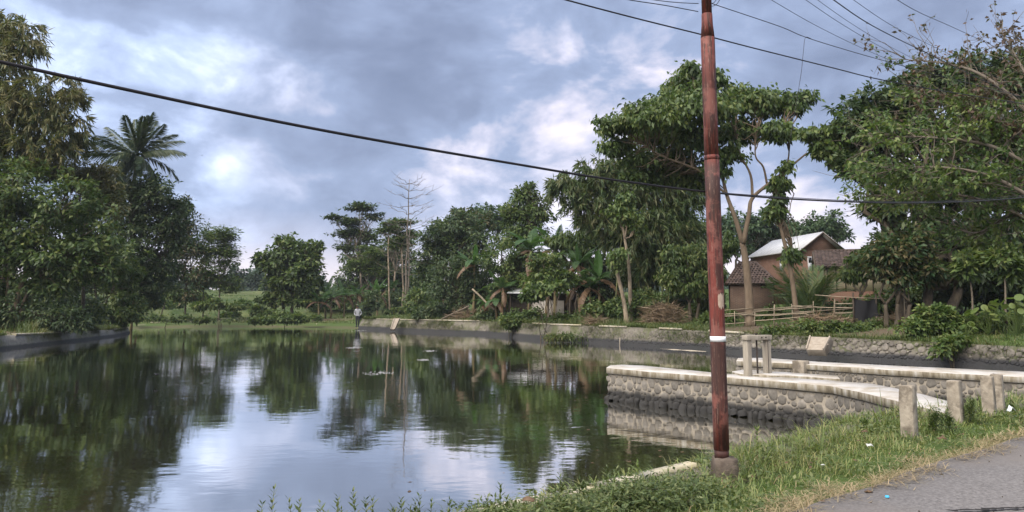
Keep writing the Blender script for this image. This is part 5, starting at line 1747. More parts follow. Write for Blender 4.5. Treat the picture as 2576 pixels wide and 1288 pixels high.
for i, (px, Y, bl, n, lf, m_, lab) in enumerate((
        (1100, 74, [(1080, 775, 34, 16), (1130, 778, 30, 14)], 1800, (.3, .15), 'leaf_mid', 'low shrubs on the far bank left of the leaning pole'),
        (1310, 62, [(1300, 770, 34, 16), (1345, 768, 30, 18)], 2000, (.28, .14), 'leaf_dark', 'low shrubs hiding the left end of the white shed'),
        (1420, 57, [(1400, 772, 34, 14), (1450, 768, 34, 18)], 2000, (.28, .13), 'leaf_mid', 'low shrubs hiding the middle of the white shed'),
        (1500, 56, [(1490, 765, 30, 20), (1530, 765, 28, 22)], 1900, (.28, .13), 'leaf_dark', 'low shrubs at the foot of the fresh leaved banana'),
        (1240, 67, [(1220, 772, 30, 16), (1260, 770, 30, 18)], 1600, (.3, .15), 'leaf_deep', 'low dark shrubs behind the leaning pole foot'),
        (1800, 47, [(1790, 765, 28, 18), (1830, 760, 24, 18)], 1500, (.24, .12), 'leaf_mid', 'shrub at the left end of the bamboo fence'),
        (1945, 47.5, [(1945, 745, 22, 16), (1925, 755, 18, 12)], 1200, (.24, .12), 'leaf_mid', 'shrub against the right corner of the hut'),
        (2110, 47, [(2100, 735, 30, 18), (2145, 735, 26, 18)], 1500, (.24, .12), 'leaf_dark', 'shrub between the palm clump and the shade net'),
        (2210, 37.5, [(2200, 790, 30, 10), (2250, 792, 30, 9)], 1200, (.18, .10), 'leaf_mid', 'creeping growth right of the shade net'),
        (1960, 37.8, [(1950, 832, 40, 7), (2000, 836, 30, 6)], 1500, (.16, .09), 'leaf_mid', 'low creeper on the bank edge above the sluice frame'))):
    bush(lab, px, Y, bl, n, lf, m_, cr=.25)


def distant_woods():
    rng = np.random.default_rng(5)
    n = 60000
    ang = rng.uniform(-.85, .85, n)
    d = rng.uniform(215, 290, n)
    x, y = np.sin(ang) * d, np.cos(ang) * d
    hump = 6 + 3.2 * np.sin(ang * 37) + 2.2 * np.sin(ang * 91 + 1) + 1.5 * np.sin(ang * 173 + 2)
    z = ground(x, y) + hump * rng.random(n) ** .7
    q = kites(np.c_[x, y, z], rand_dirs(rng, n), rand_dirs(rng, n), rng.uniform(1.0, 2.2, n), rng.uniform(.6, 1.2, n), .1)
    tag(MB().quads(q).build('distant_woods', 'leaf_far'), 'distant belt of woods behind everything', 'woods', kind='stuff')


distant_woods()


# ------------------------------------------------------------------ buildings
def quad_obj(name, m_, parent, corners, th=.06, uv=None):
    c = np.array(corners, float); n = norm(np.cross(c[1] - c[0], c[2] - c[0]))
    v = np.concatenate([c + n * th / 2, c - n * th / 2])
    k = len(c)
    q = [(i, (i + 1) % k, k + (i + 1) % k, k + i) for i in range(k)]
    m = MB()
    if k == 4:
        m.add(v, q + [(3, 2, 1, 0), (4, 5, 6, 7)])
    else:
        m.add(v, q, [(2, 1, 0), (3, 4, 5)])
    return m.build(name, m_, parent, uv=uv)


def tile_mesh():
    a = np.linspace(-1, 1, 5)
    top = np.c_[a * .5, np.full(5, -.5), .10 * (1 - a * a)]
    bot = np.c_[a * .5, np.full(5, .5), .10 * (1 - a * a) + .05]
    v = np.concatenate([top, bot, top - [0, 0, .08]])
    q = [(i, i + 1, 6 + i, 5 + i) for i in range(4)] + [(10 + i, 11 + i, 1 + i, i) for i in range(4)]
    me = mesh_of('tile', v, np.array(q))
    me.materials.append(MATS['roof_tile'])
    return me


TILE = tile_mesh()


def tile_slope(parent, ridge0, ridge1, eave0, eave1, tw=.24, th=.27, limit=300, seed=0):
    """courses of clay tiles on a slope given by its four corners (trapezoid or triangle)"""
    r0, r1, e0, e1 = (np.array(x, float) for x in (ridge0, ridge1, eave0, eave1))
    down = ((e0 + e1) - (r0 + r1)) / 2
    n = max(2, int(np.linalg.norm(down) / th))
    rng = np.random.default_rng(seed)
    org = np.array(parent_origin(parent))
    cnt = 0
    rest = MB()
    for i in range(n, 0, -1):
        f = (i - .5) / n
        a = r0 + (e0 - r0) * f; b = r1 + (e1 - r1) * f
        L = np.linalg.norm(b - a)
        k = max(1, int(L / tw))
        ex = (b - a) / max(L, 1e-6)
        ey = norm(down); nn = norm(np.cross(ex, -ey))
        if nn[2] < 0:
            nn = -nn
        for j in range(k):
            c = a + (b - a) * ((j + .5) / k) + nn * .03
            Bm = np.stack([ex * (L / k) * 1.02, ey * th * 1.12, nn * (.6 + .0 * j)], 1)
            Bm = Bm + 0
            off = rng.normal(0, .006, 3)
            if cnt < limit:
                o = bpy.data.objects.new('tile', TILE); COL.objects.link(o); o.parent = parent
                M = Matrix.Identity(4)
                for ii in range(3):
                    for jj in range(3):
                        M[ii][jj] = Bm[ii, jj]
                    M[ii][3] = c[ii] - org[ii] + off[ii]
                o.matrix_local = M
                cnt += 1


def brick_house():
    # nearest lower gable corner, long side running back to the left
    Yg = 58.0
    gl = P(2013, 628, Yg)            # eave corner nearest, left of the gable
    gr = P(2122, 627, Yg + 1.2)      # right eave corner of the gable
    ap = P(2063, 584, Yg + .6)
    bl = P(1884, 651, 66.5)          # far left eave corner
    vec = bl - gl; vec[2] = 0
    base = gz(gl[0], gl[1]) - .3
    t = thing('brick_house', 'brick house with white metal roof behind the slim tree', 'house', (gl[0], gl[1], base))
    gw = gr.copy(); gw[2] = gl[2]
    eave = gl[2]
    far = lambda p: p + vec
    # walls (inset from the eaves)
    inn = norm(gw - gl) * .25; inv = norm(vec) * .25
    A = gl + inn + inv; Bc = gw - inn + inv; C = far(gw) - inn; D = far(gl) + inn
    for a, b in ((A, Bc), (D, A)):
        a0, b0 = a.copy(), b.copy(); a0[2] = b0[2] = base; a1, b1 = a.copy(), b.copy(); a1[2] = b1[2] = eave
        quad_obj('wall', 'brick_wall', t, [a0, b0, b1, a1], .12, 'wall')
    apx = (A + Bc) / 2; apx[2] = ap[2] - .12
    a1, b1 = A.copy(), Bc.copy(); a1[2] = b1[2] = eave - .02
    quad_obj('gable', 'brick_wall', t, [a1, b1, apx], .12, 'wall')
    ridge0 = (gl + gw) / 2 - inv * 1.0; ridge0[2] = ap[2]
    ridge1 = ridge0 + vec * .94
    e0 = gl - inn * .6 - inv; e0[2] -= .05
    e1 = e0 + vec * 1.05
    f0 = gw + inn * .6 - inv; f0[2] -= .05
    f1 = f0 + vec * 1.05
    roof = quad_obj('metal_roof', 'roof_metal', t, [ridge0, ridge1, e1, e0], .04)
    # ribs of the metal sheets
    k = 14
    for i in range(1, k):
        a = ridge0 + (ridge1 - ridge0) * i / k; b = e0 + (e1 - e0) * i / k
        MB().tube([a + [0, 0, .03], b + [0, 0, .03]], .018, 4).build('seam', 'roof_metal', roof, org=parent_origin(t))
    quad_obj('back_roof', 'roof_grey', t, [ridge1, ridge0, f0, f1], .06)
    for a, b in ((ridge0, e0), (ridge0, f0)):
        MB().tube([a + [0, 0, -.06], b + [0, 0, -.06]], .055, 4).build('bargeboard', 'timber_dark', t)
    MB().tube([e0 + [0, 0, -.03], e1 + [0, 0, -.03]], .05, 6).build('gutter', 'roof_grey', t)
    # windows in the long wall
    wd = norm(A - D); nv = np.array([wd[1], -wd[0], 0])
    if nv[1] > 0:
        nv = -nv
    for px in (1967, 2036):
        # where the column meets the wall
        u = (px - 1288) / F
        tt = (u * D[1] - D[0]) / (wd[0] - u * wd[1]) if px < 2010 else (u * A[1] - A[0]) / (norm(Bc - A)[0] - u * norm(Bc - A)[1])
        c = D + wd * tt if px < 2010 else A + norm(Bc - A) * tt
        w_, nn = (wd, nv) if px < 2010 else (norm(Bc - A), np.array([norm(Bc - A)[1], -norm(Bc - A)[0], 0]))
        if nn[1] > 0:
            nn = -nn
        zc = P(px, 663, c[1])[2]
        M = np.stack([w_, -nn, np.array([0, 0, 1.0])], 1)
        cc = np.array([c[0], c[1], zc]) + nn * .07
        win = MB().box(cc, (.42, .05, 1.1), M=M).build('window', 'frame_white', t)
        MB().box(cc + nn * .03 + [0, 0, .27], (.30, .02, .42), M=M).build('pane', 'window_dark', win, org=parent_origin(t))
        MB().box(cc + nn * .03 + [0, 0, -.27], (.30, .02, .42), M=M).build('pane', 'white_sheet', win, org=parent_origin(t))
    # older grey roof rising behind the ridge
    o = ridge0 + vec * .18 + [0, 0, .1]
    g2 = thing('grey_roof_house', 'grey ridge of another roof behind the white metal roof', 'house', (o[0] + 1.5, o[1] + 4, base))
    a = P(1975, 602, 72); b = P(2045, 588, 68)
    c, d = b + [0.6, -1.5, -1.2], a + [0.6, -1.5, -1.2]
    quad_obj('roof', 'roof_grey', g2, [a, b, c, d], .08)
    a0, b0 = d.copy(), c.copy(); a0[2] = b0[2] = base
    quad_obj('wall', 'brick_wall', g2, [a0, b0, c, d], .1, 'wall')


brick_house()


def hut():
    Y = 49.5
    fl, fr = P(1826, 713, Y), P(1960, 716, Y - .8)      # front eave ends
    w = norm((fr - fl) * [1, 1, 0]); nb = np.array([-w[1], w[0], 0])
    fl[2] = fr[2] = (fl[2] + fr[2]) / 2
    L = np.linalg.norm((fr - fl)[:2]); Dp = 3.4; rise = 1.5
    base = gz(*(fl[:2] + fr[:2]) / 2) - .2
    c = (fl + fr) / 2
    t = thing('brick_hut', 'small brick hut with dark hipped tile roof behind the trunks', 'hut', (c[0], c[1], base))
    r0 = fl + w * (L * .30) + nb * Dp / 2 + [0, 0, rise]; r1 = fl + w * (L * .62) + nb * Dp / 2 + [0, 0, rise]
    bl_, br_ = fl + nb * Dp, fr + nb * Dp
    core = quad_obj('roof', 'timber_dark', t, [r0, r1, fr, fl], .05)
    quad_obj('roof', 'timber_dark', t, [r1, br_, fr], .05)
    quad_obj('roof', 'timber_dark', t, [r0, fl, bl_], .05)
    quad_obj('roof', 'timber_dark', t, [r1, r0, bl_, br_], .05)
    tile_slope(t, r0, r1, fl, fr, .20, .22, 220, 1)
    tile_slope(t, r1, r1 + w * .02, fr, br_, .20, .22, 80, 2)
    for a, b in ((r0, r1), (r1, fr), (r0, fl)):
        MB().tube([a + [0, 0, .05], b + [0, 0, .05]], .07, 6).build('ridge_cap', 'roof_tile', t)
    ins = .35
    A, B = fl + w * ins + nb * ins, fr - w * ins + nb * ins
    Cc = br_ - w * ins - nb * ins
    for a, b in ((A, B), (B, Cc), (bl_ + w * ins - nb * ins, A)):
        a0, b0 = a.copy(), b.copy(); a0[2] = b0[2] = base
        a1, b1 = a.copy(), b.copy(); a1[2] = b1[2] = fl[2] + .02
        quad_obj('wall', 'brick_hut', t, [a0, b0, b1, a1], .12, 'wall')
    for f in (.72, .8, .88):
        p = A + (B - A) * f - nb * .1
        MB().tube([p + [0, 0, .0], p + [0, 0, -.28]], .05, 5).build('rafter_end', 'timber_dark', t)


hut()


def tiled_house():
    Y = 52.0
    e0, e1 = P(2092, 672, Y), P(2270, 672, Y - 1.5)
    w = norm((e1 - e0) * [1, 1, 0]); nb = np.array([-w[1], w[0], 0])
    e1[2] = e0[2]
    base = gz(*e0[:2]) - .3
    t = thing('tiled_house', 'low house with red-brown tiled roof and matting wall at the right', 'house', (e0[0], e0[1], base))
    zr = P(2100, 633, Y + 2.3)[2]
    r0 = e0 - w * 1.0 + nb * 2.3; r0[2] = zr
    r1 = e1 + nb * 2.3; r1[2] = zr
    e0b = e0 - w * 1.0
    quad_obj('roof', 'timber_dark', t, [r0, r1, e1, e0b], .05)
    tile_slope(t, r0, r1, e0b, e1, .24, .26, 300, 3)
    b0, b1 = e0b + nb * 4.6, e1 + nb * 4.6
    quad_obj('roof', 'roof_tile', t, [r1, r0, b0, b1], .06)
    MB().tube([r0 + [0, 0, .06], r1 + [0, 0, .06]], .09, 6).build('ridge_cap', 'roof_tile', t)
    for a, b in ((r0, e0b), (r0, b0)):
        MB().tube([a - w * .06, b - w * .06], .07, 4).build('bargeboard', 'timber_dark', t)
    A = e0 + nb * .5 - w * .4; B = e1 + nb * .5
    zm = base + (e0[2] - base) * .42
    lo0, lo1 = A.copy(), B.copy(); lo0[2] = lo1[2] = base
    m0, m1 = A.copy(), B.copy(); m0[2] = m1[2] = zm
    h0, h1 = A.copy(), B.copy(); h0[2] = h1[2] = e0[2] + .15
    quad_obj('plinth_wall', 'brick_wall', t, [lo0, lo1, m1, m0], .14, 'wall')
    quad_obj('matting_wall', 'bamboo_mat', t, [m0, m1, h1, h0], .08)
    s0 = A.copy(); s1 = A + nb * 3.6
    a0, b0_ = s0.copy(), s1.copy(); a0[2] = b0_[2] = base
    a1, b1_ = s0.copy(), s1.copy(); a1[2] = b1_[2] = e0[2] + .1
    quad_obj('side_wall', 'brick_wall', t, [b0_, a0, a1, b1_], .12, 'wall')
    for f in np.linspace(.02, .98, 9):
        p = A + (B - A) * f
        MB().tube([(p[0], p[1] - .06, zm), (p[0], p[1] - .06, e0[2])], .035, 5).build('batten', 'timber_dark', t)


tiled_house()


def shed():
    Y = 66.0
    a, b = P(1275, 738, Y), P(1535, 741, Y - 2)
    w = norm((b - a) * [1, 1, 0]); nb = np.array([-w[1], w[0], 0])
    b[2] = a[2]
    base = gz(a[0], a[1]) - .2
    t = thing('white_shed', 'low shed with white sheet roof behind the banana plants', 'shed', (a[0], a[1], base))
    r0, r1 = a + nb * 3 + [0, 0, .9], b + nb * 3 + [0, 0, .9]
    quad_obj('roof', 'white_sheet', t, [r0, r1, b, a], .05)
    for s in np.linspace(.03, .97, 6):
        p = a + (b - a) * s + nb * .2
        MB().tube([(p[0], p[1], base), (p[0], p[1], a[2])], .06, 6).build('post', 'timber_dark', t)
    A, B = a + nb * 1.6, b + nb * 1.6
    lo0, lo1 = A.copy(), B.copy(); lo0[2] = lo1[2] = base
    h0, h1 = A.copy(), B.copy(); h0[2] = h1[2] = a[2] + .4
    quad_obj('wall', 'timber_dark', t, [lo0, lo1, h1, h0], .08)
    p0 = a + (b - a) * .22 + nb * .6; p1 = a + (b - a) * .55 + nb * .6
    z0, z1 = base + .1, base + (a[2] - base) * .75
    quad_obj('white_panel', 'plaster', t, [(p0[0], p0[1], z0), (p1[0], p1[1], z0), (p1[0], p1[1], z1), (p0[0], p0[1], z1)], .05)


shed()


# ------------------------------------------------------------------ fence, net, brush heaps, leaning poles
def bamboo_fence():
    pts = [(1800, 43.5), (1850, 43), (1900, 42.6), (1960, 42.2), (2020, 41.6), (2080, 41), (2150, 40.2)]
    w = [P(px, 780, Y) for px, Y in pts]
    for q in w:
        q[2] = gz(q[0], q[1])
    t = thing('bamboo_fence', 'rickety bamboo rail fence in front of the hut', 'fence', tuple(w[0]))
    rng = np.random.default_rng(5)
    p, _, _ = resample(np.array([q[:2] for q in w]), np.zeros(len(w)), 1.0)
    for k in range(len(p)):
        x, y = p[k]; z = gz(x, y)
        h = rng.uniform(.9, 1.5)
        MB().tube([(x, y, z - .1), (x + rng.normal(0, .06), y + rng.normal(0, .05), z + h)], rng.uniform(.022, .04), 6).build('post', 'bamboo_pole', t)
    for h, n in ((.28, 3), (.62, 4), (.82, 4), (1.0, 4), (.72, 2)):
        for j in range(n):
            a = int(j * len(p) / n); b = min(len(p) - 1, a + int(len(p) / n) + rng.integers(0, 3))
            if rng.random() < .1:
                continue
            A = np.array([*p[a], gz(*p[a]) + h + rng.normal(0, .06)]); B = np.array([*p[b], gz(*p[b]) + h + rng.normal(0, .06)])
            off = np.array([0, rng.uniform(-.09, .09), 0])
            MB().tube(bend(A + off, B + off, rng, 6, .006, -.01), rng.uniform(.018, .032), 6, True).build('rail', 'bamboo_pole', t)
    # black shade net hung on the fence end
    a, b = P(2146, 748, 39.8), P(2204, 752, 39.2)
    n = thing('shade_net', 'black shade net hung on posts at the right end of the fence', 'net', (a[0], a[1], gz(a[0], a[1])))
    k = 9
    V = []
    for i in range(k):
        s = i / (k - 1)
        for j in range(6):
            f = j / 5
            q = a + (b - a) * s
            zt = q[2]; zb = gz(q[0], q[1]) + .10 + .5 * abs(s - .35) + .12 * math.sin(s * 17)
            V.append((q[0] + rng.normal(0, .02), q[1] + .10 * math.sin(s * 9 + f * 2), zt + (zb - zt) * f - .15 * math.sin(s * math.pi) * (1 - f)))
    m = MB().add(V, [(i * 6 + j, i * 6 + j + 1, i * 6 + 7 + j, i * 6 + 6 + j) for i in range(k - 1) for j in range(5)])
    m.build('net', 'net_black', n, smooth=True)
    for q in (a, b):
        z = gz(q[0], q[1])
        MB().tube([(q[0], q[1] + .05, z - .1), (q[0] + .03, q[1] + .05, q[2] + .25)], .045, 6).build('post', 'timber_dark', n)
    MB().tube([P(2050, 742, 40.6), P(2120, 747, 40), P(2230, 752, 39)], .02, 5).build('rail', 'bamboo_pole', n)


bamboo_fence()


def twig_heap(label, px, py, rx, ry, Y, n, seed, name='brush_heap', m_='brush_twig'):
    rng = np.random.default_rng(seed)
    c = P(px, py, Y); k = Y / F
    z = gz(c[0], Y)
    r3 = np.array([rx * k, max(.6, rx * k * .5), ry * k])
    d = rand_dirs(rng, n); d[:, 2] = np.abs(d[:, 2])
    p = np.array([c[0], Y, z]) + d * r3 * (rng.random(n) ** .4)[:, None] * [1, 1, 2.0 * 1]
    p[:, 2] = np.maximum(p[:, 2] * 1.0, z)
    dd = norm(rng.normal(0, 1, (n, 3)) * [1, .8, .35])
    q = kites(p, dd, rand_dirs(rng, n), rng.uniform(.3, 1.1, n), rng.uniform(.015, .04, n), .05)
    o = MB().quads(q).build(name, m_, org=(c[0], Y, z))
    return tag(o, label, 'brush heap')


twig_heap('heap of dry brown brushwood beside the pollarded trunks', 1670, 770, 55, 26, 49.5, 1800, 1)
twig_heap('small brown pile of dead leaves on the far bank', 1500, 800, 26, 9, 51, 600, 2)
twig_heap('dry twigs piled along the foot of the bamboo fence', 2080, 785, 70, 10, 40.4, 1200, 3)
twig_heap('tangle of dead branches under the dark mango tree', 1170, 790, 50, 14, 69.5, 900, 4)
twig_heap('dry straw heap at the right end of the soil bank', 2255, 775, 40, 14, 38, 900, 5)

for i, (a, b, Y, r, lab, m_) in enumerate((((1188, 727), (1243, 779), 66, .10, 'pale bamboo pole leaning over the far bank', 'bamboo_pole'),
                                           ((1110, 803), (1180, 770), 69.5, .08, 'fallen grey branch lying against the far bank', 'bark_grey'))):
    A, B = P(*a, Y), P(*b, Y - .5)
    g_ = gz(B[0], B[1])
    o = MB().tube(bend(A, B, np.random.default_rng(i), 6, .01), r * np.linspace(.8, 1, 6), 8).build('leaning_pole', m_, org=tuple(B), smooth=True)
    tag(o, lab, 'pole')
# bamboo ladder leaning by the right trees
A = P(2262, 700, 37.5)
lad = thing('bamboo_ladder', 'short bamboo ladder under the reddish brown tree', 'ladder', (A[0], 37.5, gz(A[0], 37.5)))
for dx in (0, .32):
    MB().tube([(A[0] + dx, 37.2, gz(A[0], 37.5)), (A[0] + .25 + dx * .6, 37.6, A[2])], .025, 6).build('rail', 'bamboo_pole', lad)
for k in range(1, 6):
    zz = gz(A[0], 37.5) + (A[2] - gz(A[0], 37.5)) * k / 6
    MB().tube([(A[0] + .25 * k / 6, 37.2 + .4 * k / 6, zz), (A[0] + .33 + .12 * k / 6, 37.2 + .4 * k / 6, zz)], .016, 5).build('rung', 'bamboo_pole', lad)


# ------------------------------------------------------------------ person on the far bank
def person():
    Y = 87.0
    c = P(900, 798, Y); x = c[0]; z = gz(x, Y)
    t = thing('person', 'person in a pale jacket and black trousers standing on the far bank', 'person', (x, Y, z))
    H = (P(900, 769.5, Y)[2] - z)
    k = H / 1.62
    # joints: metres for a 1.62 m figure, facing the camera (-Y), head bowed, hands in pockets
    J = {'pelvis': (0, .02, .86, .135, .11), 'waist': (0, .0, 1.0, .135, .10), 'chest': (0, -.03, 1.2, .165, .115), 'neckb': (0, -.06, 1.36, .09, .08), 'neck': (0, -.10, 1.42, .055, .055),
         'head': (0, -.14, 1.50, .075, .085), 'crown': (0, -.155, 1.57, .07, .08)}
    for s, n in ((-1, 'l'), (1, 'r')):
        J['hip' + n] = (s * .09, .02, .80, .095, .10); J['knee' + n] = (s * .085, -.02, .45, .065, .068); J['ankle' + n] = (s * .075, .02, .08, .045, .05); J['toe' + n] = (s * .085, -.13, .03, .045, .03)
        J['sh' + n] = (s * .17, -.04, 1.32, .07, .07); J['el' + n] = (s * .27, .06, 1.06, .055, .055); J['wr' + n] = (s * .19, -.05, .88, .045, .045)
    E = [('pelvis', 'waist'), ('waist', 'chest'), ('chest', 'neckb'), ('neckb', 'neck'), ('neck', 'head'), ('head', 'crown')]
    for n in 'lr':
        E += [('pelvis', 'hip' + n), ('hip' + n, 'knee' + n), ('knee' + n, 'ankle' + n), ('ankle' + n, 'toe' + n), ('chest', 'sh' + n), ('sh' + n, 'el' + n), ('el' + n, 'wr' + n)]
    names = list(J)
    me = bpy.data.meshes.new('body')
    me.from_pydata([tuple(np.array(J[n][:3]) * k) for n in names], [(names.index(a), names.index(b)) for a, b in E], [])
    o = bpy.data.objects.new('body', me); COL.objects.link(o); o.parent = t
    o.modifiers.new('skin', 'SKIN').use_smooth_shade = True
    sv = me.skin_vertices[0].data if me.skin_vertices else None
    if sv is None:
        import bmesh
        bm = bmesh.new(); bm.from_mesh(me); bm.verts.layers.skin.verify(); bm.to_mesh(me); bm.free()
        sv = me.skin_vertices[0].data
    for i, n in enumerate(names):
        sv[i].radius = (J[n][3] * k, J[n][4] * k)
        sv[i].use_root = n == 'pelvis'
    ss = o.modifiers.new('sub', 'SUBSURF'); ss.levels = 2; ss.render_levels = 2
    dg = bpy.context.evaluated_depsgraph_get()
    m2 = bpy.data.meshes.new_from_object(o.evaluated_get(dg))
    o.modifiers.clear()
    o.data = m2
    m2.materials.clear()
    for mm in ('jacket', 'trousers', 'skin'):
        m2.materials.append(MATS[mm])
    for p in m2.polygons:
        zc = p.center.z / k
        p.material_index = 2 if zc > 1.41 else (0 if zc > .83 or (abs(p.center.x) > .16 * k and zc > .8) else 1)
        p.use_smooth = True
    # hair cap
    m = MB()
    th = np.linspace(.05, 1.75, 6); ph = np.linspace(0, 2 * math.pi, 13)[:-1]
    v = []
    for a in th:
        for b in ph:
            v.append((.088 * math.sin(a) * math.cos(b), -.135 + .10 * math.sin(a) * math.sin(b) + .012, 1.535 + .10 * math.cos(a)))
    q = [(i * 12 + j, i * 12 + (j + 1) % 12, i * 12 + 12 + (j + 1) % 12, i * 12 + 12 + j) for i in range(5) for j in range(12)]
    m.add(np.array(v) * k + np.array(t.location), q).build('hair', 'hair', t, smooth=True)
    # face: nose, brows, mouth, ears
    def dab(n_, x_, y_, z_, s, m_):
        MB().box(np.array([x_, y_, z_]) * k + np.array(t.location), np.array(s) * k).build(n_, m_, t)
    dab('nose', 0, -.243, 1.49, (.022, .03, .035), 'skin')
    for s in (-1, 1):
        dab('eye', s * .03, -.228, 1.512, (.02, .012, .01), 'hair')
        dab('ear', s * .083, -.13, 1.50, (.015, .03, .05), 'skin')
        dab('shoe', s * .085, -.05, .025, (.085, .24, .06), 'trousers')
    dab('mouth', 0, -.226, 1.455, (.04, .012, .008), 'trousers')


person()


# ------------------------------------------------------------------ birds, painted ripple glints, driftwood
def swallow(px, py, Y, span, label, roll):
    c = P(px, py, Y)
    t = thing('swallow', label, 'bird', tuple(c))
    MB().tube([c + [-.0, .09, 0], c + [0, .03, .005], c + [0, -.05, 0], c + [0, -.1, 0]], [.005, .028, .03, .008], 8).build('body', 'bird', t, smooth=True)
    for s in (-1, 1):
        v = [(0, -.05, 0), (s * span * .22, -.075, span * .10 * roll), (s * span * .5, .05, span * .02 * roll), (s * span * .2, .01, span * .08 * roll), (0, .03, 0)]
        v = np.array(v) + c
        MB().add(np.concatenate([v + [0, 0, .004], v - [0, 0, .004]]), None, [(0, 1, 3), (0, 3, 4), (1, 2, 3), (5, 8, 6), (5, 9, 8), (6, 8, 7), (0, 5, 6), (0, 6, 1), (1, 6, 7), (1, 7, 2), (2, 7, 8), (2, 8, 3), (3, 8, 9), (3, 9, 4)]).build('wing', 'bird', t)
    v = np.array([(0, .08, 0), (-.03, .17, 0), (0, .13, 0), (.03, .17, 0)]) + c
    MB().add(np.concatenate([v + [0, 0, .003], v - [0, 0, .003]]), None, [(0, 1, 2), (0, 2, 3), (4, 6, 5), (4, 7, 6)]).build('tail', 'bird', t)


swallow(508, 391, 85, .34, 'tiny bird flying in the sky right of the palm', 1.2)
swallow(395, 942, 23.5, .22, 'small bird skimming low over the pond', 1.5)


def ripple_glint(px, py, rx, ry, label, seed):  # pale flecks that paint light glinting off ripples
    rng = np.random.default_rng(seed)
    c = G(px, py, WATER)
    k = c[1] / F
    m = MB()
    dy = ry * c[1] ** 2 / (F * 2.3)
    n = 45
    for i in range(n):
        a = rng.uniform(0, 6.28); r = rng.random() ** .9
        q = c + [math.cos(a) * r * rx * k, math.sin(a) * r * dy, 0]
        s = rng.uniform(.012, .05)
        b = np.linspace(0, 2 * math.pi, 7)[:-1]
        rr = s * rng.uniform(.6, 1.2, 6)
        ring = np.c_[q[0] + np.cos(b) * rr * 1.5, q[1] + np.sin(b) * rr * 1.2, np.full(6, WATER + .002)]
        m.add(np.concatenate([ring, [[q[0], q[1], WATER + .012 + s * .12]]]), None, [(j, (j + 1) % 6, 6) for j in range(6)])
    o = m.build('glint_patch', 'ripple_glint', org=tuple(c))
    tag(o, label, 'ripple_glint', 'painted pale ripple glints on the pond')


ripple_glint(955, 938, 42, 6, 'largest painted pale ripple glint in the middle of the pond', 1)
ripple_glint(888, 875, 22, 2, 'painted pale ripple glint left of centre far out on the pond', 2)
ripple_glint(1082, 883, 18, 2, 'painted pale ripple glint far out below the wall shrub', 3)
ripple_glint(1066, 905, 16, 2, 'small painted pale ripple glint right above the largest patch', 4)
ripple_glint(905, 832, 14, 2, 'painted pale ripple glint at the foot of the far wall below the person', 5)


def driftwood():
    rng = np.random.default_rng(17)
    sp = [(345, 824), (380, 822), (420, 819), (450, 817), (500, 819), (560, 817), (600, 818), (650, 817), (700, 819), (740, 818), (790, 819), (480, 820), (530, 816), (770, 816)]
    words = ['at the left end of the mud', 'beside the leftmost one on the mud', 'third along the muddy far shore', 'fourth along the muddy far shore', 'left of the slender tree reflections', 'below the feathery tree',
             'in the middle of the muddy shore', 'below the gap in the skyline', 'below the round tree', 'just right of the round tree', 'at the right end of the mud', 'close under the slender trees', 'higher on the mud', 'near the far wall end']
    for (px, py), w in zip(sp, words):
        g = G(px, py, WATER)
        z = gz(g[0], g[1] + 1.0)
        a = rng.uniform(-.4, .4); L = rng.uniform(.8, 2.4)
        c = np.array([g[0], g[1] + 1.0, max(z, WATER) + .05])
        e = np.array([math.cos(a), math.sin(a), rng.uniform(-.03, .1)]) * L / 2
        o = MB().tube(bend(c - e, c + e, rng, 5, .03), rng.uniform(.03, .07) * np.array([.7, 1, 1, .9, .5]), 6).build('driftwood', 'driftwood', org=tuple(c))
        tag(o, 'grey driftwood stick ' + w, 'driftwood', 'driftwood on the muddy far shore')
    # rubbish stakes standing in the shallows
    for px, py, top, lab in ((1558, 868, 866, 'thin stake standing in the water by the far wall'), (795, 822, 808, 'pale stake at the muddy shore')):
        g = G(px, py, WATER)
        h = .45
        o = MB().tube([(g[0], g[1], WATER - .3), (g[0] + .05, g[1], WATER + h)], .03, 6).build('stake', 'driftwood', org=tuple(g))
        tag(o, lab, 'stake')
    a, b = G(1660, 877, WATER), G(1775, 884, WATER)
    o = MB().tube(bend(a + [0, -.1, -.01], b + [0, -.1, -.01], rng, 7, .004), [.015, .025, .03, .03, .035, .03, .02], 6).build('floating_branch', 'driftwood', org=tuple(a))
    tag(o, 'pale branch floating at the right wall left of the pole', 'branch')


driftwood()


# ------------------------------------------------------------------ grass and low growth (nobody could count it)
def blades(p, d, L, Wd, curve):
    """curved grass blades: a quad and a tip each"""
    n = len(p)
    d = norm(d); z = np.array([0, 0, 1.0])
    s = norm(np.cross(d, z + np.array([.01, 0.02, 0])))
    L = L[:, None]; Wd = Wd[:, None]; curve = curve[:, None]
    hz = d * [1, 1, 0]
    m_ = p + d * L * .55
    e = p + d * L * .8 + hz * L * curve - z * L * curve * .25
    v = np.stack([p - s * Wd * .5, p + s * Wd * .5, m_ + s * Wd * .42, m_ - s * Wd * .42, e], 1).reshape(-1, 3)
    b = np.arange(n)[:, None] * 5
    return v, b + np.array([[0, 1, 2, 3]]), b + np.array([[3, 2, 4]])


def scatter_strip(rng, n, s0, s1, o0, o1, power=1.0):
    """points along the road edge: s along it (denser near the camera), o towards the pond"""
    s = s0 + (s1 - s0) * rng.random(n) ** power
    o = o0 + (o1 - o0) * rng.random(n)
    return E0[None] + RD[None] * s[:, None] + RN[None] * o[:, None], s, o


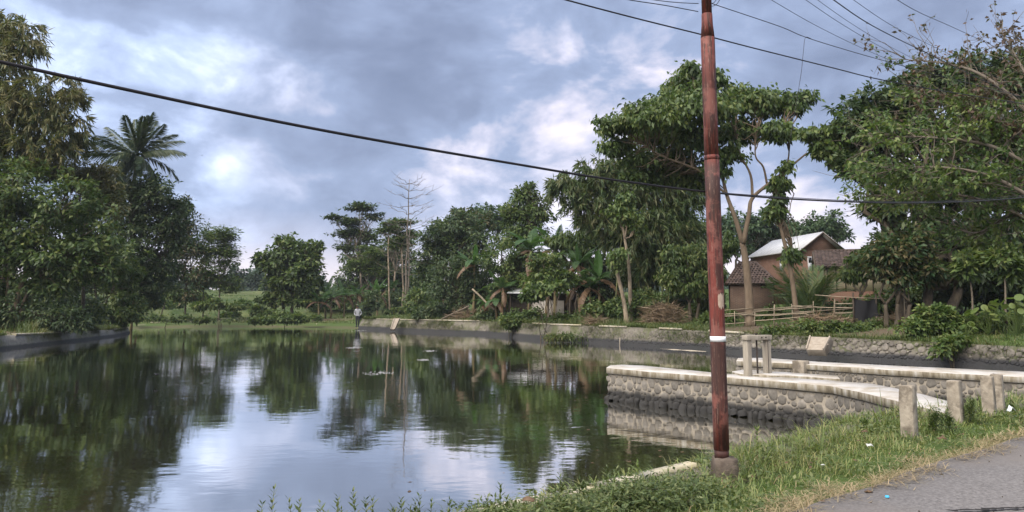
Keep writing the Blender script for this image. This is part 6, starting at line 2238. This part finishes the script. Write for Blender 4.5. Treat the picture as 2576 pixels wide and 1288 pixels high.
def near_grass():
    rng = np.random.default_rng(31)
    n = 190000
    xy, s, o = scatter_strip(rng, n, -3.2, 26, -.12, 5.0, 1.5)
    sd, v = shore_dist(xy[:, 0], xy[:, 1])
    u_ = 1288 + F * xy[:, 0] / np.maximum(xy[:, 1], .5)
    seen = (u_ > 1440) & (u_ < 1745)
    keep = (sd > np.where(seen, .17, .06)) | ((sd > -.05) & (rng.random(n) < np.where(seen, .28, .75)))
    clump = lump(xy[:, 0], xy[:, 1], 2.6, .35, .7) + lump(xy[:, 0], xy[:, 1], 6.1, .3, 2.2)
    keep &= rng.random(n) < .72 + clump
    pd = np.hypot(xy[:, 0] - POLE_X, xy[:, 1] - POLE_Y)
    keep &= pd > .15
    xy, s, o, sd, clump, seen = xy[keep], s[keep], o[keep], sd[keep], clump[keep], seen[keep]
    n = len(xy)
    z = np.maximum(ground(xy[:, 0], xy[:, 1]), -.16)
    p = np.c_[xy, z - .01]
    straw = (o < .34 + .2 * np.sin(s * 2.1) + rng.normal(0, .16, n)) | (rng.random(n) < .06)
    d = np.c_[rng.normal(0, .62, (n, 2)), rng.uniform(.35, 1.0, n)]
    L = rng.uniform(.06, .18, n) * (1 + .5 * np.clip(clump, -.5, 1)) * np.where(o > 1.0, 1.2, .9)
    L *= np.where(rng.random(n) < .05, 1.8, 1)
    L *= np.where((sd < .55) & ~seen & (s > .5), 1.7, 1)
    Wd = rng.uniform(.004, .010, n) * np.where(s > 5, 1.5, 1)
    cv = rng.uniform(.1, .6, n)
    for flag, name, m_ in ((~straw, 'grass', 'grass_near'), (straw, 'dry_grass', 'grass_straw')):
        dd = d[flag].copy()
        if name == 'dry_grass':
            dd[:, 2] *= .35
        vv, q, t = blades(p[flag], dd, L[flag] * (1 if name == 'grass' else 1.0), Wd[flag], cv[flag])
        ob = MB().add(vv, q, t).build(name, m_)
        tag(ob, 'short green grass on the verge around the red pole' if name == 'grass' else 'dry straw coloured grass along the road edge', 'grass', kind='stuff')
    # small broad leaves among the blades
    k = 60000
    xy, s, o = scatter_strip(rng, k, -3.4, 22, .15, 5.0, 1.7)
    sd, v = shore_dist(xy[:, 0], xy[:, 1])
    c2 = lump(xy[:, 0], xy[:, 1], 1.9, .5, 3.3) + lump(xy[:, 0], xy[:, 1], 4.6, .35, 1.1)
    keep = (sd > .10) & (rng.random(k) < .35 + c2 + .5 * np.clip((.8 - s) / 1.5, 0, 1)) & (np.hypot(xy[:, 0] - POLE_X, xy[:, 1] - POLE_Y) > .17)
    xy, s = xy[keep], s[keep]; k = len(xy)
    z = np.maximum(ground(xy[:, 0], xy[:, 1]), -.16) + rng.uniform(.02, .11, k) * (1 + np.clip(c2[keep], -.3, .8))
    L = rng.uniform(.03, .065, k) * np.where(s > 6, 1.4, 1)
    q = kites(np.c_[xy, z], np.c_[rng.normal(0, 1, (k, 2)), rng.normal(.15, .4, k)], np.array([0, 0, 1.0]) + rng.normal(0, .35, (k, 3)), L, L * rng.uniform(.4, .65, k), .1)
    tag(MB().quads(q).build('ground_cover', 'weed_leaf'), 'small leaved weeds growing through the verge grass', 'weeds', kind='stuff')


near_grass()


def weed(px, Y, top_py, label, seed, group='leafy weeds along the bottom edge', base_xy=None, lscale=1.0, stems=1, m_='weed_leaf'):
    """upright leafy weed: stem with pairs of lance leaves"""
    rng = np.random.default_rng(seed)
    c = P(px, top_py, Y)
    z = max(gz(c[0], Y), -.16)
    t = thing('weed', label, 'weed', (c[0], Y, z), group)
    H = max(.12, c[2] - z)
    qs = []
    st = MB()
    for k in range(stems):
        b = np.array([c[0] + rng.normal(0, .02) * (k > 0) * 3, Y + rng.normal(0, .03) * (k > 0), z])
        e = np.array([c[0] + rng.normal(0, .015) + (k > 0) * rng.normal(0, .05), Y, z + H * (1 if k == 0 else rng.uniform(.6, .9))])
        sp = bend(b, e, rng, 6, .02)
        st.tube(sp, np.linspace(.0035, .0015, 6), 5)
        n = int(max(7, H / .022))
        f = np.linspace(.12, 1.0, n)
        p = np.stack([np.interp(f, np.linspace(0, 1, 6), sp[:, i]) for i in range(3)], 1)
        a = np.arange(n) * 1.57 + rng.normal(0, .3, n)
        for s in (0, math.pi):
            d = np.c_[np.cos(a + s), np.sin(a + s), .35 + f * .9]
            L = lscale * rng.uniform(.035, .06, n) * np.where(f > .9, .7, 1)
            qs.append(kites(p, d, np.tile([0, 0, 1.0], (n, 1)) + rng.normal(0, .2, (n, 3)), L, L * .28, .1))
    st.build('stem', m_, t)
    MB().quads(np.concatenate(qs)).build('leaves', m_, t)


wl = [(690, 1232, 'tallest leafy weed at the left of the bottom edge', 2), (738, 1258, 'small weed right of the tallest bottom edge weed', 1), (768, 1262, 'thin weed third from the left on the bottom edge', 1),
      (665, 1270, 'low leafy weed at the left end of the bottom edge', 1), (805, 1266, 'short weed fourth from the left on the bottom edge', 1), (845, 1252, 'two stemmed weed left of the middle of the bottom row', 2), (890, 1238, 'tall narrow weed in the middle of the bottom row', 2),
      (918, 1258, 'short weed right of the tall narrow one', 1), (945, 1254, 'weed with a drooping side leaf in the bottom row', 1), (1012, 1258, 'weed at the left of the last bottom clump', 2), (1050, 1250, 'bushy weed in the last bottom clump', 3),
      (1085, 1264, 'low weed right of the bushy one', 2), (1125, 1258, 'last thin weed of the bottom row', 1), (990, 1276, 'short blade like weed on the bottom edge', 1)]
for i, (px, py, lab, st) in enumerate(wl):
    # the row stands on the bank just below the picture, along the kerb
    u = (px - 1288) / F
    a = SH[1, :2]; b = SH[2, :2]; d_ = b - a; n_ = np.array([d_[1], -d_[0]]) / np.hypot(*d_)
    a = a + n_ * .35
    tt = (u * a[1] - a[0]) / (d_[0] - u * d_[1])
    Yw = a[1] + d_[1] * tt
    weed(px, Yw, py, lab, 300 + i, stems=st, lscale=1.25)
for i, (px, Y, py, lab, st, m_) in enumerate(((1255, 5.75, 1222, 'tall weed where the kerb meets the bottom edge', 2, 'weed_leaf'), (1225, 5.7, 1252, 'spreading weed on the kerb at the bottom edge', 4, 'weed_leaf'), (1410, 6.5, 1195, 'bushy weed on the kerb left of the pole', 4, 'weed_leaf'),
                                              (1460, 6.55, 1205, 'low weed on the kerb beside the bushy one', 4, 'weed_leaf'), (1530, 6.9, 1172, 'weed with a reddish top on the kerb', 2, 'weed_leaf'), (1600, 7.1, 1165, 'seeding grass stalk left of the pole', 1, 'grass_near'),
                                              (2010, 8.9, 1096, 'seed headed weed at the water edge right of the pole', 1, 'grass_near'), (1905, 8.3, 1072, 'tall thin grass stalk in front of the near pier', 1, 'grass_near'), (2350, 9.9, 1028, 'dark leafy weed between the first two guide posts', 7, 'weed_leaf'),
                                              (2385, 9.95, 1030, 'leafy weed touching the second guide post', 6, 'weed_leaf'), (2440, 10.6, 1000, 'leafy weed between the second and third guide posts', 6, 'weed_leaf'), (2180, 10.2, 1052, 'yellow green weed where the pier meets the grass', 6, 'leaf_fresh'))):
    weed(px, Y, py, lab, 330 + i, group=None, stems=st, lscale=1.6 if Y > 8 else 1.35, m_=m_)


def dark_herb_patch():
    rng = np.random.default_rng(71)
    k = 17000
    a, b = G(1180, 1310, -.08)[:2], G(1700, 1222, -.08)[:2]
    f = rng.random(k) ** 1.3
    xy = a + (b - a) * f[:, None] + rng.normal(0, 1, (k, 2)) * .20 - RN * .22
    cl = lump(xy[:, 0], xy[:, 1], 3.1, .5, .4) + lump(xy[:, 0], xy[:, 1], 7.3, .4, 1.9)
    xy = xy[(rng.random(k) < .55 + cl) & (np.hypot(xy[:, 0] - POLE_X, xy[:, 1] - POLE_Y) > .45)]
    sd, v = shore_dist(xy[:, 0], xy[:, 1])
    xy = xy[sd > .12]; k = len(xy)
    z = np.maximum(ground(xy[:, 0], xy[:, 1]), -.16) + rng.uniform(.02, .2, k)
    L = rng.uniform(.03, .062, k)
    q = kites(np.c_[xy, z], np.c_[rng.normal(0, 1, (k, 2)), rng.normal(.3, .4, k)], np.array([0, 0, 1.0]) + rng.normal(0, .4, (k, 3)), L, L * .36, .1)
    tag(MB().quads(q).build('herb_patch', 'weed_leaf'), 'dense patch of small narrow leaved herbs at the bottom', 'herbs', kind='stuff')


dark_herb_patch()


def straw_edge():
    rng = np.random.default_rng(83)
    n = 12000
    s = -3 + 20 * rng.random(n) ** 1.4
    tuft = np.sin(s * 3.1) * .12 + np.sin(s * 7.7 + 1) * .08
    o = rng.normal(.03, .11, n) + np.maximum(tuft, -.05)
    xy = E0[None] + RD[None] * s[:, None] + RN[None] * o[:, None]
    p = np.c_[xy, np.where(o < 0, .006, -.03) + rng.uniform(0, .03, n)]
    d = np.c_[rng.normal(0, 1, (n, 2)) - RN * .25, rng.uniform(.02, .55, n) * (rng.random(n) < .7)]
    vv, q, t = blades(p, d, rng.uniform(.05, .17, n), rng.uniform(.003, .007, n) * np.where(s > 5, 1.6, 1), rng.uniform(.05, .5, n))
    tag(MB().add(vv, q, t).build('straw_litter', 'grass_straw'), 'loose dry straw lying over the broken road edge', 'straw', kind='stuff')


straw_edge()


def bank_grass():
    rng = np.random.default_rng(41)
    # (shore index range, how far inland, count, blade length, material, name, label)
    def strip(i0, i1, n, d0, d1, L0, L1, m_, name, label, w=.02, power=1.6, bare_ok=.08, hang=.1):
        ids = list(range(i0, i1 + 1))
        pts = SH[ids][:, :2]
        seg = np.diff(pts, axis=0); ln = np.hypot(*seg.T); cum = np.r_[0, np.cumsum(ln)]
        s = rng.random(n) * cum[-1]
        k = np.clip(np.searchsorted(cum, s, side='right') - 1, 0, len(seg) - 1)
        t = seg[k] / ln[k][:, None]
        p = pts[k] + t * (s - cum[k])[:, None]
        nr = np.c_[t[:, 1], -t[:, 0]]
        xy = p + nr * (d0 + (d1 - d0) * rng.random(n) ** power)[:, None]
        sd, v = shore_dist(xy[:, 0], xy[:, 1])
        keep = (sd > d0 * .8) & (rng.random(n) > (bare_at(xy[:, 0], xy[:, 1]) * (1 - bare_ok)))
        cl = lump(xy[:, 0], xy[:, 1], .9, .3, i0) + lump(xy[:, 0], xy[:, 1], 2.3, .25, i1)
        keep &= rng.random(n) < .65 + cl
        xy = xy[keep]; cl = cl[keep]; n2 = len(xy)
        z = ground(xy[:, 0], xy[:, 1])
        zt = v[keep][:, 0]
        z = np.where(sd[keep] < .9, np.maximum(z, zt), z)
        L = rng.uniform(L0, L1, n2) * (1 + .9 * np.clip(cl, -.3, 1))
        vv, q, tr = blades(np.c_[xy, z - .02], np.c_[rng.normal(0, .5, (n2, 2)), rng.uniform(.4, 1, n2)], L, rng.uniform(w * .6, w * 1.5, n2), rng.uniform(.2, .7, n2))
        tag(MB().add(vv, q, tr).build(name, m_), label, 'grass', kind='stuff')
    strip(i_r, i_r + 6, 34000, .5, 9, .14, .36, 'grass_far', 'bank_grass', 'grass on the right bank above the stone wall', .022, 2.0)
    strip(i_r + 6, i_r + 10, 40000, .55, 15, .18, .5, 'grass_far', 'bank_grass', 'grass on the far bank around the person', .035, 1.8)
    strip(i_r + 10, i_r + 15, 15000, 5.0, 16, .2, .5, 'grass_far', 'bank_grass', 'rough grass behind the muddy far shore', .05, 1.0, .6)
    strip(i_r + 15, i_r + 20, 34000, .30, 7, .2, .6, 'grass_far', 'bank_grass', 'long grass on the left bank above the low wall', .03, 2.4)
    # weeds rooted in the joints of the walls
    for p_, z_, n, lab, lo in ((p_r, z_r, 9000, 'weeds rooted in the joints of the right wall', .0), (p_f, z_f, 16000, 'weeds rooted in the joints of the far wall', .0), (p_l, z_l, 9000, 'grass hanging over the left wall edge', .0), (p_n[len(p_n) // 2:], z_n[len(p_n) // 2:], 5000, 'grass hanging down the near bank right of the pole', .0)):
        k = rng.integers(0, len(p_) - 1, n); f = rng.random(n)
        nl = -miter(p_)
        a = p_[k] + (p_[k + 1] - p_[k]) * f[:, None]
        h = rng.random(n) ** .7
        zt = z_[k] + (z_[k + 1] - z_[k]) * f
        z = WATER + .35 + (zt - WATER - .30) * h
        bt = .22 if p_ is p_l else (.45 if p_ is p_r else (.55 if p_ is p_f else .08))
        near_ = 'near bank' in lab
        xy = a + nl[k] * (bt * (z - WATER) / (zt - WATER) - .02)[:, None]
        cl = lump(xy[:, 0] + z * 2, xy[:, 1], .55, .5, 2.0) + lump(xy[:, 0], xy[:, 1] + z, 1.7, .3, 5.0)
        keep = rng.random(n) < (.85 if near_ else .38) + cl * 1.1
        xy, z, k = xy[keep], z[keep], k[keep]; n = len(xy)
        d = np.c_[-nl[k] * .8, np.zeros(n)] + rng.normal(0, .4, (n, 3)) + [0, 0, .15]
        k2 = .5 if near_ else 1.0
        vv, q, tr = blades(np.c_[xy, z], d, rng.uniform(.12, .34, n) * k2 * 1.2, rng.uniform(.02, .04, n) * k2 * .7, rng.uniform(.1, .3, n))
        tag(MB().add(vv, q, tr).build('wall_weeds', 'grass_near' if near_ else 'grass_far'), lab, 'weeds', kind='stuff')
    # paddy on the terraces
    n = 20000
    xy = np.c_[rng.uniform(-72, -8, n), rng.uniform(94, 160, n)]
    sd, v = shore_dist(xy[:, 0], xy[:, 1])
    keep = (sd > 9) & (rng.random(n) < .5 + lump(xy[:, 0], xy[:, 1], .22, .5, 1.0))
    xy = xy[keep]; n = len(xy)
    z = ground(xy[:, 0], xy[:, 1])
    vv, q, tr = blades(np.c_[xy, z], np.c_[rng.normal(0, .35, (n, 2)), np.ones(n)], rng.uniform(.2, .45, n), rng.uniform(.06, .14, n), rng.uniform(.2, .5, n))
    tag(MB().add(vv, q, tr).build('paddy', 'grass_paddy'), 'green crop growing on the far terraces', 'crop', kind='stuff')
    # tall reeds in a few places
    for px, Y, n, L, lab in ((1430, 52.5, 500, 1.0, 'tall grass tuft on the far bank by the pollarded trunks'), (1520, 50.5, 400, .7, 'grass tuft left of the leaf pile'), (1350, 53.5, 350, .7, 'grass tuft behind the wall shrub'), (120, 47.5, 900, 1.3, 'tall grass under the left trees'), (230, 56, 700, 1.3, 'tall grass near the left bank corner')):
        c = P(px, 800, Y)
        xy = c[:2] + rng.normal(0, 1, (n, 2)) * [.9, .5]
        z = ground(xy[:, 0], xy[:, 1])
        vv, q, tr = blades(np.c_[xy, z], np.c_[rng.normal(0, .3, (n, 2)), np.ones(n)], rng.uniform(.5, 1.1, n) * L, rng.uniform(.015, .03, n), rng.uniform(.2, .6, n))
        o = MB().add(vv, q, tr).build('grass_tuft', 'grass_far', org=(c[0], c[1], gz(c[0], c[1])))
        tag(o, lab, 'grass', kind='stuff')


bank_grass()


# ------------------------------------------------------------------ litter and fallen leaves
def litter():
    rng = np.random.default_rng(61)
    # blue bottle cap on the road
    g = G(2232, 1251, .012)
    a = np.linspace(0, 2 * math.pi, 15)[:-1]
    n = 14
    rings = [np.c_[g[0] + np.cos(a) * r, g[1] + np.sin(a) * r, np.full(n, g[2] + z)] for r, z in ((.016, .0), (.016, .010), (.0135, .013), (.011, .011))]
    v = np.concatenate(rings + [[[g[0], g[1], g[2] + .0105]]])
    q = [(r * n + i, r * n + (i + 1) % n, (r + 1) * n + (i + 1) % n, (r + 1) * n + i) for r in range(3) for i in range(n)]
    tag(MB().add(v, q, [(3 * n + i, 3 * n + (i + 1) % n, 4 * n) for i in range(n)]).build('bottle_cap', 'bottle_cap', org=tuple(g), smooth=True), 'small blue plastic bottle cap on the asphalt', 'bottle cap')

    def crumple(name, px, py, s, m_, label, cat, z=0.03, h=1.0, seed=0):
        r = np.random.default_rng(seed)
        g = G(px, py, -.05 + z)
        u = np.linspace(-1, 1, 6)
        X, Yy = np.meshgrid(u, u)
        Z = r.normal(0, .22, X.shape) * h
        v = np.stack([g[0] + X * s + r.normal(0, .08 * s, X.shape), g[1] + Yy * s * .6 + r.normal(0, .1 * s, X.shape), g[2] + np.abs(Z) * s + h * s * .7 * np.exp(-(X ** 2 + Yy ** 2) * 1.3)], -1).reshape(-1, 3)
        q = [(i * 6 + j, i * 6 + j + 1, i * 6 + 7 + j, i * 6 + 6 + j) for i in range(5) for j in range(5)]
        o = MB().add(v, q).build(name, m_, org=tuple(g))
        so = o.modifiers.new('solid', 'SOLIDIFY'); so.thickness = .002
        tag(o, label, cat)

    crumple('plastic_scrap', 2188, 1124, .035, 'plastic_white', 'crumpled white wrapper in the grass right of the pole', 'wrapper', .06, 1.3, 1)
    crumple('plastic_bag', 2543, 1040, .05, 'plastic_bag', 'pale grey plastic bag in the grass at the far right', 'plastic bag', .10, 2.6, 2)
    crumple('plastic_scrap', 2070, 1170, .02, 'plastic_white', 'small pale scrap lying in the grass near the pole', 'scrap', .04, .6, 5)
    for i, (px, py, s, lab) in enumerate(((1330, 1262, .05, 'large dry brown leaf on the kerb at the bottom'), (2370, 1106, .05, 'curled brown leaf below the second guide post'), (2175, 1088, .04, 'tan dry leaf left of the first guide post'), (2185, 1240, .03, 'dry pale leaf at the road edge'),
                                          (1820, 1212, .02, 'orange brown leaf at the foot of the pole'), (1640, 1235, .035, 'brown leaf in the herbs left of the pole'), (2160, 1110, .02, 'pale curled leaf near the white wrapper'))):
        crumple('dry_leaf', px, py, s, 'leaf_dry', lab, 'leaf', .05, .9, 10 + i)
    # fallen leaves and bits caught in the verge
    k = 420
    xy, s, o = scatter_strip(rng, k, -2.5, 14, -.25, 3.5, 1.3)
    sd, v = shore_dist(xy[:, 0], xy[:, 1])
    xy, o = xy[sd > .2], o[sd > .2]; k = len(xy)
    z = np.where(o < .05, .012, np.maximum(ground(xy[:, 0], xy[:, 1]), -.16) + rng.uniform(.03, .1, k))
    L = rng.uniform(.02, .06, k)
    q = kites(np.c_[xy, z], np.c_[rng.normal(0, 1, (k, 2)), rng.normal(.1, .25, k)], np.array([0, 0, 1.0]) + rng.normal(0, .4, (k, 3)), L, L * rng.uniform(.4, .6, k), .12)
    tag(MB().quads(q).build('fallen_leaves', 'leaf_dry'), 'small dry leaves scattered over verge and road edge', 'leaves', kind='stuff')
    # pebbles and twigs at the road edge
    m = MB()
    for k in range(70):
        s, o = rng.uniform(-2, 9), rng.uniform(-2.4, -.05)
        c = np.array([*(E0 + RD * s + RN * o), .016])
        m.box(c, rng.uniform(.004, .012, 3), rng.uniform(0, 3))
    tag(m.build('grit', 'bark_dark'), 'loose grit scattered on the asphalt', 'grit', kind='stuff')
    # a white rag caught in the right hand tree
    c = P(2508, 282, 21.5)
    u = np.linspace(-1, 1, 7)
    V = [(c[0] + x * .14 + .05 * math.sin(z * 4), c[1] + .06 * math.sin(x * 5 + z * 3), c[2] - z * .24 + .05 * math.cos(x * 4)) for z in u for x in u]
    o = MB().add(V, [(i * 7 + j, i * 7 + j + 1, i * 7 + 8 + j, i * 7 + 7 + j) for i in range(6) for j in range(6) if (i * 3 + j) % 7 != 4]).build('plastic_rag', 'plastic_white', org=tuple(c))
    o.modifiers.new('solid', 'SOLIDIFY').thickness = .004
    tag(o, 'torn white plastic caught in the branches at the upper right', 'plastic')


litter()


def haze():
    m = MB().box((0, 200, 18.0), (5800, 5800, 46.0))
    o = m.build('haze', None)
    h = bpy.data.materials.new('haze'); h.use_nodes = True
    t = h.node_tree
    for n in list(t.nodes):
        t.nodes.remove(n)
    pv = N(t, 'ShaderNodeVolumePrincipled')
    pv.inputs['Color'].default_value = (.78, .84, .93, 1)
    pv.inputs['Density'].default_value = .00022
    out = N(t, 'ShaderNodeOutputMaterial')
    t.links.new(pv.outputs[0], out.inputs['Volume'])
    o.data.materials.append(h)
    tag(o, kind='stuff')


haze()


def floating_leaves():
    rng = np.random.default_rng(97)
    k = 700
    i = rng.integers(i_r + 15, i_r + 19, k); f = rng.random(k)[:, None]
    a = SH[i][:, :2] * (1 - f) + SH[i + 1][:, :2] * f
    b = SH[rng.integers(4, 8, k)][:, :2]
    xy = np.where((rng.random(k) < .75)[:, None], a + np.c_[rng.exponential(1.6, k), -rng.exponential(.8, k)], b + np.c_[-rng.exponential(.8, k), rng.exponential(.9, k)])
    sd, v = shore_dist(xy[:, 0], xy[:, 1])
    xy = xy[sd < -.15]; k = len(xy)
    L = rng.uniform(.04, .12, k)
    q = kites(np.c_[xy, np.full(k, WATER + .004)], np.c_[rng.normal(0, 1, (k, 2)), np.zeros(k)], np.tile([0, 0, 1.0], (k, 1)), L, L * .5, 0.0)
    tag(MB().quads(q).build('floating_leaves', 'leaf_dry'), 'dead leaves floating along the pond edges', 'leaves', kind='stuff')


floating_leaves()
